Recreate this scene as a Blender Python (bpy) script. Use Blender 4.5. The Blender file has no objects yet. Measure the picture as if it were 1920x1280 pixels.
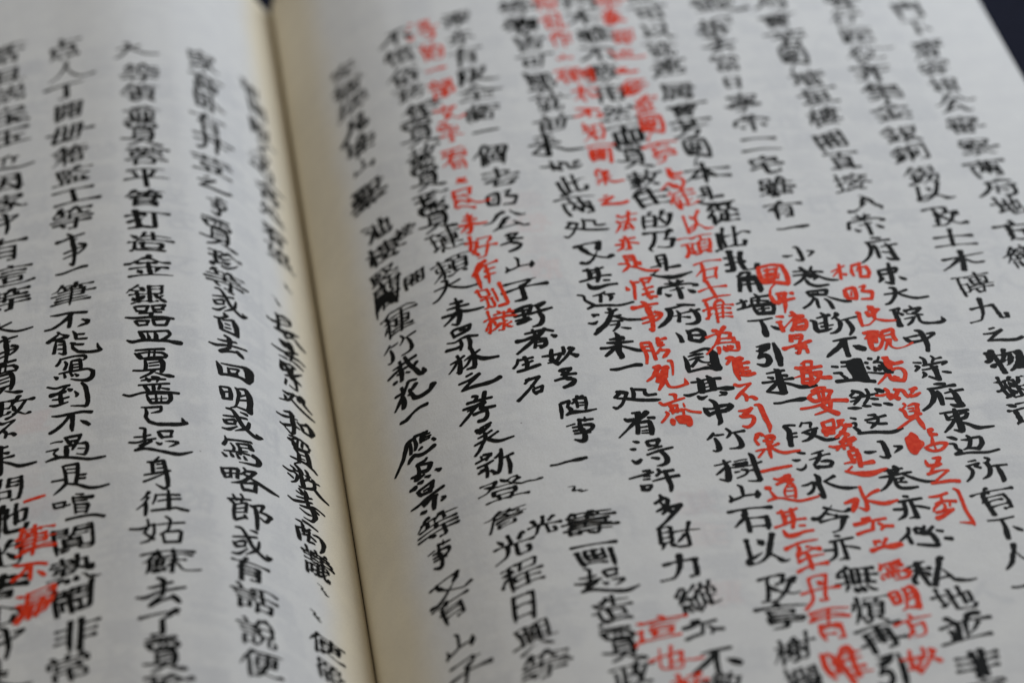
import bpy, math, random, bisect
import numpy as np
from mathutils import Matrix, Vector

# ------------------------------------------------------------------ camera, light, exposure
scene = bpy.context.scene
scene.view_settings.view_transform = 'Standard'
scene.view_settings.look = 'None'
scene.view_settings.exposure = 0.07
scene.view_settings.gamma = 1.0
scene.render.resolution_x, scene.render.resolution_y = 1024, 682

def unit(v):
    n = math.sqrt(sum(c*c for c in v)); return [c/n for c in v]
def dot(a, b): return sum(x*y for x, y in zip(a, b))
def cross(a, b): return [a[1]*b[2]-a[2]*b[1], a[2]*b[0]-a[0]*b[2], a[0]*b[1]-a[1]*b[0]]
FOCAL_PX = 4533.0
ay = unit([-930, -3840, FOCAL_PX])                    # page axes seen from the camera (right, down, forward)
ax = [33000, -2600, FOCAL_PX]; k = dot(ax, ay); ax = unit([a-b*k for a, b in zip(ax, ay)])
az = cross(ax, ay)
DIST = 0.412
cam_data = bpy.data.cameras.new('camera'); cam = bpy.data.objects.new('camera', cam_data)
scene.collection.objects.link(cam); scene.camera = cam
right = Vector((ax[0], ay[0], az[0])); down = Vector((ax[1], ay[1], az[1])); fwd = Vector((ax[2], ay[2], az[2]))
cam.matrix_world = Matrix.Translation(-fwd*DIST) @ Matrix((right, -down, -fwd)).transposed().to_4x4()
cam_data.sensor_width = 36.0
cam_data.lens = 36.0*FOCAL_PX/1920.0
cam_data.clip_start = 0.01; cam_data.clip_end = 50
cam_data.dof.use_dof = True
cam_data.dof.focus_distance = 0.404
cam_data.dof.aperture_fstop = 10.5

world = bpy.data.worlds.new('World'); scene.world = world; world.use_nodes = True
bg = world.node_tree.nodes['Background']
bg.inputs[0].default_value = (1.0, 0.90, 0.75, 1); bg.inputs[1].default_value = 0.25

def area(name, loc, target, size, power, color):
    d = bpy.data.lights.new(name, 'AREA'); d.shape = 'RECTANGLE'; d.size, d.size_y = size
    d.energy = power; d.color = color
    o = bpy.data.objects.new(name, d); scene.collection.objects.link(o)
    o.location = loc
    o.rotation_euler = (Vector(target)-Vector(loc)).to_track_quat('-Z', 'Y').to_euler()
    return o
area('window_light', (0.335, 0.31, 0.35), (0.05, 0.02, 0), (0.32, 0.32), 1.92, (0.85, 0.92, 1.0))

# ------------------------------------------------------------------ helpers
def link(name, me, mat=None, parent=None):
    o = bpy.data.objects.new(name, me); scene.collection.objects.link(o)
    if mat: me.materials.append(mat)
    if parent: o.parent = parent
    return o
def mesh(name, verts, faces):
    me = bpy.data.meshes.new(name); me.from_pydata(verts, [], faces); me.update(); return me
def node_mat(name):
    m = bpy.data.materials.new(name); m.use_nodes = True
    nt = m.node_tree; return m, nt, nt.nodes, nt.links, nt.nodes['Principled BSDF']
def ramp(nodes, stops):
    r = nodes.new('ShaderNodeValToRGB')
    while len(r.color_ramp.elements) < len(stops): r.color_ramp.elements.new(0.5)
    for e, (p, c) in zip(r.color_ramp.elements, stops): e.position = p; e.color = (*c, 1)
    return r

def paper_material():
    m, nt, N, L, p = node_mat('paper')
    uv = N.new('ShaderNodeUVMap'); uv.uv_map = 'page'       # u: millimetres from the spine, v: millimetres up the page
    sep = N.new('ShaderNodeSeparateXYZ'); L.new(uv.outputs[0], sep.inputs[0])
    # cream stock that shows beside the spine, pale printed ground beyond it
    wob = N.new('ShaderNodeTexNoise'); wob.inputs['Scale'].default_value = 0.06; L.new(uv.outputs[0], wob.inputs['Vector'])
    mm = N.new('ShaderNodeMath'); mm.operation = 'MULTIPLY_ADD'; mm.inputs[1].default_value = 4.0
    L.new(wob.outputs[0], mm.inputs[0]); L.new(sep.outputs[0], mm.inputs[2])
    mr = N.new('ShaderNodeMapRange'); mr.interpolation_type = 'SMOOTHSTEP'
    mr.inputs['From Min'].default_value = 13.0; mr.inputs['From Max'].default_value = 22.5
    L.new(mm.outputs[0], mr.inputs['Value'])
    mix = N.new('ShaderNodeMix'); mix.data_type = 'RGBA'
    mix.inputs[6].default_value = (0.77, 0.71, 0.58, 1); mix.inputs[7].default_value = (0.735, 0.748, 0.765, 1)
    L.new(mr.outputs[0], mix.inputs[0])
    # mottling and fibres
    n1 = N.new('ShaderNodeTexNoise'); n1.inputs['Scale'].default_value = 0.22; n1.inputs['Detail'].default_value = 5
    L.new(uv.outputs[0], n1.inputs['Vector'])
    r1 = ramp(N, [(0.30, (0.955, 0.955, 0.962)), (0.72, (1.02, 1.02, 1.012))]); L.new(n1.outputs[0], r1.inputs[0])
    m2 = N.new('ShaderNodeMix'); m2.data_type = 'RGBA'; m2.blend_type = 'MULTIPLY'; m2.inputs[0].default_value = 1
    L.new(mix.outputs[2], m2.inputs[6]); L.new(r1.outputs[0], m2.inputs[7])
    n2 = N.new('ShaderNodeTexNoise'); n2.inputs['Scale'].default_value = 3.2; n2.inputs['Detail'].default_value = 3
    L.new(uv.outputs[0], n2.inputs['Vector'])
    r2 = ramp(N, [(0.33, (0.93, 0.93, 0.93)), (0.50, (1.0, 1.0, 1.0)), (0.7, (1.025, 1.025, 1.025))]); L.new(n2.outputs[0], r2.inputs[0])
    m3 = N.new('ShaderNodeMix'); m3.data_type = 'RGBA'; m3.blend_type = 'MULTIPLY'; m3.inputs[0].default_value = 1
    L.new(m2.outputs[2], m3.inputs[6]); L.new(r2.outputs[0], m3.inputs[7])
    # rare dark specks in the pulp
    v = N.new('ShaderNodeTexVoronoi'); v.inputs['Scale'].default_value = 0.11; L.new(uv.outputs[0], v.inputs['Vector'])
    r3 = ramp(N, [(0.0, (0.25, 0.24, 0.23)), (0.010, (0.45, 0.44, 0.42)), (0.020, (1, 1, 1))]); L.new(v.outputs['Distance'], r3.inputs[0])
    m4 = N.new('ShaderNodeMix'); m4.data_type = 'RGBA'; m4.blend_type = 'MULTIPLY'; m4.inputs[0].default_value = 1
    L.new(m3.outputs[2], m4.inputs[6]); L.new(r3.outputs[0], m4.inputs[7])
    out = m4.outputs[2]
    for nm, col, amt in (('grey_show', (0.30, 0.33, 0.41, 1), .25), ('red_show', (0.74, 0.30, 0.29, 1), .15)):
        at = N.new('ShaderNodeAttribute'); at.attribute_name = nm
        mu = N.new('ShaderNodeMath'); mu.operation = 'MULTIPLY'; mu.inputs[1].default_value = amt; mu.use_clamp = True; L.new(at.outputs['Fac'], mu.inputs[0])
        mx = N.new('ShaderNodeMix'); mx.data_type = 'RGBA'; L.new(mu.outputs[0], mx.inputs[0]); L.new(out, mx.inputs[6]); mx.inputs[7].default_value = col
        out = mx.outputs[2]
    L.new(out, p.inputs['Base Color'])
    p.inputs['Roughness'].default_value = 0.82; p.inputs['Specular IOR Level'].default_value = 0.22
    # tooth of the paper
    st = N.new('ShaderNodeMapping'); st.inputs['Scale'].default_value = (1.0, 0.45, 1); L.new(uv.outputs[0], st.inputs[0])
    n3 = N.new('ShaderNodeTexNoise'); n3.inputs['Scale'].default_value = 2.6; n3.inputs['Detail'].default_value = 4; n3.inputs['Roughness'].default_value = .6
    L.new(st.outputs[0], n3.inputs['Vector'])
    n4 = N.new('ShaderNodeTexNoise'); n4.inputs['Scale'].default_value = 0.5; n4.inputs['Detail'].default_value = 2; L.new(uv.outputs[0], n4.inputs['Vector'])
    ad = N.new('ShaderNodeMath'); ad.operation = 'MULTIPLY_ADD'; ad.inputs[1].default_value = 2.0
    L.new(n4.outputs[0], ad.inputs[0]); L.new(n3.outputs[0], ad.inputs[2])
    b = N.new('ShaderNodeBump'); b.inputs['Strength'].default_value = 0.55; b.inputs['Distance'].default_value = 0.00006
    L.new(ad.outputs[0], b.inputs['Height']); L.new(b.outputs[0], p.inputs['Normal'])
    return m

def ink_material(name, stops, rough):
    m, nt, N, L, p = node_mat(name)
    tc = N.new('ShaderNodeTexCoord')
    n = N.new('ShaderNodeTexNoise'); n.inputs['Scale'].default_value = 1100; n.inputs['Detail'].default_value = 4
    L.new(tc.outputs['Object'], n.inputs['Vector'])
    r = ramp(N, stops); L.new(n.outputs[0], r.inputs[0]); L.new(r.outputs[0], p.inputs['Base Color'])
    p.inputs['Roughness'].default_value = rough; p.inputs['Specular IOR Level'].default_value = 0.08
    b = N.new('ShaderNodeBump'); b.inputs['Strength'].default_value = 0.3; b.inputs['Distance'].default_value = 0.00003
    L.new(n.outputs[0], b.inputs['Height']); L.new(b.outputs[0], p.inputs['Normal'])
    return m
PAPER = paper_material()
BLACK = ink_material('black_ink', [(0.30, (0.004, 0.0045, 0.0045)), (0.62, (0.007, 0.0075, 0.0075)), (0.80, (0.018, 0.0185, 0.018))], 0.62)
RED = ink_material('red_ink', [(0.25, (0.58, 0.026, 0.009)), (0.52, (0.74, 0.048, 0.016)), (0.78, (0.80, 0.10, 0.045))], 0.6)

# ------------------------------------------------------------------ the shape of the open pages (millimetres)
LEFT_KEYS = [(-180, -23), (-150, -17), (-120, -11), (-95, -6.0), (-78, -2.9), (-62, -0.4), (-54, -1.6), (-47, -4.8), (-42, -8.9), (-37.0, -14.6), (-33, -19.8), (-30.9, -22.7), (-30.15, -23.7), (-29.85, -24.6)]
RIGHT_KEYS = [(-29.75, -24.6), (-29.6, -23.2), (-29.2, -20.8), (-28.0, -18.2), (-25, -13.9), (-18.9, -8.6), (-13.5, -5.3), (-8.5, -3.1), (-2, -1.5), (4, -0.7), (17, 0), (43, 0.3), (80, 0.1), (120, -1.2)]
def pchip(K):
    x = [k[0] for k in K]; y = [k[1] for k in K]; n = len(x)
    h = [x[i+1]-x[i] for i in range(n-1)]; d = [(y[i+1]-y[i])/h[i] for i in range(n-1)]
    m = [d[0]]+[0 if d[i-1]*d[i] <= 0 else (h[i-1]+h[i])/(h[i]/d[i-1]+h[i-1]/d[i]) for i in range(1, n-1)]+[d[-1]]
    def f(t):
        i = 0
        while i < n-2 and t > x[i+1]: i += 1
        u = (t-x[i])/h[i]; u2 = u*u; u3 = u2*u
        return (2*u3-3*u2+1)*y[i]+(u3-2*u2+u)*h[i]*m[i]+(3*u2-2*u3)*y[i+1]+(u3-u2)*h[i]*m[i+1]
    return f
TOP, BOTTOM = 145.0, -122.0
class Side:
    def __init__(self, keys, x_in, x_out):
        f = pchip(keys); sgn = 1 if x_out > x_in else -1
        xs = [x_in]; step = 0.02
        while abs(xs[-1]-x_out) > 1e-6:
            d = abs(xs[-1]-x_in); s = .05 if d < 2 else .35 if d < 60 else 1.0
            nx = xs[-1]+sgn*s
            if (nx-x_out)*sgn > 0: nx = x_out
            xs.append(nx)
        self.sgn = sgn; self.xs = xs; self.zs = [f(x) for x in xs]; self.s = [0.0]
        for i in range(1, len(xs)):
            self.s.append(self.s[-1]+math.hypot(xs[i]-xs[i-1], self.zs[i]-self.zs[i-1]))
        self.off = 0
    def s_of_x(self, x):
        a = [self.sgn*v for v in self.xs] if not hasattr(self, 'ax') else self.ax; self.ax = a
        i = min(max(bisect.bisect(a, self.sgn*x)-1, 0), len(a)-2)
        t = (self.sgn*x-a[i])/(a[i+1]-a[i]); return self.s[i]+(self.s[i+1]-self.s[i])*t
    def wave(self, x, y):
        d = abs(x+29.8); w = min(1, d/30)
        return w*(.16*math.sin(x*.050+y*.021+.6)*math.sin(y*.031+1.1)+.035*math.sin(x*.11-y*.07))
    def at(self, s, y, lift=0.0):
        i = min(max(bisect.bisect(self.s, s)-1, 0), len(self.s)-2)
        t = (s-self.s[i])/(self.s[i+1]-self.s[i])
        x = self.xs[i]+(self.xs[i+1]-self.xs[i])*t; z = self.zs[i]+(self.zs[i+1]-self.zs[i])*t
        tx, tz = self.xs[i+1]-self.xs[i], self.zs[i+1]-self.zs[i]; n = math.hypot(tx, tz)*self.sgn
        x += -.0065*(y-30)*math.exp(-((x+29.8)/7)**2)
        return ((x-tz/n*lift)/1000, y/1000, (z+self.wave(x, y)+tx/n*lift)/1000)
LEFT = Side(LEFT_KEYS, -29.85, -176.0)
RIGHT = Side(RIGHT_KEYS, -29.75, 113.6)

def sheet(name, side, drop, inset, parent, mat, step_y=3.0, ds=None, shows=None):
    """one leaf following the page shape, `drop` millimetres below the top one"""
    n = int((TOP-BOTTOM)/step_y); V = []; UV = []
    send = side.s[-1]-inset
    if ds:
        cols = [s for s in side.s if s < 3]+[3+ds*i for i in range(int((send-3)/ds))]+[send]
    else: cols = [s for s in side.s[::3] if s < send]+[send]
    for j in range(n+1):
        y = BOTTOM+(TOP-BOTTOM)*j/n
        for s in cols: V.append(side.at(s, y, -drop)); UV.append((s+(5 if side.sgn < 0 else 0), y))
    w = len(cols); F = []
    for j in range(n):
        for i in range(w-1):
            a = j*w+i; q = (a, a+1, a+w+1, a+w); F.append(q if side.sgn > 0 else q[::-1])
    me = mesh(name, V, F)
    uvl = me.uv_layers.new(name='page')
    uva = np.array(UV, dtype=np.float32); li = np.zeros(len(me.loops), dtype=np.int32); me.loops.foreach_get('vertex_index', li)
    uvl.data.foreach_set('uv', uva[li].ravel())
    for nm, grid in (shows or {}).items():
        at = me.attributes.new(nm, 'FLOAT', 'POINT'); g = SHOW_STEP
        gi = np.clip((uva[:, 0]-(5 if side.sgn < 0 else 0))/g, 0, grid.shape[1]-2); gj = np.clip((uva[:, 1]-BOTTOM)/g, 0, grid.shape[0]-2)
        i0 = gi.astype(int); j0 = gj.astype(int); fi = gi-i0; fj = gj-j0
        val = (grid[j0, i0]*(1-fi)*(1-fj)+grid[j0, i0+1]*fi*(1-fj)+grid[j0+1, i0]*(1-fi)*fj+grid[j0+1, i0+1]*fi*fj)
        at.data.foreach_set('value', val.astype(np.float32))
    me.shade_smooth()
    return link(name, me, mat, parent)

# ------------------------------------------------------------------ the table and the book
def table():
    m, nt, N, L, p = node_mat('dark_navy_cloth')
    tc = N.new('ShaderNodeTexCoord'); n = N.new('ShaderNodeTexNoise'); n.inputs['Scale'].default_value = 900; n.inputs['Detail'].default_value = 3
    L.new(tc.outputs['Object'], n.inputs['Vector'])
    r = ramp(N, [(0.3, (0.007, 0.008, 0.016)), (0.7, (0.013, 0.015, 0.028))]); L.new(n.outputs[0], r.inputs[0])
    L.new(r.outputs[0], p.inputs['Base Color']); p.inputs['Roughness'].default_value = .95; p.inputs['Specular IOR Level'].default_value = .1
    z = -0.034; V = []; F = []; k = 40
    for j in range(k+1):
        for i in range(k+1):
            x = -1.6+3.2*i/k; y = -1.4+3.2*j/k
            V.append((x, y, z+.0004*math.sin(x*31)*math.sin(y*27)))
    for j in range(k):
        for i in range(k):
            a = j*(k+1)+i; F.append((a, a+1, a+k+2, a+k+1))
    me = mesh('table_cloth', V, F); me.shade_smooth()
    o = link('table_surface', me, m); o['kind'] = 'structure'
    return o
table()

book = bpy.data.objects.new('open_book', None); scene.collection.objects.link(book)
book.empty_display_size = 0.05; book.location = (-0.0303, 0, -0.034)
book['label'] = 'open book of white pages handwritten in black columns with small red notes'
book['category'] = 'book'
bpy.context.view_layer.update()
def into_book(o, lab=None):
    o.parent = book; o.matrix_parent_inverse = book.matrix_world.inverted()
    if lab: o['label'] = lab
    return o

for side in (LEFT, RIGHT):
    for q in range(1, 5):
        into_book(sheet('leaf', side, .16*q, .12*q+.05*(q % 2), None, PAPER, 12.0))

def block(side, name):
    """the closed stack of leaves below the upper ones"""
    d = .9; V = []; cols = list(range(0, len(side.s), 2))
    if cols[-1] != len(side.s)-1: cols.append(len(side.s)-1)
    zb = -31.4/1000; F = []
    for y in (BOTTOM, TOP):
        for i in cols:
            x, yy, z = side.at(side.s[i], y, -d); V.append((x, yy, z)); 
        for i in cols:
            x, yy, z = side.at(side.s[i], y, -d); V.append((x, yy, min(zb, z-.0005)))
    w = len(cols)
    for i in range(w-1):
        F += [(i, i+1, 2*w+i+1, 2*w+i), (w+i+1, w+i, 3*w+i, 3*w+i+1), (i+1, i, w+i, w+i+1), (2*w+i, 2*w+i+1, 3*w+i+1, 3*w+i)]
    F += [(0, 2*w, 3*w, w), (w-1, 2*w-1, 4*w-1, 3*w-1)]
    m = bpy.data.materials.get('leaf_edges')
    if not m:
        m, nt, N, L, p = node_mat('leaf_edges')
        tc = N.new('ShaderNodeTexCoord'); wv = N.new('ShaderNodeTexWave'); wv.bands_direction = 'Z'; wv.inputs['Scale'].default_value = 900
        wv.inputs['Distortion'].default_value = 1.5; L.new(tc.outputs['Object'], wv.inputs['Vector'])
        r = ramp(N, [(0.2, (0.42, 0.38, 0.30)), (0.6, (0.68, 0.64, 0.54))]); L.new(wv.outputs[0], r.inputs[0]); L.new(r.outputs[0], p.inputs['Base Color'])
        p.inputs['Roughness'].default_value = .9
    return into_book(link(name, mesh(name, V, F), m))
block(LEFT, 'leaf_stack'); block(RIGHT, 'leaf_stack')
def cover(x0, x1):
    m = bpy.data.materials.get('cover_cloth')
    if not m:
        m, nt, N, L, p = node_mat('cover_cloth'); p.inputs['Base Color'].default_value = (0.02, 0.03, 0.07, 1); p.inputs['Roughness'].default_value = .85
    z0, z1 = -.0335, -.0315; y0, y1 = (BOTTOM-3)/1000, (TOP-1.5)/1000; b = .0004
    V = []
    for z, e in ((z0, b), (z0+b, 0), (z1-b, 0), (z1, b)):
        V += [(x0+e, y0+e, z), (x1-e, y0+e, z), (x1-e, y1-e, z), (x0+e, y1-e, z)]
    F = [(3, 2, 1, 0), (12, 13, 14, 15)]
    for r in range(3):
        for q in range(4): a = r*4+q; bb = r*4+(q+1) % 4; F.append((a, bb, bb+4, a+4))
    return into_book(link('cover', mesh('cover', V, F), m))
cover(-.1775, -.0305); cover(-.0300, .1105)

# ------------------------------------------------------------------ brush
def _catmull(P,n):
    if len(P)==2:
        return [(P[0][0]+(P[1][0]-P[0][0])*i/n,P[0][1]+(P[1][1]-P[0][1])*i/n) for i in range(n+1)]
    L=[0]
    for a,b in zip(P,P[1:]): L.append(L[-1]+math.hypot(b[0]-a[0],b[1]-a[1])+1e-6)
    out=[];k=0
    for i in range(n+1):
        t=L[-1]*i/n
        while k<len(P)-2 and t>L[k+1]: k+=1
        u=(t-L[k])/(L[k+1]-L[k])
        p0=P[max(k-1,0)];p1=P[k];p2=P[k+1];p3=P[min(k+2,len(P)-1)]
        q=[]
        for c in (0,1):
            m1=(p2[c]-p0[c])*.5*(1.0);m2=(p3[c]-p1[c])*.5
            s=math.hypot(p2[0]-p1[0],p2[1]-p1[1])
            # limit tangents to the span
            d1=math.hypot(p2[0]-p0[0],p2[1]-p0[1])*.5+1e-9;d2=math.hypot(p3[0]-p1[0],p3[1]-p1[1])*.5+1e-9
            m1*=min(1,s/d1);m2*=min(1,s/d2)
            u2=u*u;u3=u2*u
            q.append((2*u3-3*u2+1)*p1[c]+(u3-2*u2+u)*m1+(-2*u3+3*u2)*p2[c]+(u3-u2)*m2)
        out.append(tuple(q))
    return out
def _prof(keys,t):
    for (a,x),(b,y) in zip(keys,keys[1:]):
        if t<=b:
            u=(t-a)/(b-a);u=u*u*(3-2*u);return x+(y-x)*u
    return keys[-1][1]
def _bow(P,amt):
    """bend a straight stroke sideways (amt > 0 bends to the left of its direction)"""
    (x0,y0),(x1,y1)=P[0],P[-1]; dx,dy=x1-x0,y1-y0
    if len(P)==2: P=[P[0],((x0+x1)/2,(y0+y1)/2),P[1]]
    n=len(P)-1
    return [(x-dy*amt*4*(i/n)*(1-i/n),y+dx*amt*4*(i/n)*(1-i/n)) for i,(x,y) in enumerate(P)]
def brush_strokes(strokes,rnd,heavy=1.0,slant=(.04,.10),free=.5):
    """turn centre lines in em units into brush strokes: lists of (x, y, half width)"""
    n=len(strokes)
    base=.055 if n<=4 else .052 if n<=8 else .047 if n<=12 else .041 if n<=17 else .035
    base*=heavy*rnd.uniform(.97,1.07)
    ph=[rnd.uniform(0,6.28) for _ in range(4)];am=.014+.026*free
    sl=rnd.uniform(*slant); kx=rnd.uniform(.78,.90); ky=rnd.uniform(.80,.92); lean=rnd.gauss(0,.03*free); taper=rnd.uniform(.10,.22)*(.4+.6*free)
    def warp(x,y):
        return (x+am*math.sin(y*4.5+ph[0])+.01*math.sin(x*7+ph[1])+lean*(y-.4), y+am*math.sin(x*4+ph[2])+.01*math.sin(y*8+ph[3])+sl*(x-.5))
    out=[]
    for fa,fb,P in strokes:
        # tighten the body of the character and let the free ends reach out
        P=[(.5+(x-.5)*kx*(1-taper*(.75-y)),.39+(y-.39)*ky) for x,y in P]      # boxes narrow towards their foot
        l0=sum(math.hypot(b[0]-a[0],b[1]-a[1]) for a,b in zip(P,P[1:]))
        if l0>.2:
            for i,j,f in ((0,1,fa),(-1,-2,fb)):
                if f:
                    d=math.hypot(P[i][0]-P[j][0],P[i][1]-P[j][1])+1e-9
                    flat=abs(P[i][0]-P[j][0])/d
                    e=min(.14,l0*.20)*rnd.uniform(.4,1.3)*(1 if i else .6)*(.45+.55*flat)
                    P[i]=(P[i][0]+(P[i][0]-P[j][0])/d*e,P[i][1]+(P[i][1]-P[j][1])/d*e)
        if not fa and not fb and .1<l0<.6 and abs(P[-1][0]-P[0][0])>2*abs(P[-1][1]-P[0][1]):
            e=rnd.uniform(0,.26)*free                               # inner level strokes stop short of the far side
            P[-1]=(P[-1][0]-(P[-1][0]-P[-2][0])*e,P[-1][1]-(P[-1][1]-P[-2][1])*e)
        P=[warp(*p) for p in P]
        jx,jy=rnd.gauss(0,.006+.006*free),rnd.gauss(0,.006+.006*free)
        P=[(x+jx,y+jy) for x,y in P]
        dx,dy=P[-1][0]-P[0][0],P[-1][1]-P[0][1]
        ln=sum(math.hypot(b[0]-a[0],b[1]-a[1]) for a,b in zip(P,P[1:]))
        a=math.degrees(math.atan2(dy,dx)); k=rnd.uniform(.82,1.18)
        if ln<.17 and fa and fb:                                   # dot
            keys=[(0,.35),(.6,1.35),(1,1.0)] if a>-100 else [(0,1.3),(.4,1.0),(1,.3)]
        elif -28<a<28:                                             # level stroke
            if ln>.28: P=_bow(P,rnd.uniform(.01,.05)*(.5+free))
            if fb and ln>.3: P[-1]=(P[-1][0]+.02,P[-1][1]-.012)
            keys=[(0,.85 if fa else .7),(.12,.78),(.35,.50),(.68,.48),(.88,.86),(1,1.15 if fb else .85)]
            if fb and rnd.random()<.3*free: keys=[(0,1.0),(.3,.62),(.8,.50),(1,.32)]
        elif a>=28: keys=[(0,1.2),(.5,.70),(1,.20)]                # rising flick
        elif a>=-63:                                               # falling to the right
            if ln>.26 and fb:
                ex=min(.34,ln*.55)*rnd.uniform(.6,1.25)*(.75+.45*free)
                P=P+[(P[-1][0]+ex*.5,P[-1][1]-.018),(P[-1][0]+ex,P[-1][1]+ex*.06)]
                keys=[(0,.36),(.35,.66),(.62,1.15),(.82,.66),(1,.34)] if rnd.random()<.45 else [(0,.4),(.5,.66),(.82,.52),(.94,.82),(1,.55)]
            else: keys=[(0,.5),(.6,1.1),(1,.95)]
        elif a>=-112:                                              # upright
            if ln>.3: P=_bow(P,rnd.gauss(0,.018+.02*free))
            keys=[(0,1.2 if fa else .95),(.2,.92),(.7,1.0),(1,(.55 if rnd.random()<.5 else 1.05) if fb else .95)]
        else:                                                      # falling to the left
            if ln>.2: P=_bow(P,-rnd.uniform(.02,.07))
            if fb and ln>.25:
                P[-1]=(P[-1][0]-.04-.035*free,P[-1][1]-.02-.02*free)
                keys=[(0,1.15),(.3,.88),(.75,.52),(.93,.36),(1,.30 if rnd.random()<.6 else .6)]
            else: keys=[(0,1.15),(.5,.8),(1,.32)]
        ns=max(6,min(18,int(ln/.045)+4))
        C=_catmull(P,ns);R=[];ph2=rnd.uniform(0,6.28)
        for i,(x,y) in enumerate(C):
            t=i/ns
            w=base*k*_prof(keys,t)*(1+.07*math.sin(t*ln*38+ph2)+rnd.gauss(0,.03))
            R.append((x,y,w))
        # rounded slanted tips
        def tip(i,j,f):
            x,y,w=R[i];x2,y2,_=R[j];d=math.hypot(x-x2,y-y2)+1e-9
            ux,uy=(x-x2)/d,(y-y2)/d
            return [(x+ux*w*.45,y+uy*w*.45,w*.84),(x+ux*w*.8,y+uy*w*.8,w*.45)]
        s=tip(0,1,fa);e=tip(-1,-2,fb)
        out.append([s[1],s[0]]+R+e)
    return out
def ribbon(S,rnd=None):
    """left/right points of one brush stroke"""
    L=[];Rr=[]
    for i,(x,y,w) in enumerate(S):
        a=S[max(i-1,0)];b=S[min(i+1,len(S)-1)]
        tx,ty=b[0]-a[0],b[1]-a[1];d=math.hypot(tx,ty)+1e-9
        nx,ny=-ty/d,tx/d
        L.append((x+nx*w,y+ny*w));Rr.append((x-nx*w,y-ny*w))
    return L,Rr

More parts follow.
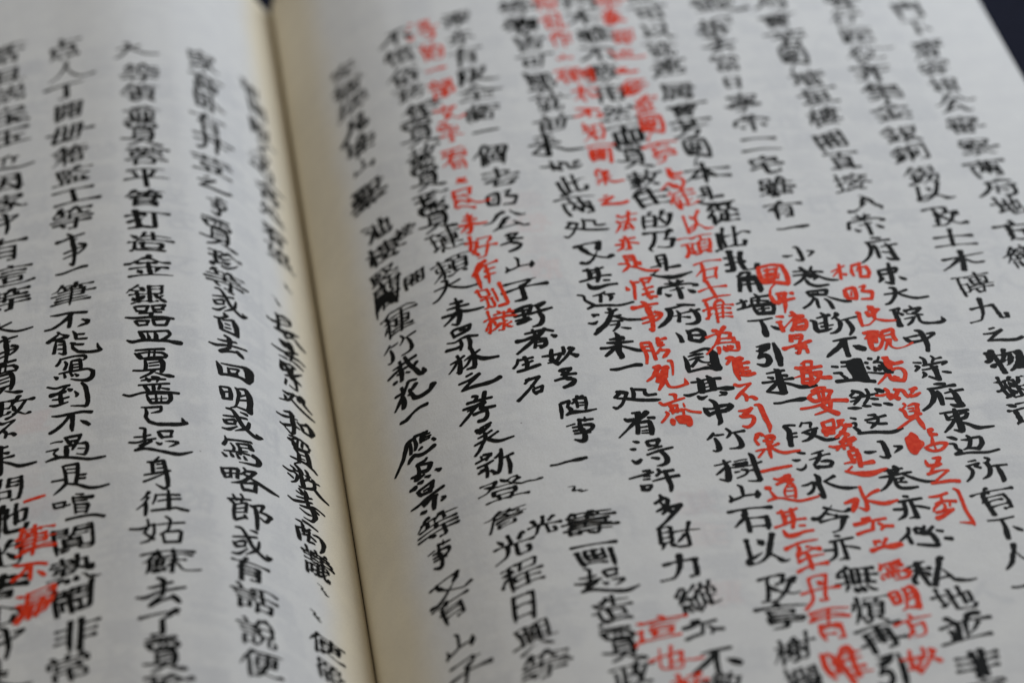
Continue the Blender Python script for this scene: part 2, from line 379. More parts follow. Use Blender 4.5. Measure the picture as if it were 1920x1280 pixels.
STROKE_DATA = {
    '一': [(1,1,6,40,95,40)],
    '丁': [(0,0,53,70,53,2,51,0),(1,0,29,-2,46,-2,50,-2,51,0),(1,1,7,71,92,71)],
    '下': [(0,1,48,73,48,-7),(1,1,7,73,93,73),(0,1,48,49,55,48,85,30)],
    '不': [(1,1,8,73,92,73),(1,1,57,48,63,48,90,26),(1,0,8,23,15,27,32,40,41,50,48,52),(0,1,55,73,50,51,50,-7)],
    '且': [(0,0,26,75,76,75),(0,0,25,50,76,50),(0,0,25,25,76,25),(0,0,26,75,25,1),(0,0,76,75,76,1),(1,1,7,0,94,0)],
    '两': [(0,1,14,52,14,-7),(0,1,36,33,34,32,33,26,26,14),(0,0,77,18,86,18),(0,1,77,18,77,9),(1,0,68,-4,83,-4,85,-2),(1,1,7,74,93,74),(0,0,62,74,62,34),(0,0,86,52,86,2,85,-2),(0,0,14,52,86,52),(1,1,64,36,59,31,57,24,50,12,50,5),(0,0,62,34,67,32,77,18),(0,1,37,74,41,31,46,25,46,18)],
    '並': [(0,1,31,73,34,68,36,68,39,65),(1,1,84,46,76,22,72,15),(1,1,18,43,25,21,24,14),(1,1,9,60,90,60),(1,1,7,0,94,0),(1,0,25,82,33,68,33,61,39,59,39,1),(1,0,78,80,74,80,67,67,66,61,60,59,60,1)],
    '中': [(0,0,13,29,86,29),(0,0,14,62,86,62),(1,1,50,83,50,-7),(0,1,14,62,13,19),(0,1,86,62,86,21)],
    '丹': [(0,0,24,76,77,76),(1,1,43,62,56,51),(1,0,51,1,59,-4,71,-4,76,-2),(1,1,6,37,94,37),(0,0,77,76,78,3,76,-2),(0,1,24,76,22,24,19,14,14,3,9,-2)],
    '乃': [(1,0,73,77,67,73,67,64,63,51,60,39),(0,0,60,39,85,38),(0,1,85,38,85,24,83,13,82,4,79,0,77,-1,63,-2,59,-1,53,3),(1,1,11,74,70,73),(0,1,30,73,29,51,27,34,20,14,8,-1,10,-6)],
    '之': [(1,0,47,80,53,70,53,61),(0,0,15,5,20,9,28,10),(0,1,15,5,11,1,11,-6),(1,1,11,61,76,61,78,58,76,52,70,45,43,21,28,10),(0,1,28,10,30,6,41,0,54,-1,88,-1,91,0,93,2,98,4)],
    '九': [(0,0,69,55,69,2,71,-1),(1,0,94,12,93,2,91,-1),(0,0,71,-1,73,-2,89,-2,91,-1),(1,0,9,55,69,55),(1,1,39,81,36,35,30,17,20,5,10,-2,4,-1)],
    '也': [(0,0,83,62,83,39,81,30,79,26),(1,0,61,27,67,23,72,23,76,24,79,26),(1,1,53,83,53,15),(1,1,25,76,25,9,26,4,28,0,37,-2,82,-2,85,-1,88,2,92,15),(1,0,5,40,16,44,22,44,26,48,33,48,45,52,52,53,54,57,62,57,76,62,83,62)],
    '乱': [(1,0,64,82,65,0),(0,1,65,0,66,-1,70,-3,88,-2,91,2,92,16),(0,0,48,29,48,2),(0,0,13,2,48,2),(1,1,5,52,55,52),(0,0,30,74,30,30),(0,1,12,29,12,-5),(0,0,12,29,48,29),(1,1,8,72,46,79,56,77)],
    '了': [(1,1,11,73,76,73,80,69),(0,0,50,46,50,2,49,-2),(1,0,29,-4,46,-4,49,-2),(1,0,82,74,78,71,75,64,60,52,52,48,50,46)],
    '事': [(0,0,21,61,21,50),(1,0,33,-5,46,-5,48,-4),(1,1,8,73,92,73),(1,0,14,10,81,10),(1,0,15,36,80,36),(0,0,21,61,79,61,80,60),(0,0,21,50,22,49,78,49,80,51,80,60),(1,1,6,24,94,24),(0,1,80,36,81,4),(1,0,50,82,50,2,48,-4)],
    '二': [(1,1,16,66,84,66),(1,1,7,6,93,6)],
    '亦': [(1,0,46,83,52,73,52,63),(0,1,64,63,63,-1,63,-2,60,-4,47,-4),(1,1,26,47,21,44,17,30,10,19),(1,1,7,63,92,63),(1,1,76,47,89,22,89,14),(0,1,40,63,38,32,36,22,28,7,16,-5)],
    '亭': [(1,0,48,83,50,74),(1,0,22,61,76,61),(0,0,24,47,75,47,77,48,77,60,76,61),(1,0,24,63,23,48,24,47),(0,1,11,35,11,22),(0,0,11,35,89,35),(0,1,89,35,89,22),(0,1,52,21,51,-2,49,-4,34,-4),(1,1,8,73,93,73),(1,1,21,21,79,21)],
    '人': [(0,1,48,51,50,51,54,49,57,36,72,12,93,-4),(1,1,50,83,49,52,46,49,43,38,31,16,16,2)],
    '今': [(0,1,76,30,86,33),(0,1,76,30,74,23,53,-4,48,-4),(1,1,17,31,79,31),(1,1,42,56,59,42),(1,1,48,79,70,59,89,47,94,49),(1,1,6,48,11,47,14,48,33,61,47,76,50,76,54,80)],
    '他': [(1,1,65,83,66,53),(1,1,43,73,44,45),(0,0,88,61,88,29,85,24),(0,1,65,52,65,16),(1,0,30,40,36,42,43,43),(1,0,76,22,82,22,85,24),(1,0,93,11,90,1,89,0),(0,0,44,47,52,48,67,56,73,57,82,60,88,61),(0,0,44,47,43,46,43,7,44,1,46,-1,51,-3,83,-3,86,-2,89,0),(1,1,30,81,21,64,20,50,20,-6),(0,1,18,52,7,43,6,37)],
    '以': [(1,0,80,80,77,48,69,21),(1,0,20,75,20,14,19,11),(1,1,44,68,50,61,55,50),(0,0,68,20,76,15),(0,1,69,21,84,7,92,-4),(0,1,68,20,65,18,60,10,43,-2,39,-2),(1,1,15,3,15,7,22,14,29,15,47,23)],
    '住': [(0,1,20,52,14,50,10,44),(1,1,35,61,94,61),(1,1,39,32,91,32),(1,1,33,-1,95,-1),(1,0,59,82,65,71,64,0),(1,1,36,82,30,79,27,70,22,62,21,-7)],
    '余': [(0,0,75,56,73,50),(1,0,34,-4,45,-4,48,-4,50,-2),(1,1,9,-1,17,4,29,17,34,17),(1,1,10,31,90,31),(0,0,50,50,50,-2),(1,0,21,58,27,50,73,50),(1,1,66,18,71,16,90,-2),(1,1,8,48,21,55,22,55,25,58,33,64,47,76,50,77,53,82),(1,1,53,76,62,68,79,56,92,50,98,52)],
    '作': [(0,1,20,52,14,50,9,44),(0,1,62,42,93,42),(0,1,62,20,94,20),(0,1,62,63,62,-7),(0,1,48,62,51,64,95,64),(1,1,61,81,54,78,52,71,51,65,34,42),(1,1,36,82,30,79,27,70,22,62,21,-7)],
    '便': [(0,1,28,80,20,62,18,51,10,46,8,44,8,37),(1,1,16,52,20,48,20,-6),(0,0,39,28,62,28,63,27),(0,0,63,27,61,17,57,11,57,8,54,5),(0,0,64,28,87,28),(0,0,41,-1,54,5),(1,0,28,-1,31,-4,35,-4,41,-1),(0,0,39,44,87,44),(0,0,40,60,86,60),(0,0,64,75,64,28),(0,1,28,80,33,78,36,75,94,75),(0,0,40,60,38,59,39,28),(0,0,86,60,88,59,87,28),(1,1,42,13,48,10,50,8,73,-1,85,-3,90,-3,98,0)],
    '俗': [(1,1,68,80,73,78,85,66),(1,1,53,80,38,61),(0,1,17,51,19,50,19,-7),(1,0,63,55,72,45,81,37,83,32),(1,0,27,31,33,30,34,31,36,31,45,38),(0,1,83,32,89,31,90,30,98,31),(0,0,41,26,80,26),(0,0,83,32,80,26),(0,0,41,0,81,0),(1,0,62,64,61,58,45,38),(0,1,41,26,41,-7),(1,1,29,82,20,61,7,44,6,36),(0,1,83,32,81,25,81,-7)],
    '修': [(1,0,59,82,56,73,53,70,53,67,54,62),(1,0,53,71,85,70,86,69),(0,0,35,54,37,56,43,57,49,64),(0,1,17,51,18,50,18,-7),(0,1,35,54,34,54,34,9),(1,1,45,-4,62,-1,72,3,89,14,95,15),(1,1,31,82,26,79,19,63,7,42,6,35),(1,1,48,13,53,12,66,16,79,25,86,27),(1,1,43,26,52,25,64,31,71,36,76,36),(0,0,34,40,44,39,65,47,73,52,83,61,86,69),(0,1,49,64,52,64,64,52,66,50,86,41,95,40)],
    '個': [(0,0,38,75,89,75),(1,1,15,54,19,50,19,-6),(0,0,75,36,75,17,74,16),(0,0,52,16,74,16),(0,0,52,36,52,16),(0,0,38,2,88,2),(1,1,46,54,81,54),(1,0,63,67,63,38),(0,1,38,75,37,-7),(0,1,89,75,89,-6),(0,0,52,36,75,36),(1,1,30,81,26,80,20,64,17,52,10,48,7,44,6,37)],
    '光': [(1,0,50,83,50,43),(0,0,80,73,75,62),(1,1,20,74,27,59,27,52),(0,1,75,62,71,54),(1,1,7,42,38,42),(0,0,62,42,62,2,63,-2),(0,0,63,-2,66,-4,74,-4,87,-4,89,-2),(1,0,88,17,92,10,92,8,90,-1,89,-2),(0,1,36,41,37,42,94,42),(1,0,86,76,82,76,75,62),(0,1,36,41,34,25,30,14,20,2,7,-4)],
    '入': [(0,0,53,51,64,34),(0,0,41,33,29,15),(1,0,1,-1,12,-1,21,5,29,15),(1,0,42,69,48,62,50,54,56,49,64,34),(0,1,64,34,72,19,85,5,91,0,93,-8),(0,0,53,51,50,52,47,51,36,24,29,15)],
    '全': [(0,1,84,50,90,45,99,46),(1,1,22,22,79,22),(0,0,50,43,50,-1),(1,1,8,-2,92,-2),(0,0,48,77,46,76,37,65,19,49),(0,1,48,77,50,77,67,61,83,50),(0,0,19,49,23,44,77,44,83,50,84,50),(1,0,4,46,10,45,18,50,26,56)],
    '公': [(1,1,64,80,66,74,73,64,84,50),(0,0,47,46,40,34),(1,0,20,5,33,5,50,6,70,7,76,8,77,8),(1,1,67,26,86,-2),(1,1,40,80,34,76,31,68,24,57,12,43,4,43),(0,1,40,34,25,12,24,6,22,5,16,3),(1,0,56,50,48,48,40,34)],
    '册': [(0,0,20,74,40,74),(0,0,59,74,81,74),(1,0,38,2,43,-2,49,-2),(0,1,81,74,81,-1,79,-4,68,-4),(0,1,40,74,40,1,38,-3,26,-4),(1,1,5,41,95,41),(0,0,59,74,57,29,56,16,52,4,49,-2),(0,1,20,74,18,29,17,19,12,4,9,-2,10,-10)],
    '再': [(1,0,63,-4,74,-4,78,-4,79,-2),(0,0,20,39,80,39),(0,0,20,58,80,58),(0,0,50,74,50,20),(1,1,5,20,95,20),(0,1,20,58,20,-6),(0,0,80,58,80,3,79,-2),(1,1,9,75,91,75)],
    '凡': [(0,0,69,75,70,2,70,0,73,-1,79,-2,88,-1,90,0),(0,0,27,74,69,75),(1,0,88,22,93,15,93,9,91,2,90,0),(1,1,37,52,56,31),(0,1,27,74,27,44,24,22,17,6,8,-5)],
    '処': [(0,0,79,15,84,14,88,15),(0,0,77,74,77,18,78,16,79,15),(0,0,56,73,77,74),(1,0,18,64,40,63),(1,0,87,27,90,21),(0,0,90,21,90,17,88,15),(0,0,30,16,19,6),(0,0,40,63,40,54,37,40,33,26,29,24,29,17,19,6),(0,1,56,73,56,46,54,31,47,14),(1,1,22,82,20,65,12,42,8,33,10,31),(0,0,15,44,20,41,26,26,28,25,30,25),(0,1,30,16,33,15,41,6,50,2,66,-2,91,-2,93,0,45,4)],
    '凭': [(1,1,30,82,27,76,22,70,20,62,14,60,8,55),(1,1,20,64,21,35),(1,0,35,40,61,40),(1,1,60,40,91,39),(0,0,30,25,30,15,28,11,26,6,22,3),(0,0,30,25,69,25),(0,0,69,25,69,2,70,-1,72,-2),(0,1,72,-2,89,-2,92,0,94,10),(1,0,8,-4,19,0,22,3),(1,1,31,58,94,58),(0,0,62,75,62,41,61,40),(1,1,35,74,63,76,80,79,85,79,90,77)],
    '别': [(1,1,88,81,87,-1,84,-4,70,-4),(1,0,10,76,45,76),(0,0,45,76,46,51),(0,0,13,50,44,50,46,51),(1,0,13,79,13,50),(1,1,66,71,66,18),(0,0,47,32,46,8,43,-1),(1,0,28,0,32,-4,38,-4,42,-2,43,-1),(1,0,7,32,47,32),(1,1,27,44,27,34,24,21,20,8,14,0,10,-3,3,-3)],
    '前': [(1,1,84,53,84,-1,83,-3,69,-4),(0,0,15,49,44,49),(1,1,64,51,64,12),(0,0,15,34,44,34),(0,0,15,18,44,18),(1,0,31,-4,43,-4,43,-3),(0,1,15,49,15,-6),(0,0,44,49,44,-1,43,-3),(1,1,6,65,94,65),(1,0,76,82,68,66),(1,0,25,83,33,71,33,65)],
    '力': [(0,0,86,58,83,12,81,5,77,-2),(1,0,58,-3,69,-4,75,-3,77,-2),(1,0,9,58,86,58),(1,1,45,83,43,42,40,32,35,21,25,8,12,-2,2,-2)],
    '務': [(1,0,63,81,60,71,57,70,57,66,52,64,50,62),(1,0,6,76,37,76),(0,0,37,76,38,73,37,69,34,66),(1,0,58,71,86,70),(0,0,22,57,27,58,34,66),(1,0,13,63,22,57),(1,0,41,60,47,60,50,62),(0,0,70,50,67,46),(0,0,22,57,25,55,25,45),(0,1,67,46,74,49,78,45,90,40,93,40,97,43),(0,1,42,42,36,25),(1,1,22,36,26,34,26,0,24,-2,15,-3),(0,0,21,33,16,26),(0,0,88,25,87,9,83,-3),(1,0,69,-5,78,-5,83,-3),(0,1,16,26,8,14,8,8),(1,0,46,25,88,25),(1,0,55,67,70,50),(0,0,25,45,24,35,18,32,16,26),(1,1,66,38,66,28,63,23,62,17,57,8,48,0,43,-3,38,-2),(1,0,5,45,22,45,24,44,27,45,41,45,44,40,50,39,62,43,78,54,81,57,85,64,86,70)],
    '匠': [(0,1,13,-1,93,-1),(0,0,13,76,13,-1),(0,1,13,76,91,76),(0,1,35,59,57,60,75,63,83,60),(0,1,67,40,67,6),(0,1,35,40,89,40),(0,1,35,59,33,25,30,14,26,8)],
    '卧': [(0,0,36,75,36,50),(0,0,49,50,49,28),(0,0,36,27,36,1),(0,1,14,75,54,76),(1,1,69,82,69,-6),(0,0,14,75,14,1),(0,1,14,1,55,1),(0,0,14,28,49,28),(0,0,14,50,49,50),(0,1,69,47,76,45,91,30)],
    '去': [(1,0,18,2,24,1,74,5,77,6),(1,1,14,65,87,65),(1,0,50,83,50,39),(0,1,41,38,39,30,23,9,21,2,19,0,14,0),(1,1,6,38,93,38),(1,1,62,27,67,24,76,13,85,-1,91,-4)],
    '又': [(0,0,27,54,33,43),(0,0,74,54,70,45),(1,0,11,73,79,73),(0,0,79,73,80,71,79,64,70,45),(0,0,22,73,22,66,33,43),(0,1,33,43,48,22,65,9,78,2,89,-2,93,-1,98,2),(1,0,3,1,11,-2,30,6,41,13,65,37,70,45)],
    '及': [(0,0,65,75,62,52,61,51),(0,0,30,48,38,43),(0,0,38,43,44,32),(0,0,23,22,19,14),(0,1,19,14,17,9,7,-2),(1,0,10,75,65,75),(0,0,30,48,29,46,27,30,19,14),(0,0,30,75,30,61,32,50,44,32),(0,1,44,32,60,12,64,11,66,9,79,1,89,-2,96,0),(1,1,89,52,85,50,84,43,76,27,72,21,56,7,46,1,35,-3,26,0),(1,1,54,49,83,51,87,48)],
    '可': [(0,1,79,73,78,-1,75,-3,57,-4),(0,0,20,51,53,51),(0,0,53,51,53,21),(0,0,19,21,53,21),(0,1,20,51,19,10),(1,1,7,73,93,73)],
    '号': [(1,0,20,77,77,77),(0,0,77,77,78,57),(0,0,22,57,78,57),(1,0,23,79,22,57),(1,1,8,41,33,40),(0,1,28,24,30,40,32,41,92,41),(0,0,76,22,74,7,72,0,69,-3),(1,0,47,-1,50,-4,65,-4,69,-3),(1,0,22,22,76,22)],
    '各': [(0,0,55,49,57,43),(0,0,8,30,28,35,39,40,44,43),(1,0,2,33,8,30),(1,1,17,34,25,23),(0,0,24,0,75,0),(0,1,24,25,24,-8),(1,0,6,54,12,54,24,63,28,64),(0,1,24,25,75,25,82,32,88,31,98,32),(0,0,35,71,36,70,72,70,73,68,72,63,55,49),(0,1,81,33,76,24,76,-6),(1,0,45,82,39,81,30,70,28,64),(1,0,31,62,45,50,46,47,53,47,64,39,81,33)],
    '命': [(0,0,54,74,60,68,75,58),(0,0,29,60,33,54),(0,0,16,39,40,40),(0,0,40,40,40,12),(0,0,16,12,40,12),(0,1,58,40,57,-7),(0,0,58,40,84,39),(0,1,84,39,83,12,82,10,70,9),(0,1,16,39,16,1),(1,0,2,55,11,52,29,60),(0,0,23,58,54,74),(0,1,33,54,66,54,80,57,88,53,94,54)],
    '唯': [(0,0,11,71,29,71),(0,0,29,48,38,48,39,49),(0,0,11,21,29,21),(0,1,48,43,90,43),(0,1,48,24,90,24),(0,0,29,71,29,21),(0,1,50,63,92,62),(0,1,48,3,94,3),(0,1,11,71,11,10),(1,1,45,55,48,52,48,-7),(1,0,69,82,74,72,74,64,72,61,72,3),(1,0,62,82,56,80,52,70,51,65,48,62,47,54,41,52,39,49)],
    '問': [(0,0,13,77,41,77),(0,0,58,77,87,77),(0,0,13,62,41,62),(0,0,58,62,87,62),(0,0,13,48,41,48),(0,0,58,48,87,48),(1,0,70,-4,83,-4,86,-2,87,-1),(0,0,34,32,64,32),(0,0,64,32,64,9),(0,0,35,9,64,9),(0,1,13,77,12,-7),(0,0,87,77,87,-1),(0,0,41,77,41,48),(0,0,58,77,58,48),(0,1,34,32,34,2)],
    '因': [(0,0,12,77,88,77),(1,0,51,68,50,54,50,50),(0,1,50,50,78,50),(1,0,22,50,49,49),(0,1,40,22,36,18,26,11),(0,0,12,0,88,0),(0,1,12,77,11,-7),(0,1,88,77,88,-7),(0,1,48,37,54,35,76,10),(0,0,49,49,48,48,46,32,40,22)],
    '園': [(0,0,12,76,88,76),(0,0,31,30,46,30),(0,0,31,43,30,42,30,31,31,30),(0,0,31,43,69,43),(0,0,69,43,70,42,70,21),(0,0,51,30,69,31),(0,1,48,26,49,8),(0,0,60,20,66,19,70,21),(0,0,12,0,88,0),(1,1,26,63,74,63),(1,0,50,70,49,52),(1,1,21,52,79,52),(0,1,12,76,11,-7),(0,1,88,76,88,-6),(1,0,18,14,25,13,41,22,47,23,50,29,51,30),(0,1,69,31,72,14,78,10),(0,0,46,30,50,23,56,22,60,20)],
    '土': [(1,0,50,82,50,1),(1,1,13,48,87,48),(1,1,6,0,94,0)],
    '地': [(1,1,67,83,68,54),(1,1,46,73,47,45),(1,0,77,22,85,22),(0,0,88,61,88,28,86,24,85,22),(0,0,47,47,55,48,60,51,66,51),(1,0,35,41,46,43),(0,0,49,-1,53,-2,85,-2,89,-1,90,1),(0,1,12,15,32,23),(1,0,93,12,91,2,90,1),(1,1,5,57,34,57),(1,1,20,82,21,18),(0,0,68,56,82,60,88,61),(0,1,12,15,19,18,21,21,36,24),(0,1,68,56,67,55,67,16),(0,0,47,47,46,46,46,9,47,3,49,-1)],
    '垣': [(1,1,38,76,93,76),(0,0,47,58,83,58),(0,0,47,38,83,38),(0,0,47,17,83,17),(1,1,30,0,95,0),(1,1,6,56,34,56),(0,0,83,58,83,17),(1,0,21,82,21,19),(0,0,47,58,47,17),(1,1,6,13,33,22,35,24,37,29)],
    '堆': [(0,0,38,51,43,53),(0,0,11,15,30,23),(0,1,48,43,90,43),(0,1,48,24,90,24),(1,1,20,82,21,18),(0,1,49,63,92,62),(0,1,48,3,94,3),(0,1,11,15,19,18,21,21,29,22,36,26),(1,0,69,81,73,73,73,64,71,61,71,3),(1,0,5,57,33,57,38,51),(1,1,59,82,54,78,48,62,46,54,38,50,37,45),(0,1,43,53,47,52,47,-7)],
    '墙': [(1,0,88,66,82,62,77,56),(1,0,45,65,50,57,50,48),(0,0,77,56,78,48),(0,0,41,34,86,34),(1,0,51,22,74,22),(0,0,74,22,74,11),(0,0,53,11,74,11),(1,0,53,25,53,11),(0,0,41,0,87,0),(1,1,37,72,90,72),(1,0,64,83,64,48),(1,1,6,57,31,57),(1,0,18,82,18,19),(1,1,34,47,95,47),(0,1,41,34,41,-7),(0,1,86,34,87,-6),(1,1,6,13,16,17,21,21,27,22,30,24,32,28)],
    '大': [(0,1,49,48,54,43,56,38,79,4,92,-4),(1,1,7,51,93,51),(1,1,50,83,50,66,48,54,42,30,30,12,24,6,11,-2,4,-1)],
    '好': [(1,0,48,73,83,73,85,72,82,65),(0,0,38,60,38,52,35,38,31,26,21,10),(0,1,70,38,69,-2,68,-4,55,-4),(0,0,27,21,21,10),(0,0,28,16,21,10),(0,1,28,16,32,14,40,5),(1,1,44,38,95,38),(1,0,5,60,38,60),(1,0,22,84,19,68,19,63,17,59,16,51,11,31),(0,0,11,31,14,28,21,23,26,22,27,21),(0,0,82,65,71,53,70,50,70,38)],
    '如': [(0,0,57,70,89,70),(0,0,43,60,43,51,38,29,34,20,26,10),(0,0,31,19,26,10),(0,1,32,15,34,14,36,14,45,4),(0,0,57,6,88,6),(1,0,5,60,43,60),(1,0,3,-1,9,-3,14,-2,32,15),(0,1,57,70,57,-4),(0,1,89,70,89,-2),(1,0,29,83,25,81,24,78,22,64,20,58,19,50,15,36,15,30),(0,0,15,30,27,21,31,19)],
    '妙': [(1,1,67,83,67,23),(1,1,53,64,50,50,46,36),(0,0,35,60,35,52,30,29,28,24,22,12),(0,0,16,26,21,22,25,21),(0,0,25,21,22,12),(0,1,26,16,35,12),(1,0,5,-1,10,-2,12,-1),(1,0,6,60,35,60),(1,0,22,83,19,68,19,61,17,59,15,48,12,36,12,30,16,26),(0,0,26,16,17,4,12,-1),(1,1,81,67,90,45,90,42,88,39),(1,1,87,33,78,18,56,1,40,-3)],
    '子': [(1,0,16,74,73,74,74,73,74,69),(1,1,6,36,94,36),(0,1,51,52,50,-1,49,-2,46,-4,30,-4),(0,1,51,52,72,65,76,73,86,73)],
    '字': [(1,0,43,83,48,80,51,71),(0,1,12,70,11,54),(0,1,88,70,88,55),(1,1,25,52,65,52,68,49),(0,1,67,51,75,52),(1,0,33,-4,46,-4,49,-2),(1,1,8,26,92,26),(0,0,12,70,88,70),(0,0,51,35,50,32,49,-2),(0,0,67,51,64,44,52,36,51,35)],
    '宅': [(1,0,47,83,50,77,51,71),(0,1,88,70,88,55),(0,1,12,70,12,55),(1,1,44,48,47,51,61,54,69,57,78,55),(1,0,16,46,45,50),(0,1,48,0,52,-2,83,-2,85,-1,88,2,89,12),(1,1,6,23,92,33),(0,0,45,50,46,3,48,0),(0,0,12,70,88,70)],
    '安': [(1,0,46,83,48,76,50,70),(0,1,86,69,87,54),(0,1,14,69,13,54),(0,0,34,41,32,34,28,29,28,25),(0,0,69,41,67,32,60,21,61,12),(1,0,17,22,28,25),(0,1,28,25,29,22,47,16,50,11),(0,0,14,69,86,69),(1,1,37,42,93,42),(0,1,49,14,55,14,77,3,83,-1,92,0),(1,0,8,42,38,42,40,43),(1,0,50,58,44,57,41,50,40,43),(1,0,10,0,14,-3,21,-2,37,3,47,10,49,14)],
    '官': [(1,0,50,83,52,72),(0,1,12,71,11,58),(0,1,88,71,89,58),(0,0,24,55,76,55),(0,0,76,55,76,38,74,36),(0,0,24,36,74,36),(0,0,24,20,79,20),(0,0,24,0,79,0),(0,0,12,71,88,71),(0,1,79,20,79,-6),(0,1,24,55,24,-6)],
    '宝': [(1,0,48,82,51,75,52,69),(0,0,87,68,88,55),(0,0,88,55,84,52),(1,0,59,17,66,17,70,14),(0,0,50,48,50,-1),(1,1,8,-1,92,-1),(1,1,20,26,80,26),(0,0,12,68,12,54,15,51,17,51,20,49,80,49,84,52),(0,0,12,68,87,68),(0,0,66,26,66,18,78,8,78,-1)],
    '客': [(1,0,48,84,51,73),(0,1,11,71,11,58),(0,1,88,71,89,58),(0,0,69,54,67,49,57,41,54,37),(1,0,34,50,39,44,44,40,46,36),(0,1,54,37,57,33,72,28,75,24),(0,1,74,26,87,24,95,25),(1,0,8,18,10,22,18,24,27,24),(0,0,27,24,27,-1),(1,0,25,23,28,20,73,20),(0,0,27,-1,74,-1),(0,0,11,71,88,71),(0,0,74,26,74,-1),(0,1,38,57,39,56,77,55),(1,0,27,23,28,27,54,37),(1,1,7,44,16,43,27,50,32,51,40,63,46,65)],
    '家': [(1,0,47,82,50,73),(0,1,88,72,89,56),(0,1,12,72,12,56),(1,1,22,55,45,55,48,52),(0,0,47,55,45,52,44,47),(0,1,47,55,78,56),(0,0,44,47,48,38),(0,0,48,38,48,36,45,33),(0,1,54,30,57,29,66,31,69,36,81,44),(1,0,65,33,73,17,84,6),(0,1,84,6,90,2,96,3),(1,0,33,0,39,-4,46,-4,50,-3,52,-1),(0,0,12,72,88,72),(1,0,9,38,12,36,16,36,38,45,44,47),(1,0,11,21,14,19,29,25,50,35),(1,0,10,-2,12,2,21,4,55,22),(0,0,50,35,52,34,56,21,56,7,54,0,52,-1)],
    '察': [(1,0,43,84,49,81),(0,0,49,81,50,74),(0,1,11,73,10,62),(0,0,28,59,29,58,43,58,44,57,43,52,40,47,38,45,34,43),(0,0,34,43,33,38),(0,0,58,57,82,57),(0,0,66,43,74,43),(1,1,22,48,28,48,36,42),(1,0,14,41,18,41,21,38,24,34),(1,0,31,40,36,35,65,35),(0,0,66,43,65,35),(0,0,24,34,18,28),(1,0,7,25,15,26,18,28),(0,0,18,28,16,26,17,25,17,23,20,21),(0,0,51,20,50,-2),(1,0,37,-4,49,-4,50,-2),(0,1,20,21,83,21),(1,1,4,0,12,-2,24,5,30,12,36,13),(0,0,11,73,89,73),(0,0,18,28,33,38),(1,1,52,66,59,51,76,35,89,28,95,29),(0,0,89,73,89,65,86,61,86,60,81,56,80,51,74,43),(1,1,5,47,10,45,26,58,32,66),(1,1,63,10,70,11,87,0,92,0)],
    '寧': [(0,1,88,71,88,60),(0,1,11,71,11,60),(1,0,36,62,36,52,37,50,63,49),(1,0,67,55,66,50,63,49),(1,1,75,59,80,52,82,48),(1,1,25,58,20,50),(0,0,19,40,19,26),(0,0,80,40,81,26),(0,0,40,39,40,26),(0,0,60,39,60,26),(0,0,50,13,50,3,49,-4),(1,0,34,-5,49,-4),(0,1,45,65,57,59),(0,0,19,40,80,40),(0,0,11,71,50,73,52,71,88,71),(1,1,8,25,92,25),(1,1,15,14,86,14),(1,0,48,82,49,74,45,70,45,65)],
    '審': [(1,0,48,82,50,74),(0,1,11,73,11,60),(0,1,88,73,89,60),(0,0,26,59,26,53,28,51,28,45),(0,1,28,45,30,44,37,44,40,41),(1,0,79,55,74,55,73,54,72,51,71,45,69,44),(1,1,7,44,31,44),(0,1,39,43,34,35,28,32,25,26,20,25),(1,1,68,44,92,44),(0,0,62,43,63,37,72,32,76,26),(1,0,3,25,10,23,14,25,21,26),(0,0,22,12,78,12),(0,1,50,60,50,30),(0,0,50,24,50,-1),(0,0,11,73,88,73),(0,0,21,26,22,-2),(0,0,22,-2,78,-2),(0,1,26,59,72,63,79,60),(0,0,76,26,78,25,78,-2),(0,0,39,43,69,44),(1,1,24,28,27,25,73,25,85,26,89,24,96,25)],
    '寫': [(1,0,44,83,48,79,49,74),(0,1,11,73,11,60),(0,1,89,73,89,60),(0,1,24,58,40,62,49,61),(1,0,53,58,76,58),(0,1,23,46,45,46),(1,0,54,46,77,46),(0,1,22,35,33,34,36,31),(0,0,31,23,33,22,85,22),(0,0,85,22,85,5,83,-1,81,-4),(1,1,65,15,72,6),(1,1,53,15,58,0),(1,1,42,14,40,10,43,4,43,-3),(1,0,64,-1,69,-4,74,-5,80,-4,81,-4),(0,0,76,58,77,34),(0,0,24,58,22,55,22,35),(0,0,11,73,89,73),(1,0,6,13,11,12,33,25,33,31,35,34,37,34,77,34),(1,1,30,13,21,-2,17,-3)],
    '小': [(1,0,50,81,50,2,48,-2),(1,0,31,-4,46,-4,48,-2),(1,1,75,58,92,21,92,14),(1,1,24,57,19,38,8,17)],
    '就': [(1,1,81,77,89,64),(0,1,14,36,32,35),(0,0,14,54,14,36),(0,0,14,54,43,54),(0,0,43,54,43,36),(0,0,29,35,30,36,43,36),(0,1,29,35,29,-1,28,-3,20,-5),(0,0,67,44,69,42,73,42,75,40),(0,0,75,40,75,7,76,-1),(0,0,76,-1,79,-2,89,-2,92,-1),(1,1,40,28,46,11),(1,1,18,26,10,8),(1,0,94,11,93,2,92,-1),(1,1,53,55,94,55),(1,0,27,83,30,69),(1,0,69,83,69,61,67,44),(1,1,6,68,50,68),(1,1,68,46,63,21,49,-3,44,-4)],
    '尽': [(0,0,22,76,22,53),(0,0,22,76,82,77),(0,0,82,77,82,54),(1,1,22,56,18,31,14,22,10,16),(1,1,30,32,38,34,64,25),(1,1,22,7,28,9,34,9,51,4,71,-4),(0,0,22,53,82,54),(0,1,67,52,68,47,70,41,85,21,93,14)],
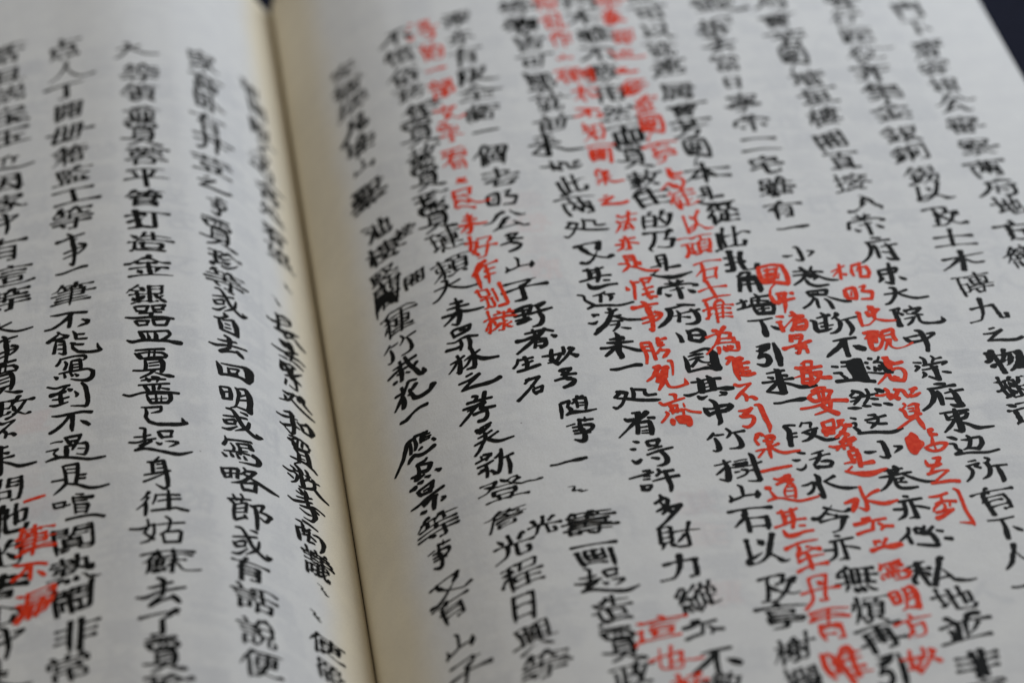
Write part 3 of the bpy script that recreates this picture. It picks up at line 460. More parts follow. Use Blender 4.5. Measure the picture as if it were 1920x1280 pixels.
    '属': [(0,0,19,77,85,76),(0,0,85,76,85,62),(0,0,18,62,85,62),(0,0,34,41,33,40,33,29),(0,0,82,40,82,29),(0,1,29,18,28,-6),(0,0,86,18,86,-4),(0,0,77,-5,85,-5,86,-4),(0,0,29,18,86,18),(0,0,34,41,81,41,82,40),(0,0,33,29,82,29),(0,0,57,50,57,6),(0,1,19,77,18,76,17,34,16,22,13,10,8,-3),(1,0,38,4,71,5,74,4),(1,1,29,50,72,52,76,54,85,51),(1,0,70,12,72,6,76,2,77,-5)],
    '山': [(1,0,50,82,50,4),(1,0,15,62,15,3),(0,0,15,3,85,3),(1,1,85,62,85,-6)],
    '工': [(0,0,50,69,50,4),(1,1,11,69,89,69),(1,1,6,3,93,3)],
    '已': [(1,0,11,74,78,74),(0,0,19,41,78,41),(1,0,92,18,90,9,87,4),(1,0,18,59,18,8,20,3,22,0,31,-1,78,-1,85,1,87,4),(0,1,78,74,79,34)],
    '常': [(1,0,50,83,50,66),(0,1,12,65,12,48),(0,1,88,66,88,48),(0,0,28,52,27,38,28,36),(0,0,28,52,72,52),(0,0,72,52,73,51,72,37),(0,1,20,22,19,-1),(0,0,82,22,82,5,81,1),(1,0,62,4,69,-1,80,0,81,1),(0,1,52,36,52,-6),(0,0,20,22,82,22),(0,0,12,65,88,66),(0,0,28,36,72,37),(1,0,20,82,27,73,27,66),(1,0,79,81,72,70,72,66)],
    '平': [(1,1,22,62,28,47,26,39),(1,1,6,31,93,31),(0,1,50,74,50,-7),(1,1,11,74,88,74),(1,1,79,63,69,42)],
    '府': [(1,1,54,31,64,14),(1,1,80,62,80,-1,78,-3,76,-4,65,-4),(1,1,47,45,94,45),(1,0,52,83,54,76,55,70),(0,1,15,69,94,70),(0,1,15,69,14,18,12,5,8,-5),(1,1,44,62,37,48,36,-7),(0,1,35,38,30,36,26,32,24,27)],
    '引': [(1,1,82,82,82,-7),(1,0,12,77,50,77),(0,0,50,77,50,54),(0,0,18,54,50,54),(0,0,18,54,17,52,15,38,15,32,13,30),(0,0,13,30,15,31,50,31),(0,0,50,31,48,9,47,2,45,0),(1,0,20,2,27,-3,32,-4,42,-3,44,-2,45,0)],
    '役': [(1,1,27,80,11,63),(0,1,48,77,48,64,47,60,45,55,38,49),(0,0,48,77,74,77),(0,1,74,77,75,53,77,51,95,51),(1,1,30,59,22,50,21,42,19,41,14,40,6,32),(1,1,18,43,21,40,21,-7),(0,0,81,36,81,31,78,26),(0,0,59,9,64,10),(1,0,26,0,33,-4),(1,0,34,36,81,36),(0,0,42,36,44,27,57,13,59,9),(0,0,33,-4,45,0,56,5,57,8,69,14,74,20,78,26),(0,1,64,10,67,5,88,-4,96,-2)],
    '徒': [(1,1,29,83,13,67),(0,1,20,43,21,42,21,-7),(0,1,65,25,91,25),(1,1,34,47,95,47),(1,1,40,68,90,68),(1,0,64,83,64,0),(1,1,44,34,40,12,37,5,33,-2),(1,1,30,62,22,51,7,35,6,31),(0,1,41,13,43,14,47,12,57,1,66,-2,72,-3,92,-3,97,1)],
    '得': [(0,0,46,78,84,78),(0,0,84,78,85,77,85,64),(0,0,45,64,85,64),(0,0,46,51,83,51,85,52,85,64),(0,1,20,42,21,41,21,-7),(1,1,33,23,94,23),(0,1,76,37,76,-1,73,-4,62,-5),(1,1,35,38,92,38),(0,0,46,78,44,77,44,52,46,51),(1,1,32,82,27,80,17,68,8,62,8,57),(1,1,30,60,15,40,5,31)],
    '從': [(1,1,29,83,13,67),(1,0,82,82,79,80,76,71,76,61),(1,0,55,82,52,80,50,74,47,60),(0,1,76,61,71,58,68,53,63,49),(0,1,76,61,88,54,93,47),(0,1,20,43,21,42,21,-7),(0,1,65,25,90,25),(0,1,65,0,66,-2,69,-3,93,-3),(0,0,43,14,45,14,48,12,52,6,58,1,65,0),(0,0,47,60,59,57,60,54,64,50,64,42,65,41,65,0),(1,1,30,62,22,51,7,35,6,30),(1,1,46,36,41,13,40,8,34,-1)],
    '心': [(1,0,33,55,33,10,34,0),(0,0,34,0,40,-2,65,-2,70,0),(1,1,80,49,92,18,90,12),(1,1,17,48,14,29,9,11),(1,0,75,18,73,4,72,1,70,0),(1,1,36,74,40,76,41,75,63,56)],
    '慣': [(0,0,19,66,25,66,27,64),(0,1,27,64,30,53,30,49,28,46),(0,0,44,55,62,55),(1,0,61,56,82,55),(1,1,10,64,9,51,6,39),(0,0,43,45,84,45),(0,0,42,34,84,34),(0,0,42,22,84,22),(0,0,52,10,52,5),(0,0,74,10,74,4),(1,1,34,67,94,67),(1,1,19,82,19,-6),(0,0,43,45,42,12),(0,0,84,45,85,11),(0,0,46,78,84,78),(0,0,64,78,63,56,62,55),(0,0,46,78,44,75,43,62,44,55),(0,0,42,12,43,10,85,11),(0,1,74,4,89,-4,96,-4),(0,0,84,78,83,60,83,56,82,55),(1,1,28,-3,36,-4,58,6)],
    '或': [(1,0,76,79,86,73),(0,0,86,73,86,65),(1,0,13,48,43,48),(0,0,43,48,43,25),(0,0,16,25,43,25),(1,0,16,51,16,25),(0,0,67,22,67,14,70,7),(1,0,89,18,92,12,92,9,91,2,89,-2),(0,0,70,7,79,-2,85,-4,89,-2),(1,1,8,3,50,12),(1,0,43,-4,55,4,70,7),(1,1,59,83,62,39,65,25,70,21),(1,1,8,64,92,64),(1,0,85,51,80,36,72,24,67,22)],
    '扎': [(1,0,57,82,58,2),(0,0,58,2,60,-1,64,-2,86,-1,90,2),(1,0,92,17,92,9,90,2),(1,1,7,61,43,61),(1,1,26,83,26,-1,24,-4,12,-4),(1,1,8,28,17,31,25,31,27,34,34,35,44,38)],
    '打': [(0,1,74,72,74,2,73,-2,71,-2,62,-4,55,-3),(1,1,6,60,40,60),(1,1,24,83,23,0,22,-2,11,-3),(1,1,43,72,95,72),(1,1,6,27,15,31,22,31,27,35,31,35,39,37,39,41)],
    '拆': [(0,1,48,72,69,76,82,80,92,77),(0,1,21,31,21,0,20,-3,10,-4),(1,1,6,60,36,60),(0,1,73,49,73,-6),(1,1,21,83,22,32),(0,1,48,50,94,50),(1,1,57,32,66,27,71,26,75,20,82,19,86,16),(0,1,48,72,47,22,43,6,38,-1,40,-5),(1,1,6,24,8,28,21,33,22,34,29,35,36,37)],
    '挪': [(0,1,72,76,72,-7),(0,0,72,76,89,76,90,75),(1,0,80,10,88,10),(1,1,17,33,18,0,16,-3,7,-4),(1,0,45,-4,52,-4,55,-4,56,-3),(1,0,34,52,58,52),(1,0,33,28,58,28),(1,1,6,61,28,61),(1,0,18,83,18,34),(0,0,59,76,58,7,57,-1,56,-3),(1,0,32,76,59,76),(0,1,44,76,41,19,34,1,30,-3,33,-5),(1,1,5,28,17,31,29,36),(0,0,90,75,89,67,83,50,83,44,90,27,90,16,89,12,88,10)],
    '接': [(1,0,62,82,64,71),(0,0,77,70,77,65,78,62,77,58),(1,1,70,47,94,46),(0,0,60,46,60,39,58,35,57,31),(1,1,34,30,54,29),(1,0,35,-4,52,-1,59,2,62,3,63,7),(0,0,72,5,82,0),(0,1,82,0,87,-3,94,-2),(1,1,5,61,32,61),(1,1,19,83,19,-1,18,-3,17,-4,8,-4),(0,1,57,31,56,29,53,29,52,28,41,12),(1,1,55,30,95,29),(1,1,5,27,11,30,18,31,21,34,28,35,32,38),(0,0,51,70,50,61,54,56,53,47),(1,0,35,47,72,47),(1,1,39,70,91,70),(0,0,47,16,48,14,70,7,74,3,82,0),(1,0,85,64,79,62,74,54,73,49,72,47),(0,0,80,29,79,21,72,10,71,8,72,5)],
    '插': [(0,1,43,38,56,43),(1,0,74,40,88,40),(1,0,10,-5,17,-4,19,-1),(0,1,43,21,57,21),(1,0,74,21,88,21),(1,1,38,57,94,57),(1,1,7,61,32,61),(0,0,66,75,66,1),(1,0,20,83,19,-1),(0,0,43,0,88,0),(0,1,88,40,88,-7),(0,1,43,38,43,-7),(1,1,42,74,86,79),(1,1,5,27,11,29,18,30,22,34,31,35,33,40)],
    '搬': [(1,0,48,83,46,80,44,76,44,69),(0,1,84,77,85,51,88,50,95,50),(0,0,69,76,84,77),(0,0,69,76,69,59,66,52),(0,0,36,68,36,40),(0,0,56,49,64,49,66,52),(0,0,30,36,37,38,55,38),(0,0,67,38,88,38),(0,0,30,36,36,37),(0,1,36,37,34,12,32,4,29,-2,31,-8),(1,0,17,30,17,-2),(1,0,8,-5,15,-4,17,-2),(1,0,54,1,57,-2,62,-3,64,-3,66,-1),(1,1,6,60,27,60),(1,1,43,61,47,49,46,44),(1,1,43,30,47,18,46,13),(0,1,67,38,67,30,70,22,83,2,92,-4),(1,0,17,83,18,31),(0,1,56,68,56,0,53,-3,45,-4),(1,0,4,24,16,27,36,40),(0,0,88,38,87,32,84,23,73,5,66,-1),(0,0,36,68,56,68)],
    '摆': [(0,0,41,76,41,55),(0,0,90,77,90,55),(0,0,57,77,57,55),(0,0,73,77,73,55),(1,1,35,21,59,20),(0,0,57,20,55,14,51,8),(0,1,51,8,48,6,47,0,43,-2,41,-2,41,-7),(1,0,44,0,55,-1,75,1,83,1,84,2),(1,0,9,-4,15,-4,19,-2),(1,1,40,38,91,38),(1,1,6,61,32,61),(1,0,64,48,64,21),(1,0,20,83,20,0,19,-2),(0,0,41,55,90,55),(0,0,41,76,42,77,90,77),(0,1,57,20,94,21),(1,1,5,28,19,31,22,34,26,34,31,36,34,41),(1,1,80,12,91,-5)],
    '政': [(1,0,65,82,62,70,61,63,59,61,57,50,53,47,52,44,50,43),(0,0,85,62,85,53,81,38,75,24),(0,0,69,24,72,22,75,24),(1,0,12,53,13,8),(1,0,55,50,60,47,64,32,67,26,69,24),(0,0,30,44,43,44,50,43),(0,0,69,24,72,21,72,15,64,8),(1,0,48,-4,57,1,72,14),(0,0,30,74,30,12),(1,1,6,74,50,74),(1,1,58,63,95,62),(1,1,5,5,47,15,49,16,49,20),(0,1,72,14,75,12,83,3,90,-2,94,-1)],
    '故': [(0,0,53,49,56,50,59,48,63,33,67,24),(0,0,67,24,71,22),(0,0,41,36,40,35,40,7),(0,0,12,7,40,7),(1,0,41,-1,46,-2,56,3,71,10),(1,0,26,83,26,36),(1,1,5,61,47,61),(0,0,12,35,41,36),(0,1,12,35,12,-2),(0,1,59,63,95,62),(0,0,85,62,83,51,78,32,74,25,70,21,71,10),(0,1,71,10,81,5,90,-2,95,-1),(1,0,63,82,57,61,56,52,51,48,48,42,46,41,44,40,41,36)],
    '敷': [(1,1,39,80,42,81,49,76),(1,0,70,83,67,62),(1,0,51,80,47,77,47,72),(1,0,69,64,66,61,64,49,60,45),(0,0,60,45,65,48,67,46,73,26,75,24,78,25),(0,0,22,14,46,13),(0,1,46,13,46,5,44,-2,41,-4,31,-4),(0,1,76,13,80,11,84,5,91,-2),(0,0,12,52,49,52),(0,0,11,62,48,62),(1,0,30,83,30,29,30,26),(0,1,11,62,11,33),(1,1,5,72,55,72),(0,1,48,62,49,61,49,33),(0,1,67,62,95,62),(1,1,4,25,55,25),(0,1,12,42,57,41,60,36),(0,1,23,24,19,6,14,-1,10,-3,2,-3),(0,1,88,62,88,56,85,40,81,27,76,23,74,12,69,6,58,-4)],
    '文': [(1,0,47,82,52,73,52,63),(1,0,6,63,24,63),(0,0,40,35,57,27),(0,0,74,62,74,56,71,48,65,38,57,27),(0,1,74,62,76,63,95,63),(0,0,40,35,47,17),(1,1,22,62,77,62),(0,1,24,63,25,62,26,57,29,48,52,19,59,13,72,5,89,-2,97,0),(1,0,2,0,10,-3,37,9,47,17)],
    '方': [(1,0,49,80,53,73,53,63),(0,0,38,63,38,51,37,44,37,40),(0,0,37,40,79,40),(0,1,79,40,77,11,75,4,73,-1,69,-3,53,-3,47,1),(0,0,31,21,28,15),(0,1,28,15,23,7,11,-3),(1,1,8,63,92,63),(1,0,37,43,33,26,28,15)],
    '日': [(0,0,22,74,79,74),(0,0,22,39,79,39),(0,0,22,3,79,3),(0,1,22,74,21,-5),(0,1,79,74,79,-5)],
    '明': [(0,0,54,77,89,77),(0,0,12,75,37,74),(0,0,54,52,88,52),(0,0,12,49,37,49),(0,0,12,22,37,22),(0,0,53,28,88,28),(1,0,72,-4,85,-4,87,-3,89,-1),(0,0,53,28,48,12),(0,0,48,12,44,5),(0,0,48,12,44,5),(0,1,44,5,36,-5),(0,0,89,77,89,-1),(0,1,12,75,11,10),(0,0,37,74,37,22),(0,0,54,77,52,26,50,17,48,12)],
    '是': [(0,0,21,77,78,77),(0,0,20,64,79,64),(0,0,20,50,79,50),(1,0,27,28,25,23,24,15,28,11),(0,1,51,19,86,19),(1,1,6,36,93,36),(0,0,51,36,51,0),(0,0,21,77,20,76,20,50),(0,0,78,77,79,76,79,50),(0,1,22,14,19,8,12,-1,7,-4),(0,1,22,14,33,6,41,1,53,-2,93,-2)],
    '暇': [(0,0,41,76,42,77,60,77),(0,0,60,77,60,52),(0,0,41,51,60,52),(1,0,68,76,90,76),(0,0,90,76,90,52),(1,0,68,52,90,52),(0,0,11,74,28,74),(0,0,11,44,28,44),(0,0,11,14,28,15),(0,0,69,37,89,37),(0,1,41,34,60,34),(0,1,41,16,62,16),(0,0,28,74,28,15),(0,1,41,76,41,-6),(0,1,11,74,11,4),(0,1,69,37,70,31,76,15,78,14,88,0,90,-2,94,-2),(0,1,89,37,89,29,83,16,80,14,65,-2,58,-2)],
    '書': [(0,0,22,9,22,19,24,21,78,21),(0,0,22,9,78,9),(0,0,22,9,22,-2),(0,0,22,-2,78,-2),(1,1,13,42,87,42),(1,0,16,52,78,52),(1,0,17,75,77,75),(1,1,6,64,93,64),(1,0,50,82,49,31),(1,1,7,31,93,31),(0,0,78,21,79,19,78,-2),(0,0,77,75,78,74,78,52)],
    '最': [(0,0,21,78,78,78),(0,0,78,78,79,77,79,66),(0,0,21,66,79,66),(0,0,22,54,78,54,79,55,79,66),(0,0,18,30,43,30),(0,0,18,17,43,17),(0,1,43,42,43,-6),(1,1,6,42,94,42),(0,0,18,42,18,3),(1,1,51,30,88,29),(1,1,6,1,52,7),(1,1,90,31,86,29,84,21,57,-2,52,-4),(0,0,21,78,21,55,22,54),(0,1,58,30,59,23,78,2,96,-3)],
    '會': [(0,0,65,67,63,63),(0,0,36,66,37,63,63,63),(0,0,33,52,33,45,36,40,36,33),(0,0,50,52,50,34),(0,0,26,22,74,22),(0,0,26,10,75,10),(0,0,26,-2,75,-2),(1,0,48,33,79,32,80,34),(0,0,20,33,48,32,50,34),(0,0,26,22,26,-2),(0,0,74,22,75,21,75,-2),(0,1,20,52,80,52,86,59,89,58,96,59),(0,0,66,52,66,44,63,33),(0,0,52,79,58,73,79,61,85,60),(0,0,85,60,80,51,80,34),(1,0,6,58,11,57,15,58,37,70,47,78,52,79),(1,0,15,60,18,57,20,33)],
    '有': [(1,0,46,82,41,80,40,77,39,68),(1,1,8,68,37,67),(0,0,29,47,31,49,78,49),(0,1,29,47,27,44,21,42,16,35),(0,0,29,32,78,32),(0,0,29,15,78,15),(1,0,61,-4,74,-4,78,-2),(0,0,78,49,78,-2),(0,1,34,67,33,59,31,57,29,-7),(0,1,34,67,36,68,92,68)],
    '望': [(1,0,26,82,28,71),(0,0,59,78,86,78),(0,0,18,70,18,44),(0,0,58,65,87,65),(0,0,57,52,87,52),(1,0,73,37,85,37,86,38),(0,1,18,44,28,45,46,50),(0,1,18,44,15,41,15,37),(1,1,13,28,52,27),(0,1,51,28,88,28),(1,1,18,13,83,13),(1,1,6,-2,93,-2),(0,0,86,78,88,77,88,45,86,38),(0,0,51,28,50,26,50,-2),(1,1,5,70,49,70),(0,1,59,78,58,77,53,42,49,39)],
    '朝': [(0,0,60,76,88,76),(0,0,60,52,88,52),(0,0,12,41,44,41),(0,0,59,28,88,28),(1,1,5,13,47,13,48,12,52,12,55,9),(1,1,6,70,49,70),(1,0,27,83,27,56),(0,0,43,55,44,28),(0,1,88,76,88,-1,85,-4,75,-4),(0,1,28,26,27,-7),(0,0,12,55,43,55),(0,0,12,27,44,28),(0,0,12,55,11,54,11,28,12,27),(0,1,60,76,59,28,56,12,53,10,53,5,47,-3,42,-3)],
    '木': [(0,1,48,49,51,48,53,46,58,44,66,32,79,19),(1,1,50,83,50,-7),(0,1,48,49,41,44,37,35,25,21,17,14,9,8),(1,1,8,56,45,56,48,52,54,56,93,56)],
    '本': [(1,1,50,83,50,-7),(1,1,7,59,92,59),(0,1,40,59,38,49,20,22,14,16,7,13),(0,0,60,59,61,51,69,36,81,20),(1,1,24,15,96,15)],
    '来': [(1,0,70,47,71,37),(1,1,11,68,89,68),(1,1,50,83,50,-7),(1,1,83,60,78,58,71,45,65,42),(1,1,7,36,43,36,63,24,70,15,90,2,96,3),(1,1,6,2,11,2,31,16,37,23,57,36,93,36),(1,0,22,62,30,47,28,42,28,37)],
    '楼': [(1,0,21,83,21,62),(0,1,21,62,33,61),(1,0,46,79,50,70,50,62),(1,0,7,61,21,61),(0,1,67,57,89,43,90,42,95,44),(0,0,21,47,28,44,30,41),(0,1,30,41,32,37,31,31),(0,1,17,38,20,39,21,38,21,-7),(0,0,54,26,50,13),(0,0,50,13,52,11,60,9),(0,0,60,9,62,6,61,4),(0,1,71,6,72,3,86,-3,92,-2),(1,1,57,27,93,26),(1,0,35,43,42,42,54,51,58,56,67,57),(1,0,86,81,80,70,80,62),(1,0,65,83,65,58,63,36,60,33,59,28),(1,1,39,61,59,61,60,60,72,61,92,61),(1,0,37,26,59,28),(1,0,38,-4,56,0,60,2,63,6,72,10,78,18,79,26),(0,1,21,61,20,40,14,37,7,20,7,11)],
    '榭': [(1,0,54,83,49,80,48,70),(1,0,19,83,19,62),(0,1,19,62,30,61),(1,0,6,61,19,61),(0,0,19,61,18,49),(0,1,18,49,26,46,29,41,29,34),(1,0,70,0,76,-4,83,-4),(0,0,39,57,58,57),(1,1,70,47,69,42,73,32,75,24),(0,0,39,43,58,43),(1,1,15,42,19,38,19,-7),(1,0,47,-4,56,-4,59,-2),(0,1,55,26,52,24,52,22,48,17,35,5),(1,0,86,83,86,1,85,-2,83,-4),(1,1,66,58,95,58),(0,0,39,70,39,28),(1,1,19,51,17,41,12,38,9,27,6,22,6,12),(0,0,39,70,59,70),(1,0,31,28,52,28,55,26),(0,0,59,70,59,-2)],
    '樓': [(1,0,22,83,22,62),(0,1,22,62,32,61),(1,0,7,61,22,61),(0,0,19,43,22,45,29,42,29,41),(0,1,43,32,60,32),(0,0,43,44,42,34,43,32),(0,0,88,43,88,34,87,32),(1,1,18,44,22,40,22,-7),(0,0,19,43,10,25),(0,1,29,41,32,36,31,29),(0,0,58,31,57,24),(0,1,10,25,7,20,7,12),(1,1,35,21,53,20),(0,0,48,10,50,8,59,6,61,3),(1,1,70,5,74,1,88,-4,90,-1),(0,0,45,54,86,54),(1,1,37,65,94,65),(1,0,64,83,64,33),(0,0,43,44,87,44,88,43),(0,0,44,75,85,76),(0,0,44,75,45,54),(0,1,57,24,56,21,51,20,42,6),(1,1,54,22,95,21),(0,0,85,76,86,74,86,54),(0,0,22,61,21,46,17,40,15,39,14,35,10,25),(0,0,79,20,78,14,72,3),(1,0,32,-1,38,-5,44,-4,72,3),(0,0,58,31,66,32,87,32)],
    '樣': [(1,0,86,81,82,81,79,78,77,70),(1,0,51,82,54,77,56,70),(1,1,75,70,94,70),(0,0,20,40,23,42,30,40,31,36),(0,1,64,39,79,33),(0,0,20,40,15,36,14,32,8,19),(0,0,20,40,8,19),(0,1,31,36,34,32,34,25),(1,0,46,29,66,29),(1,0,91,26,85,22,79,15),(0,1,8,19,7,18,7,10),(1,0,37,18,53,18,54,17),(1,0,53,-4,63,-5,66,-4),(0,0,67,18,72,16,79,15),(0,0,79,15,80,8,85,3),(0,1,85,3,90,0,97,1),(1,1,44,58,91,58),(1,1,6,59,36,59),(1,1,38,46,95,46),(1,1,23,83,21,45,22,38,22,-7),(1,0,40,70,77,70),(0,0,66,29,66,-4),(0,0,66,69,66,47,62,42,64,39),(0,1,54,17,52,10,39,-1,34,0)],
    '樹': [(1,0,37,45,61,45),(0,0,61,45,62,29),(0,0,39,28,60,28,62,29),(1,0,39,47,39,28),(1,1,73,47,72,40,74,34,77,21),(0,0,18,40,20,42,27,39),(0,1,27,39,30,33,30,26),(0,1,18,40,13,34,10,22,7,18,7,10),(1,0,61,22,56,9,55,2),(1,1,40,21,44,7),(1,1,86,83,86,0,85,-4,74,-4),(1,1,33,71,66,71),(1,0,50,83,50,56),(1,1,6,59,32,59),(1,1,68,58,95,58),(1,1,35,56,64,56),(1,1,32,-2,66,3,68,6),(1,1,20,83,19,47,20,36,20,-7)],
    '欄': [(0,0,37,78,56,78),(0,0,69,78,88,78),(0,0,36,66,55,66),(0,0,68,66,88,66),(0,0,36,53,55,53),(0,0,69,53,88,53),(1,0,80,-5,88,-4),(0,0,19,44,25,41),(0,1,25,41,27,38,26,30),(0,1,16,35,18,33,18,-7),(0,0,48,32,48,18),(0,0,76,32,76,18),(0,0,62,17,66,19),(1,1,54,29,56,22),(0,0,66,19,63,12),(0,1,63,12,68,10,73,7),(1,1,44,42,81,42),(0,0,56,78,55,53),(1,0,62,49,62,17),(1,1,8,60,28,60),(0,0,88,78,89,-1,88,-4),(0,1,37,78,36,-7),(0,1,69,32,70,26,62,12,62,-3),(0,0,69,78,69,53),(0,0,48,18,58,18,60,15,69,18,76,18),(0,0,48,32,76,32),(1,0,44,3,47,3,66,19),(1,1,18,83,17,42,7,19,7,10)],
    '此': [(1,1,16,62,17,-2),(0,1,35,50,51,50),(1,0,94,17,92,4,89,0),(0,0,64,1,67,-1,87,-1,89,0),(0,0,64,1,89,0),(1,0,62,83,62,5,63,1,64,1),(1,0,35,83,35,4),(1,1,6,-4,17,0,34,2,52,6),(0,1,62,44,70,45,87,57,93,56)],
    '池': [(1,1,65,83,66,52),(0,1,88,61,88,29,86,25,84,22,74,22),(1,1,3,49,10,51,19,46),(0,1,65,51,65,15),(1,1,28,27,12,-3),(1,0,93,12,90,1,89,-1),(1,0,43,73,43,5,44,2,46,-1,50,-3,85,-3,89,-1),(1,0,30,39,36,42,42,43,44,47,53,48,66,55,74,57,82,60,88,61),(1,1,7,78,15,78,30,71)],
    '泉': [(1,0,50,83,47,79,47,74,45,73),(0,0,21,73,45,73),(1,0,44,73,79,73),(0,0,20,57,80,57),(1,0,34,-4,45,-4,48,-4,49,-2),(0,0,74,8,79,5),(0,1,79,5,89,0,96,2),(0,0,21,73,20,71,20,42),(0,0,20,42,80,42),(0,0,50,41,49,-2),(0,0,51,27,57,25,60,21,64,19,67,14,79,5),(0,0,79,73,80,71,83,39,83,32),(1,1,8,28,39,28),(0,1,34,27,32,20,21,8,10,0,4,2),(0,0,83,32,67,21,66,21,66,17)],
    '法': [(1,1,12,80,24,74),(1,1,7,52,18,47),(0,0,57,28,52,17),(1,1,27,23,12,-3),(0,0,44,2,53,2,82,5,82,6),(1,1,39,64,89,64),(1,1,35,38,93,38),(1,0,63,83,63,40,59,35,52,17),(0,1,52,17,40,-3),(1,1,75,21,86,5,89,-2,87,-9)],
    '添': [(1,1,12,80,23,73),(1,1,34,75,60,74),(0,0,59,75,58,74,57,67,56,62,55,55),(0,1,59,75,91,75),(1,1,30,55,52,54),(1,1,6,53,18,47),(1,0,57,39,57,-1,55,-3),(1,1,44,27,36,12),(1,1,81,27,89,15,93,5),(1,1,22,25,10,-3),(1,0,68,25,73,8),(0,0,69,22,73,8),(1,0,40,-1,46,-5,54,-4,55,-3),(0,1,50,54,52,55,94,55),(0,1,72,54,74,47,87,34,91,32,93,34),(0,1,50,54,44,41,35,32,29,29)],
    '清': [(1,1,9,77,14,78,25,70),(1,1,3,50,10,51,21,44),(0,0,40,37,82,37),(1,1,25,27,12,-2),(0,0,39,24,82,24),(0,0,39,10,82,10),(1,0,70,-4,81,-4,81,-3),(1,1,33,74,90,74),(1,1,35,61,88,61),(1,0,61,82,61,49),(1,1,29,49,94,49),(0,1,40,37,39,-6),(0,0,82,37,83,0,81,-3)],
    '漏': [(1,1,11,80,23,72),(0,0,36,77,88,77),(0,0,88,77,87,61),(0,0,36,61,87,61),(1,1,5,51,10,51,20,46),(0,1,90,34,89,-3,88,-5,78,-6),(0,1,43,34,43,-7),(1,1,18,31,21,24,10,-2),(1,1,72,25,80,20),(0,1,66,10,75,10,77,8),(1,1,52,10,59,4),(0,1,66,48,66,-6),(0,1,36,48,94,48),(0,1,36,77,33,19,30,8,25,-4),(0,0,35,35,90,34)],
    '点': [(0,1,49,70,89,70),(0,0,79,50,80,26),(0,0,20,25,80,26),(0,0,20,50,20,25),(1,1,37,12,39,6,39,-6),(0,0,20,50,79,50),(1,0,49,83,49,50),(1,1,59,13,65,-5),(1,1,79,14,91,-4),(1,1,21,13,12,-2,7,-6)],
    '為': [(1,0,21,81,26,80,32,72,31,64),(0,0,73,64,72,46),(0,0,81,45,79,28),(0,1,89,28,88,13,84,-2,82,-4,78,-5,70,-5,65,-1),(1,1,38,17,40,3,39,-2),(1,1,52,17,58,2),(1,1,24,16,21,6,14,-5),(1,1,69,17,73,7),(1,0,9,64,73,64),(0,0,27,29,28,28,89,28),(0,0,34,42,40,46,81,45),(1,1,55,82,50,72,50,66,44,62,43,57,41,52,40,48,21,27,6,16)],
    '無': [(1,1,59,12,64,-6),(1,1,38,11,40,-5),(0,0,40,69,40,22),(0,0,59,69,59,22),(0,0,77,69,77,22),(1,0,20,67,22,64,22,22),(1,1,9,45,90,45),(1,1,7,22,93,22),(1,1,23,11,19,10,13,-1,6,-6),(1,0,28,82,24,70),(1,1,12,59,15,62,20,64,22,66,22,70,90,69),(1,1,79,13,90,-3,98,-6)],
    '然': [(0,1,24,71,27,72,49,71),(0,0,43,56,37,45),(1,1,16,47,24,44,31,37),(1,1,20,13,17,6,8,-7),(1,1,38,12,40,-6),(1,1,59,12,64,-5),(1,1,79,14,92,-6),(1,1,51,60,93,60),(1,0,70,82,70,48,69,47),(1,0,51,72,46,71,46,64,41,54,39,53,38,48,37,45),(1,1,28,83,27,73,17,60,6,47),(0,1,69,47,70,47,74,45,76,38,86,25,92,21),(0,1,69,47,67,45,62,34,47,21,40,21),(1,0,4,24,12,22,28,34,30,39,34,40,37,45)],
    '煩': [(1,1,42,77,69,77),(0,0,67,77,66,73,64,62),(0,1,67,77,94,77),(1,1,39,65,32,46),(1,1,12,63,11,50,7,39),(0,0,49,46,87,46),(0,0,49,31,87,31),(0,0,57,14,57,6),(0,0,78,14,78,8,81,5),(0,0,49,60,49,15),(0,0,86,61,87,60,87,16),(0,0,49,60,50,61,86,61),(0,0,49,15,86,15,87,16),(1,0,35,-3,41,-4,57,6),(1,1,24,82,24,42,20,20,16,8,11,0),(0,1,81,5,97,-6),(0,1,22,21,24,21,27,20,36,9,35,5)],
    '熱': [(0,0,82,66,83,34,85,25,85,23,88,21,91,21,92,22),(1,1,7,48,9,46,19,52),(0,1,64,44,64,41,70,40,76,34),(1,0,92,39,94,30,93,24,92,22),(1,1,24,9,20,9,19,8,13,-2,11,-4,6,-5),(1,1,59,10,63,-6),(1,1,38,9,39,-5),(1,1,9,37,46,37),(1,1,11,74,46,74),(1,0,28,46,28,22),(1,0,28,82,28,62),(1,0,53,67,82,66),(1,1,76,11,82,9,90,-4,97,-6),(1,1,6,61,49,61),(1,0,34,54,46,47,52,50,56,50,57,49,62,48,64,44),(1,1,66,84,66,57,62,35,54,22,50,21,46,24,6,19)],
    '物': [(0,0,91,64,88,16,86,7,82,-2),(1,0,66,1,71,-3,79,-3,82,-2),(0,1,79,63,79,55,77,48,69,26,59,9,48,-2),(0,0,59,45,53,33),(1,1,26,83,26,-7),(0,1,11,60,38,60),(1,1,5,22,8,26,19,29,23,29,27,33,34,34,40,37),(0,0,64,63,64,57,53,33),(0,0,49,59,53,64,91,64),(1,1,56,82,53,71,53,65,40,44),(1,1,13,77,9,52,7,47,4,45),(0,1,53,33,48,25,43,19,38,18)],
    '玉': [(1,1,65,28,79,16),(0,0,49,74,49,0),(1,1,16,40,85,40),(1,1,6,0,94,0),(1,1,11,74,89,74)],
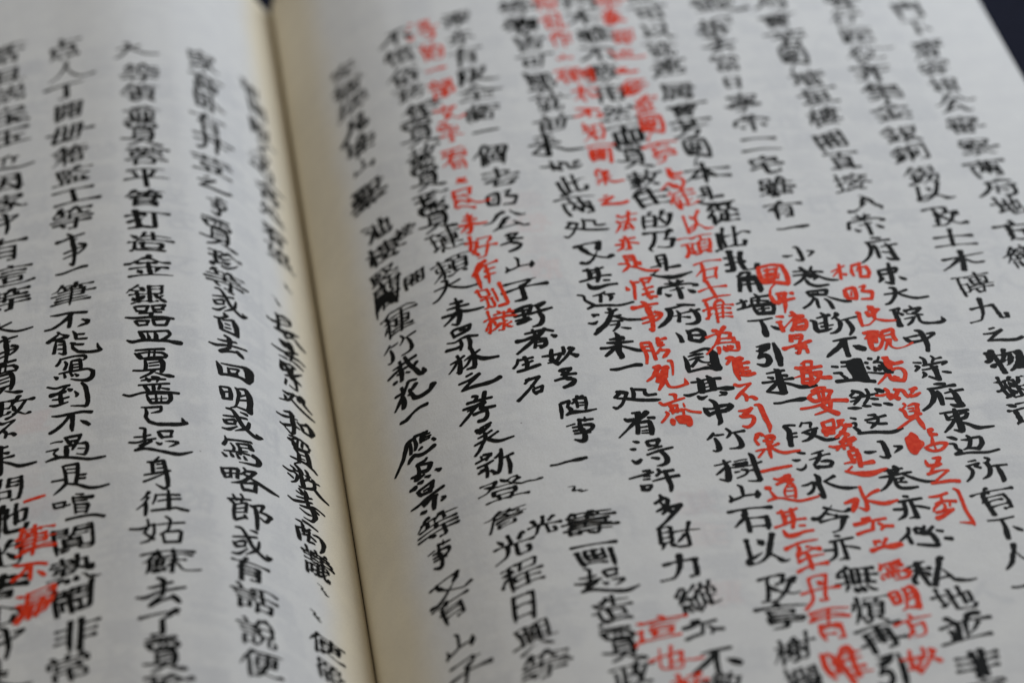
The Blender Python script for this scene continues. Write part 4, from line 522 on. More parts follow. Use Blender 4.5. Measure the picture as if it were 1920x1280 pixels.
    '珍': [(0,1,51,18,57,21,69,30),(0,0,51,18,67,29),(1,0,42,18,51,18),(1,1,6,45,34,45),(0,0,21,74,21,12),(0,1,64,75,86,57,92,53,95,55),(1,1,5,2,8,8,32,14,36,15,37,19),(1,1,5,74,36,74),(0,1,64,75,61,73,43,54,36,51),(1,1,40,0,44,-3,47,-3,55,-1,80,15,89,26),(1,1,40,39,48,38,60,45,70,54)],
    '璉': [(1,1,36,76,46,64),(1,0,32,47,43,47),(0,0,43,47,43,6),(0,0,34,0,38,5,43,6),(0,1,34,0,33,-1,33,-9),(1,1,48,19,95,19),(1,1,49,71,94,71),(0,0,54,58,89,58),(0,0,54,45,88,45),(0,0,54,32,88,32),(1,1,72,83,72,5),(0,0,89,58,88,32),(1,1,6,45,28,45),(0,0,17,74,17,11),(1,1,4,6,16,10,19,13,27,14,30,18),(0,0,54,58,54,32),(1,1,5,74,29,74),(1,1,43,6,57,-1,69,-3,91,-2,95,1,99,1)],
    '甚': [(0,0,28,57,72,57),(0,0,28,44,72,44),(1,1,70,30,94,29),(0,0,21,28,21,0),(1,1,8,70,91,70),(0,1,21,0,86,-1),(1,0,28,83,28,29),(1,0,73,83,73,30),(0,0,45,28,46,19,36,8,36,0),(1,0,6,29,72,29,73,30),(0,1,64,28,64,21,78,8)],
    '用': [(1,0,67,-4,79,-4,83,-3,84,-2),(0,0,19,26,84,26),(0,0,19,51,84,51),(0,1,50,73,50,-5),(0,0,85,74,84,-2),(0,0,20,74,85,74),(0,1,20,74,14,6,8,-2,9,-11)],
    '画': [(1,1,11,74,89,74),(1,0,13,51,13,1),(0,0,13,1,87,1),(0,0,29,37,70,37),(0,0,50,56,50,18),(0,0,70,56,70,18),(0,0,29,56,70,56),(0,0,29,18,70,18),(0,0,29,56,29,18),(1,1,88,52,88,-6)],
    '當': [(1,0,50,83,50,67,48,66),(0,0,78,78,74,73,72,67),(0,1,12,66,12,50),(0,1,89,66,89,49),(1,0,26,52,72,52),(0,0,72,52,73,51,73,38),(0,0,28,37,72,37,73,38),(1,0,28,54,28,37),(0,1,20,25,52,25),(0,0,51,25,82,25),(0,0,19,12,82,12),(0,0,19,-2,82,-2),(0,0,20,25,18,24,19,-2),(0,0,82,25,83,24,82,-2),(0,0,51,25,50,24,50,-2),(1,0,47,66,89,66),(0,0,12,66,48,66),(1,0,20,80,26,73,27,66)],
    '登': [(1,0,54,82,57,74,62,69),(1,0,11,77,40,77),(1,1,12,67,20,62,28,55),(1,0,90,68,78,59,74,54),(0,0,31,57,36,53,64,53,74,54),(0,0,25,38,24,20),(0,0,25,38,73,38),(0,0,73,38,74,21),(0,0,33,19,33,10,36,6,36,-2),(0,0,67,19,67,10,64,5,62,-2),(1,1,60,-2,93,-2),(1,0,7,-2,62,-2),(0,1,62,69,77,79,82,79),(0,1,40,77,41,75,40,70,33,61,26,55,25,52,18,47,9,41,4,42),(0,0,24,20,73,19,74,21),(0,1,70,73,64,68,64,65,68,60,69,58,80,49,89,43,97,44)],
    '的': [(1,0,32,84,29,81,27,81,26,78,24,65),(0,0,58,65,89,65),(0,1,89,65,88,24,86,9,84,3,82,-1,78,-2,66,-2,61,1),(0,0,40,48,50,49),(0,0,12,37,39,37),(0,0,12,6,40,6),(0,1,12,64,12,-4),(0,0,40,65,40,6),(0,0,12,64,40,65),(1,1,59,43,73,22),(1,0,64,83,60,73,60,68,50,49)],
    '皆': [(0,1,21,69,47,69),(0,0,60,46,86,45,90,47),(1,0,92,56,90,47),(0,1,19,46,21,47,27,47,49,52),(1,0,49,43,46,39,46,32,44,31),(0,0,22,31,44,31),(1,0,43,32,79,31),(0,0,23,15,79,15),(0,0,23,-1,79,-1),(0,0,22,31,23,-1),(0,0,79,31,79,-1),(0,1,58,65,64,66,87,73),(1,0,57,83,57,51,59,47,60,46),(1,0,21,83,21,48,19,46)],
    '盡': [(0,0,79,76,80,74,80,64),(0,1,18,40,19,30),(1,0,13,25,20,19),(0,0,20,19,38,19),(0,0,41,19,40,18,40,-1),(0,0,80,18,80,-1),(0,0,20,19,20,-2),(1,1,78,-1,94,-2),(1,0,16,76,79,76),(1,0,16,52,78,52,80,54,80,64),(1,1,6,64,94,64),(1,0,50,82,49,41),(0,0,41,19,79,19,80,18),(1,0,6,-2,79,-2,80,-1),(1,1,8,40,92,40),(0,0,59,40,58,32,61,28,60,-1),(0,0,39,40,39,35,37,25,37,21,38,19),(1,1,21,34,15,26,15,24,8,20),(0,1,80,40,80,34,91,22)],
    '監': [(0,0,30,77,30,65,29,64),(0,0,12,64,29,64),(0,1,62,66,94,66),(1,0,28,64,44,64),(0,0,44,64,44,50),(0,0,30,50,30,36),(0,0,20,22,20,-1),(0,1,20,22,21,24,42,23),(0,0,40,22,40,-1),(0,1,40,22,41,24,62,23),(0,0,59,22,59,-1),(0,0,59,22,60,24,79,24),(0,0,79,24,80,22,80,-1),(1,1,77,-1,94,-2),(0,1,12,35,51,35),(1,0,5,-2,79,-2,80,-1),(0,1,12,77,50,77),(0,0,12,50,44,50),(0,0,12,77,11,76,12,35),(1,1,66,52,71,51,82,40,87,38),(1,1,70,81,66,81,66,80,62,66,54,52)],
    '直': [(0,0,23,43,78,43),(0,0,23,29,78,29),(0,0,23,15,78,15),(1,1,8,72,91,72),(0,0,78,57,78,0),(1,0,49,82,49,73,47,70,46,58),(1,1,6,-1,94,-1),(0,0,22,57,22,0),(0,0,22,57,78,57)],
    '相': [(0,0,52,75,88,75),(0,0,51,51,88,51),(0,0,22,41,19,40,18,39,11,24),(0,0,22,41,11,24),(0,0,22,41,32,38,37,32),(0,1,37,32,39,29,39,24),(0,0,51,26,88,26),(0,1,11,24,7,18,7,11),(0,0,51,2,88,2),(1,1,6,59,41,59),(0,1,52,75,51,-6),(0,1,88,75,89,-5),(1,1,25,83,25,-7)],
    '看': [(1,0,14,64,38,64,40,63),(1,1,41,64,88,64),(1,1,6,50,35,49),(1,0,29,40,32,36,80,36),(0,0,30,24,80,24),(0,0,30,12,80,12),(0,0,30,-1,80,-1),(0,1,80,36,80,-6),(1,1,14,75,67,78,78,80,82,80,89,77),(0,1,33,48,31,39,30,37,28,33,21,30,14,22,7,19),(0,0,45,76,43,65,39,60,38,50),(1,1,27,34,30,31,30,-6),(0,1,33,48,39,50,93,50)],
    '知': [(0,0,59,72,87,71),(1,0,18,70,10,56),(0,0,58,6,87,6),(1,1,5,40,51,40),(0,1,59,72,58,-4),(0,1,87,71,87,-2),(0,1,16,67,48,67),(0,0,29,67,27,26,30,24),(0,1,30,24,26,24,22,13,8,-4),(1,0,19,82,10,56),(0,1,30,24,35,21,46,8,46,0)],
    '石': [(0,0,34,55,31,50),(0,0,27,38,29,40,83,40),(0,0,29,3,83,3),(0,1,83,40,83,-6),(1,1,8,73,92,73),(0,1,27,38,26,35,21,34,7,19),(0,0,39,72,38,64,31,50),(0,1,31,50,29,47,27,35,28,34,28,-6)],
    '磚': [(0,0,15,45,34,44),(0,0,34,44,34,9),(0,0,15,9,34,9),(0,0,82,39,84,30),(0,0,7,27,12,30),(0,1,7,27,7,20),(1,0,66,-5,77,-4),(1,1,44,73,94,73),(0,0,48,51,88,51),(1,0,68,82,68,29),(0,0,48,62,48,40),(0,0,78,28,77,-4),(0,0,48,62,87,62),(1,1,41,16,95,16),(0,0,87,62,88,61,88,41),(1,1,6,74,39,74),(0,1,20,74,19,66,14,42,15,-2),(0,0,48,40,87,40,88,41),(1,1,41,28,83,29,93,28),(0,1,53,16,53,9,59,3,59,-1)],
    '私': [(1,1,26,71,28,75,43,79),(1,0,8,71,21,74,27,74),(0,0,27,74,27,53),(0,1,27,53,46,52),(1,1,7,52,25,52,28,49),(1,1,24,42,27,38,27,-7),(0,0,49,5,60,5,79,9,85,9,86,10),(1,1,76,40,85,19,91,0,98,-3),(1,1,71,80,67,77,64,60,55,26,43,-3),(1,1,29,55,26,51,26,40,20,36,7,17,6,9),(0,1,26,42,35,40,42,31,42,25)],
    '程': [(1,1,23,73,27,76,33,78,40,77),(1,0,47,77,87,77),(0,0,87,77,87,52),(0,0,50,52,87,52),(1,0,50,79,50,52),(1,0,6,71,20,74,24,74),(0,0,24,74,25,53),(0,1,25,53,40,52),(1,1,6,52,22,52,26,50),(0,0,23,38,26,38,32,35,36,31),(0,0,23,38,17,35,12,24),(0,0,23,38,12,24),(0,1,36,31,38,29,38,23),(0,1,12,24,7,17,6,11),(1,0,39,-2,67,-2),(1,1,66,-1,95,-2),(1,1,46,18,91,18),(0,0,68,36,68,-1,67,-2),(1,1,43,36,93,36),(1,1,26,55,24,51,25,36,25,-6)],
    '種': [(1,0,6,71,20,74,24,74),(0,0,24,74,25,53),(0,1,25,53,40,52),(1,1,6,52,22,52,26,50),(0,0,23,38,17,35,12,24),(0,0,23,38,12,24),(0,1,12,24,7,17,6,11),(1,1,40,64,94,64),(1,1,43,12,92,12),(0,0,47,51,88,51),(0,0,47,38,88,38),(0,0,88,51,89,25),(0,0,68,76,67,-2),(1,1,37,-2,96,-2),(0,0,47,24,89,25),(0,0,23,38,26,38,32,35,38,29,46,29),(1,1,23,73,27,76,33,78,43,77,45,76,85,79,89,79,96,76),(1,1,26,55,24,51,25,36,25,-6),(0,0,47,51,47,24)],
    '竪': [(0,0,31,76,31,64,30,63),(0,0,12,63,30,63),(0,0,59,75,86,75,87,74),(0,0,87,74,85,64,77,52,70,52),(1,0,29,64,44,62),(0,0,44,62,44,51),(0,0,62,64,70,52),(0,0,31,50,31,37),(0,1,70,52,78,44,84,40,88,37,94,38),(0,0,70,52,70,46),(0,0,51,36,50,28,51,24,52,23),(0,0,30,14,33,5),(0,0,33,5,31,3,31,-2),(1,1,64,-2,93,-2),(0,0,12,77,12,36),(1,0,6,-2,65,-2),(0,1,52,23,89,23),(1,1,11,23,53,24),(0,1,12,77,48,77),(0,0,12,50,44,51),(0,0,59,75,60,67,66,57,70,52),(0,0,31,23,33,8,33,5),(0,0,12,36,46,36,54,37,53,38,48,38,57,37,70,46),(0,0,70,23,70,16,66,-1,65,-2)],
    '竹': [(1,0,24,83,20,68,19,61),(1,0,20,62,16,58,16,57,13,51),(1,0,19,63,13,51),(0,1,28,60,28,-7),(0,1,77,60,76,-1,76,-2,73,-4,63,-4,60,0),(0,1,19,61,46,60,48,58,51,58,52,57,58,60,95,60),(1,1,66,80,62,80,59,68,58,61,53,55,52,51,46,40)],
    '筆': [(1,1,22,82,21,74,17,72,11,62,7,61),(0,1,29,72,32,61),(0,1,69,71,71,63),(1,1,8,6,92,6),(1,1,14,18,86,18),(1,0,18,30,80,30),(1,0,18,54,80,54),(1,1,6,42,94,42),(0,0,80,54,80,30),(1,1,56,73,93,72),(1,1,19,73,46,73,51,68),(0,1,47,64,48,60,50,58,50,-6),(1,1,60,82,58,74,41,63)],
    '等': [(1,1,26,83,21,81,20,74,15,71,11,64),(0,1,27,72,28,65,30,63,27,58),(0,0,70,72,72,66,74,61),(0,1,74,61,80,60),(0,0,50,51,50,36),(0,0,28,20,28,13),(0,1,28,13,38,6),(1,0,54,-4,64,-4,68,-4,69,-2),(1,1,15,51,85,51),(0,0,70,35,70,2,69,-2),(1,1,9,20,92,20),(1,1,6,36,94,36),(1,0,17,73,46,73,51,68),(1,0,65,81,61,81,60,80,59,74,51,67,50,62,50,51),(0,1,51,68,59,73,93,72)],
    '管': [(1,0,62,82,60,74),(0,1,30,72,33,64,38,60),(0,1,73,72,76,62),(0,1,86,53,88,52,88,42),(0,1,15,53,14,52,14,42),(0,0,26,41,75,41),(0,0,75,41,75,27,74,26),(0,0,25,26,74,26),(0,0,25,14,80,14),(0,0,25,-1,80,-1),(0,0,26,41,25,41,25,-1),(0,0,15,53,86,53),(0,1,80,14,80,-6),(1,1,17,76,20,73,47,73),(1,1,22,83,19,80,18,75,16,73,9,61),(0,1,50,54,49,60,51,64,53,65,55,67,59,73,92,73)],
    '籌': [(0,1,60,81,65,82),(0,1,20,80,19,77,16,75,8,67),(0,1,20,80,24,82),(0,1,27,74,29,67),(0,1,71,74,73,66),(1,0,45,69,50,68),(1,0,4,67,10,67),(0,0,10,67,10,62,11,60),(1,0,7,44,88,44),(0,0,88,44,89,42,89,36),(1,0,84,34,89,36),(0,0,50,35,49,29),(0,0,16,12,15,12,15,0),(0,0,16,12,38,12),(0,0,38,12,40,11,39,0),(0,0,15,0,39,0),(0,1,11,60,90,60),(0,0,79,19,79,0,78,-2,76,-5),(0,0,50,68,50,53),(1,1,47,10,93,10),(1,1,16,28,84,28),(1,1,22,36,78,36),(0,0,60,81,59,77,56,75,50,70,50,68),(1,1,17,52,83,52),(1,1,6,20,94,20),(1,1,58,77,60,75,94,75),(1,1,18,77,20,75,46,75,52,70),(0,0,54,10,54,5,60,-1,65,-2,69,-5,76,-5)],
    '籍': [(0,1,33,72,34,62),(0,0,73,72,74,65,78,64,78,62,80,60,80,52),(0,0,80,52,80,36),(1,0,6,28,22,28),(0,0,22,28,24,26,24,20),(0,1,29,28,43,28),(0,0,55,24,85,24),(0,0,24,20,26,22,28,19,31,19,34,17),(0,1,34,17,42,8),(0,0,55,11,86,11),(0,0,55,-2,86,-2),(1,1,8,52,41,52),(1,1,47,52,92,52),(1,1,9,40,40,40),(0,0,55,24,55,-2),(1,1,46,35,94,35),(0,0,85,24,86,23,86,-2),(1,1,25,62,25,-7),(0,1,29,28,6,-1),(1,1,19,73,48,72),(1,1,28,82,22,80,21,73,20,73,11,62,7,61),(1,1,58,73,93,72),(1,1,62,82,61,74,59,73,53,64,46,63),(1,0,53,66,60,60,60,36)],
    '縱': [(1,0,86,83,83,66),(0,0,73,62,83,66),(1,1,51,82,45,68,38,57),(1,0,67,82,64,67),(0,0,18,72,12,59),(0,1,63,66,60,57,56,49),(0,0,12,59,10,52),(0,0,27,60,15,38),(0,1,78,57,76,49),(0,1,10,52,23,51),(1,0,18,49,27,42,29,32),(0,0,29,32,38,35),(0,1,44,37,44,-7),(0,0,30,31,38,35),(0,1,77,30,93,30),(1,1,21,19,20,16,22,-4),(1,1,11,19,7,-6),(1,0,76,45,76,5,75,3),(1,0,24,80,21,80,12,59),(0,0,11,30,28,31,44,38,44,37),(1,0,30,67,24,53,20,51,19,44,15,38),(0,1,60,13,62,14,65,12,69,5,80,-1,92,-2,96,1),(1,0,51,61,45,47,44,40,38,35),(1,1,62,40,60,24,60,15,58,12,58,9,53,-4),(0,0,64,67,78,57),(0,1,30,31,31,26,29,24,28,19,31,11,32,2),(0,1,15,38,13,35,12,31,5,24),(0,1,63,66,84,64,88,62,92,54,91,48)],
    '繕': [(0,0,80,80,78,76,76,70),(0,1,80,80,86,82),(1,0,9,52,22,52,25,53),(0,0,50,46,50,39,53,34,53,28),(0,0,83,46,83,40,80,34,79,28),(1,0,30,44,32,32,31,31),(1,0,11,31,14,29,31,31),(1,1,30,32,33,31,34,27,31,18,36,3),(1,1,21,19,23,7,23,0,28,-4),(0,0,49,17,86,17),(0,0,86,17,86,-1),(1,1,11,18,10,8,7,-5),(0,0,48,-1,86,-1),(1,1,45,58,90,58),(0,0,66,68,66,28),(1,1,24,81,12,58,11,52,6,50),(1,1,40,28,95,28),(1,1,42,46,93,46),(1,1,42,70,68,69),(0,1,49,17,48,16,48,-6),(0,1,66,68,67,70,92,70),(1,0,52,83,56,76,56,70),(1,1,34,66,28,55,22,50,20,44,14,36,13,31,9,29,7,25)],
    '罷': [(0,0,14,77,13,62),(0,0,86,77,87,76,87,63),(0,0,38,77,37,62),(0,0,62,77,62,62),(1,0,57,56,58,45),(0,1,58,45,66,46,82,51,91,50),(0,1,17,42,12,41,11,36),(0,0,58,45,58,35,60,33,86,32),(1,0,90,41,89,34,86,32),(0,1,40,46,43,42,45,42,49,38),(1,0,14,42,40,42,41,42,40,46),(0,0,14,30,42,30),(1,0,57,25,58,13),(0,0,14,19,42,19),(0,1,58,13,67,14,82,19,90,18),(0,0,58,13,57,5,59,-2,64,-3,88,-2),(1,0,90,6,90,2,88,-2),(0,0,14,8,42,8),(1,0,31,-6,41,-5,42,-4),(0,0,14,77,86,77),(0,1,14,30,14,-7),(0,0,42,30,42,-4),(0,0,13,62,86,62,87,63),(0,0,24,62,17,42)],
    '老': [(0,0,72,64,77,67),(0,1,63,48,64,47,94,47),(1,0,6,47,43,47,46,46),(0,1,36,18,50,19,62,23,74,28,85,28),(0,1,12,21,30,29),(0,0,37,0,39,-2,44,-3,78,-3,83,-2),(1,0,88,12,86,2,83,-2),(1,0,15,67,68,67,72,64),(1,0,43,83,43,48,46,46),(0,0,38,33,36,29,37,0),(0,0,12,21,29,29,34,29,46,39,47,44,49,45,54,47,60,47,65,54,71,60,72,62,77,67)],
    '者': [(0,0,45,41,40,38,38,35),(0,0,30,16,78,16),(0,0,30,-1,78,-1),(1,1,15,68,69,68,73,64),(0,0,78,31,78,-1),(0,0,30,31,30,-1),(1,0,43,83,43,50,45,41),(1,1,7,49,93,49),(1,0,87,79,76,67,72,65,70,61,65,56,63,50),(1,0,5,26,10,24,21,29,37,33,40,31,78,31)],
    '而': [(0,0,48,75,45,54),(0,1,14,53,14,-7),(0,1,86,53,86,-1,84,-3,72,-4),(0,1,37,53,37,-4),(0,1,62,53,62,-3),(1,1,7,75,93,75),(0,0,14,53,86,53)],
    '至': [(1,1,15,25,85,25),(1,0,50,40,50,0),(1,1,7,0,94,0),(1,1,9,76,91,76),(0,1,22,49,24,48,43,48,74,50,84,49),(0,1,38,74,36,67,17,47,15,42),(1,0,59,63,65,63,73,56,75,51)],
    '興': [(0,1,15,74,26,78,38,76),(1,0,71,77,86,76),(0,0,36,76,36,20),(0,0,36,76,64,76),(0,0,64,76,64,20),(1,1,41,64,58,64),(0,1,15,57,28,57),(1,0,72,57,85,57),(1,0,42,52,56,51),(0,0,56,51,55,34),(0,0,44,34,55,34),(1,0,45,54,44,34),(0,1,16,38,28,38),(1,0,71,38,84,38),(1,1,9,-4,24,3,33,9,41,9),(0,0,15,74,16,20),(0,0,86,76,84,20),(1,1,5,19,94,19),(1,1,63,12,90,-3)],
    '芥': [(0,0,68,45,80,40),(0,1,80,40,88,36,91,36,98,39),(1,0,33,35,32,17,30,12,24,3),(1,1,67,35,67,-7),(1,0,12,-5,24,3),(1,1,7,71,93,71),(1,1,31,83,31,58),(1,1,69,83,69,59),(0,0,52,57,61,49,71,43,80,40),(1,0,3,38,11,36,24,41,40,50,48,56,52,57)],
    '芳': [(1,0,48,61,52,52,52,46),(1,1,8,46,40,45),(0,0,36,27,78,26),(0,1,78,26,77,9,73,-1,71,-3,68,-4,55,-4,49,0),(1,0,6,-1,11,-2,19,3),(1,1,7,72,93,72),(1,1,32,83,32,60),(1,1,67,83,67,61),(0,1,37,45,38,46,92,46),(0,0,37,45,30,14,27,9,19,3)],
    '荣': [(0,1,12,55,12,42),(0,0,12,55,88,55),(0,1,88,55,88,42),(1,0,8,33,44,33),(0,1,56,33,92,33),(1,1,7,73,93,73),(1,1,33,83,33,62),(1,1,66,83,66,63),(1,1,50,48,50,-6),(0,1,44,33,68,15,89,2,96,2),(1,0,2,3,10,1,27,10,56,33)],
    '荳': [(1,1,10,55,90,55),(0,0,22,41,21,40,21,23),(0,0,22,41,78,41),(0,0,78,41,79,40,78,22),(0,0,32,22,31,14,34,9,34,0),(0,1,67,22,67,17,70,12),(1,1,8,73,93,73),(1,1,33,83,33,64),(1,1,67,83,67,64),(1,1,6,-1,94,-1),(0,0,21,23,78,22),(1,0,73,16,69,14,64,7,63,0)],
    '蓉': [(1,0,49,67,50,58),(0,1,87,57,88,45),(0,1,14,57,12,56,12,45),(0,0,72,21,74,20,74,-1),(0,0,26,-1,74,-1),(1,1,7,74,93,74),(1,1,32,83,32,66),(1,1,67,83,67,66),(0,0,14,57,87,57),(0,0,50,40,61,31,68,27,70,22,72,21),(0,1,27,21,26,20,26,-7),(1,1,61,48,68,47,83,36,90,36),(1,1,14,37,18,36,34,48,40,50),(0,0,50,40,46,39,32,27,30,22,27,21),(1,1,6,18,10,15,19,19,30,21,31,20,82,20,88,17,96,18)],
    '蘇': [(0,0,19,55,22,57,34,57),(0,1,75,38,94,38),(1,1,32,12,37,-4),(1,1,14,11,11,0,6,-6),(1,1,23,11,25,-5),(1,1,7,73,93,73),(0,0,14,32,45,32),(1,1,66,83,66,64),(1,1,33,83,33,65),(1,0,12,45,44,45),(0,0,14,18,44,18),(1,0,13,46,14,18),(1,1,53,52,84,60,92,59),(1,1,24,64,22,59,15,51,13,44,8,42),(0,0,44,45,45,19,44,18),(0,1,72,56,72,-7),(0,0,34,57,35,54,33,46,29,44,29,18),(0,0,75,38,53,6,47,5),(1,1,42,12,49,-2),(1,1,51,38,69,38,71,36,73,30,79,26,91,8)],
    '虧': [(0,1,31,76,50,76),(1,1,58,76,92,76),(0,1,52,65,49,54),(0,0,69,54,66,34),(0,0,66,34,88,33),(0,0,88,33,86,10,85,2,82,-2),(0,0,30,45,41,44,41,41),(1,0,49,51,47,45,42,44,41,41),(1,0,63,2,70,-3,78,-3,82,-2),(0,1,25,10,54,10),(0,1,26,30,54,30),(0,0,41,41,40,38,40,0),(0,1,13,52,43,55),(0,1,25,-1,56,-1),(1,1,57,54,94,54),(0,1,14,65,12,21,10,7,8,1,9,-5),(0,1,13,22,22,24,26,21,54,21),(1,0,31,83,31,66,29,64,30,45),(1,1,29,40,24,26,24,-6),(0,1,14,65,57,66)],
    '行': [(1,1,28,80,12,64),(1,1,45,75,91,75),(0,1,76,47,76,-1,74,-3,73,-4,58,-4),(0,1,21,40,22,39,22,-7),(1,1,41,47,94,47),(1,1,33,60,24,47,10,33)],
    '話': [(1,0,19,82,24,73,23,70,23,65),(1,1,9,51,37,51),(1,1,9,38,37,38),(0,0,11,24,35,24),(0,0,35,24,34,1),(0,0,12,1,34,1),(0,0,51,0,87,0),(0,0,69,75,69,26),(1,1,45,50,95,50),(1,1,47,72,83,79,92,77),(1,1,5,64,40,64),(0,1,51,26,51,-7),(0,1,11,24,11,-6),(0,0,51,26,87,25),(0,1,87,25,87,-6)],
    '詹': [(0,1,33,81,32,77,30,76,25,71,24,66,20,64,20,61,12,58,10,57,8,59),(0,1,33,81,38,83),(1,0,30,78,33,76,59,76),(0,0,59,76,59,72,57,64),(0,0,46,63,47,56),(0,0,69,63,69,58),(1,0,51,50,57,47,59,40),(1,1,33,30,84,30),(1,1,33,21,84,21),(0,0,35,-1,35,9,37,11,81,11),(0,0,81,11,82,10,82,-1),(0,0,35,-1,82,-1),(0,1,20,40,27,40,28,39,92,39),(1,0,22,66,24,64,57,64),(1,1,56,64,93,64),(0,1,69,58,88,47),(1,1,20,63,18,19,14,5,11,0),(1,1,27,49,32,48,55,58)],
    '說': [(1,0,19,81,23,73,22,65),(0,0,50,53,50,31),(0,0,50,53,84,54),(0,0,86,60,84,54),(1,1,9,51,35,51),(1,1,9,38,35,38),(0,0,58,31,57,19,54,8,47,0,42,-3),(1,0,31,3,36,-1,42,-3),(0,0,74,31,74,1,75,-3),(0,0,75,-3,88,-4,90,-2),(1,0,88,13,92,8,92,0,90,-2),(0,0,11,24,33,24),(0,0,33,24,33,2),(0,0,11,1,33,2),(1,1,5,64,39,64),(0,0,50,31,85,31),(1,1,61,80,56,79,54,73,46,61,45,58,40,56),(0,1,11,24,11,-6),(1,0,75,83,76,78,84,67,85,31)],
    '説': [(1,0,19,82,24,74,22,65),(0,0,48,60,48,35),(0,0,86,61,86,35),(1,1,9,51,36,51),(1,1,9,38,36,38),(0,0,59,34,58,23,54,11,49,3,42,-3),(1,0,33,3,37,-1,42,-3),(0,0,74,34,74,2,76,-2),(0,0,76,-2,90,-2),(1,0,88,13,92,8,92,2,90,-2),(0,0,11,24,34,24),(0,0,34,24,34,2),(0,0,12,1,34,2),(1,1,5,64,40,64),(0,1,11,24,11,-6),(0,0,48,60,86,61),(0,0,48,35,86,35),(1,0,85,81,79,68,78,61),(1,0,52,82,58,70,57,61)],
    '議': [(1,0,86,83,80,80,78,72),(1,0,52,82,54,72),(1,1,76,72,92,71),(1,1,9,51,32,51),(1,1,9,38,32,38),(0,0,90,34,90,25),(0,0,10,24,30,24),(0,0,30,24,30,1),(0,0,10,1,30,1),(1,0,42,-5,50,-5,53,-4),(1,0,93,3,93,-1,92,-4),(1,1,44,60,89,60),(1,0,37,25,90,25),(1,1,37,47,94,47),(0,0,66,71,66,48),(1,1,38,10,49,10,66,14),(0,0,54,37,53,-4),(1,1,5,64,34,64),(1,0,82,40,90,34),(0,1,10,24,10,-6),(1,1,39,36,61,40,65,37),(1,0,40,71,78,72),(1,0,19,82,17,80,20,73,19,65),(1,0,72,41,72,27,75,12,80,0,83,-4,85,-5,92,-4),(1,1,62,-2,64,-4,74,2,77,3,78,8,82,9,86,14)],
    '財': [(0,0,13,77,39,77),(0,0,12,58,40,58),(0,0,12,40,40,40),(0,0,12,21,40,21),(0,0,73,43,63,28),(0,0,73,43,63,28),(0,1,63,28,52,14),(1,1,34,13,43,-1),(0,0,13,77,12,76,12,21),(0,0,39,77,40,76,40,21),(1,1,48,57,76,57,77,56,80,57,95,57),(1,1,79,82,78,55,78,47,79,45,79,-1,77,-4,66,-4),(1,1,19,13,10,-2,4,-5)],
    '賈': [(0,1,62,77,92,77),(0,0,84,67,85,66,85,55),(0,0,22,33,79,33),(0,0,22,21,79,21),(0,0,35,9,35,2),(0,0,64,9,65,2),(1,1,8,77,63,77),(0,0,38,77,38,55),(0,0,17,54,15,55,16,66,84,67),(0,0,23,9,78,9),(0,0,17,54,85,55),(0,0,62,77,61,76,61,55),(0,0,23,9,22,10,22,43,24,44,78,44,79,42,79,11,78,9),(1,1,4,-3,13,-5,33,1,42,2),(1,1,57,2,79,-1,85,-4,96,-4)],
    '赦': [(0,1,22,49,22,32,20,15,16,6,11,-1),(0,0,36,49,36,0,34,-4),(1,0,25,-4,34,-4),(0,0,57,46,62,48,64,46,66,37,70,26,72,24,76,26),(1,1,44,37,50,19,55,16),(1,1,13,36,6,15),(0,1,78,10,86,1,93,-3),(1,1,10,68,47,68),(1,0,29,83,29,50),(0,1,62,61,94,61),(1,0,6,50,48,50,51,47,53,47,54,45,57,46),(1,1,67,82,61,57,60,49,55,44,54,41,54,33),(0,1,86,60,86,54,82,39,79,28,73,23,73,15,73,14,70,14,66,8,56,-1)],
    '起': [(1,0,54,76,86,76),(0,0,86,76,87,48),(0,0,59,48,87,48),(0,0,59,48,58,21,59,15,60,14,64,12,85,12,89,14),(0,1,29,28,48,28),(1,0,88,30,92,24,92,21,91,15,89,14),(0,0,13,15,18,13,21,8,28,6),(0,1,30,2,43,-1,94,-1),(1,1,9,70,46,70),(1,1,6,50,49,50),(1,1,13,37,11,13,9,0,6,-5),(1,0,27,83,27,51,29,49,30,2)],
    '运': [(1,1,9,73,12,74,25,65),(1,1,40,74,87,74),(1,0,5,46,21,46),(0,0,21,46,21,7),(0,0,52,40,47,29),(0,0,47,29,44,25,43,19,42,18),(0,0,42,18,53,18,81,20,82,21),(1,1,33,52,94,52),(0,1,21,7,26,6,38,-1,48,-3,90,-2,97,3),(0,0,56,51,54,44,47,29),(1,1,73,41,89,12),(0,1,21,7,18,6,9,-2,9,-7)],
    '近': [(0,1,46,76,70,77,84,80,94,78),(0,1,73,51,73,9),(1,0,6,44,22,44),(0,0,22,44,22,10),(0,0,11,2,17,8,22,10),(0,1,11,2,9,0,9,-7),(0,1,45,51,94,51),(0,1,46,76,45,74,43,30,38,15),(0,1,22,10,40,0,49,-1,75,-1,95,1),(1,1,14,78,25,62)],
    '這': [(1,0,54,83,60,81,61,80),(0,0,61,80,63,76,64,70),(1,1,10,75,25,65),(1,1,42,57,85,57),(1,0,7,46,21,46),(1,1,42,44,85,44),(1,0,42,30,82,30),(0,0,82,30,83,29,83,13),(0,0,44,12,82,12,83,13),(1,0,46,32,43,29,44,12),(0,0,16,4,23,8),(1,1,32,70,94,70),(0,1,21,46,21,9,9,-1,9,-10),(0,1,23,8,40,-1,51,-3,87,-2,96,2)],
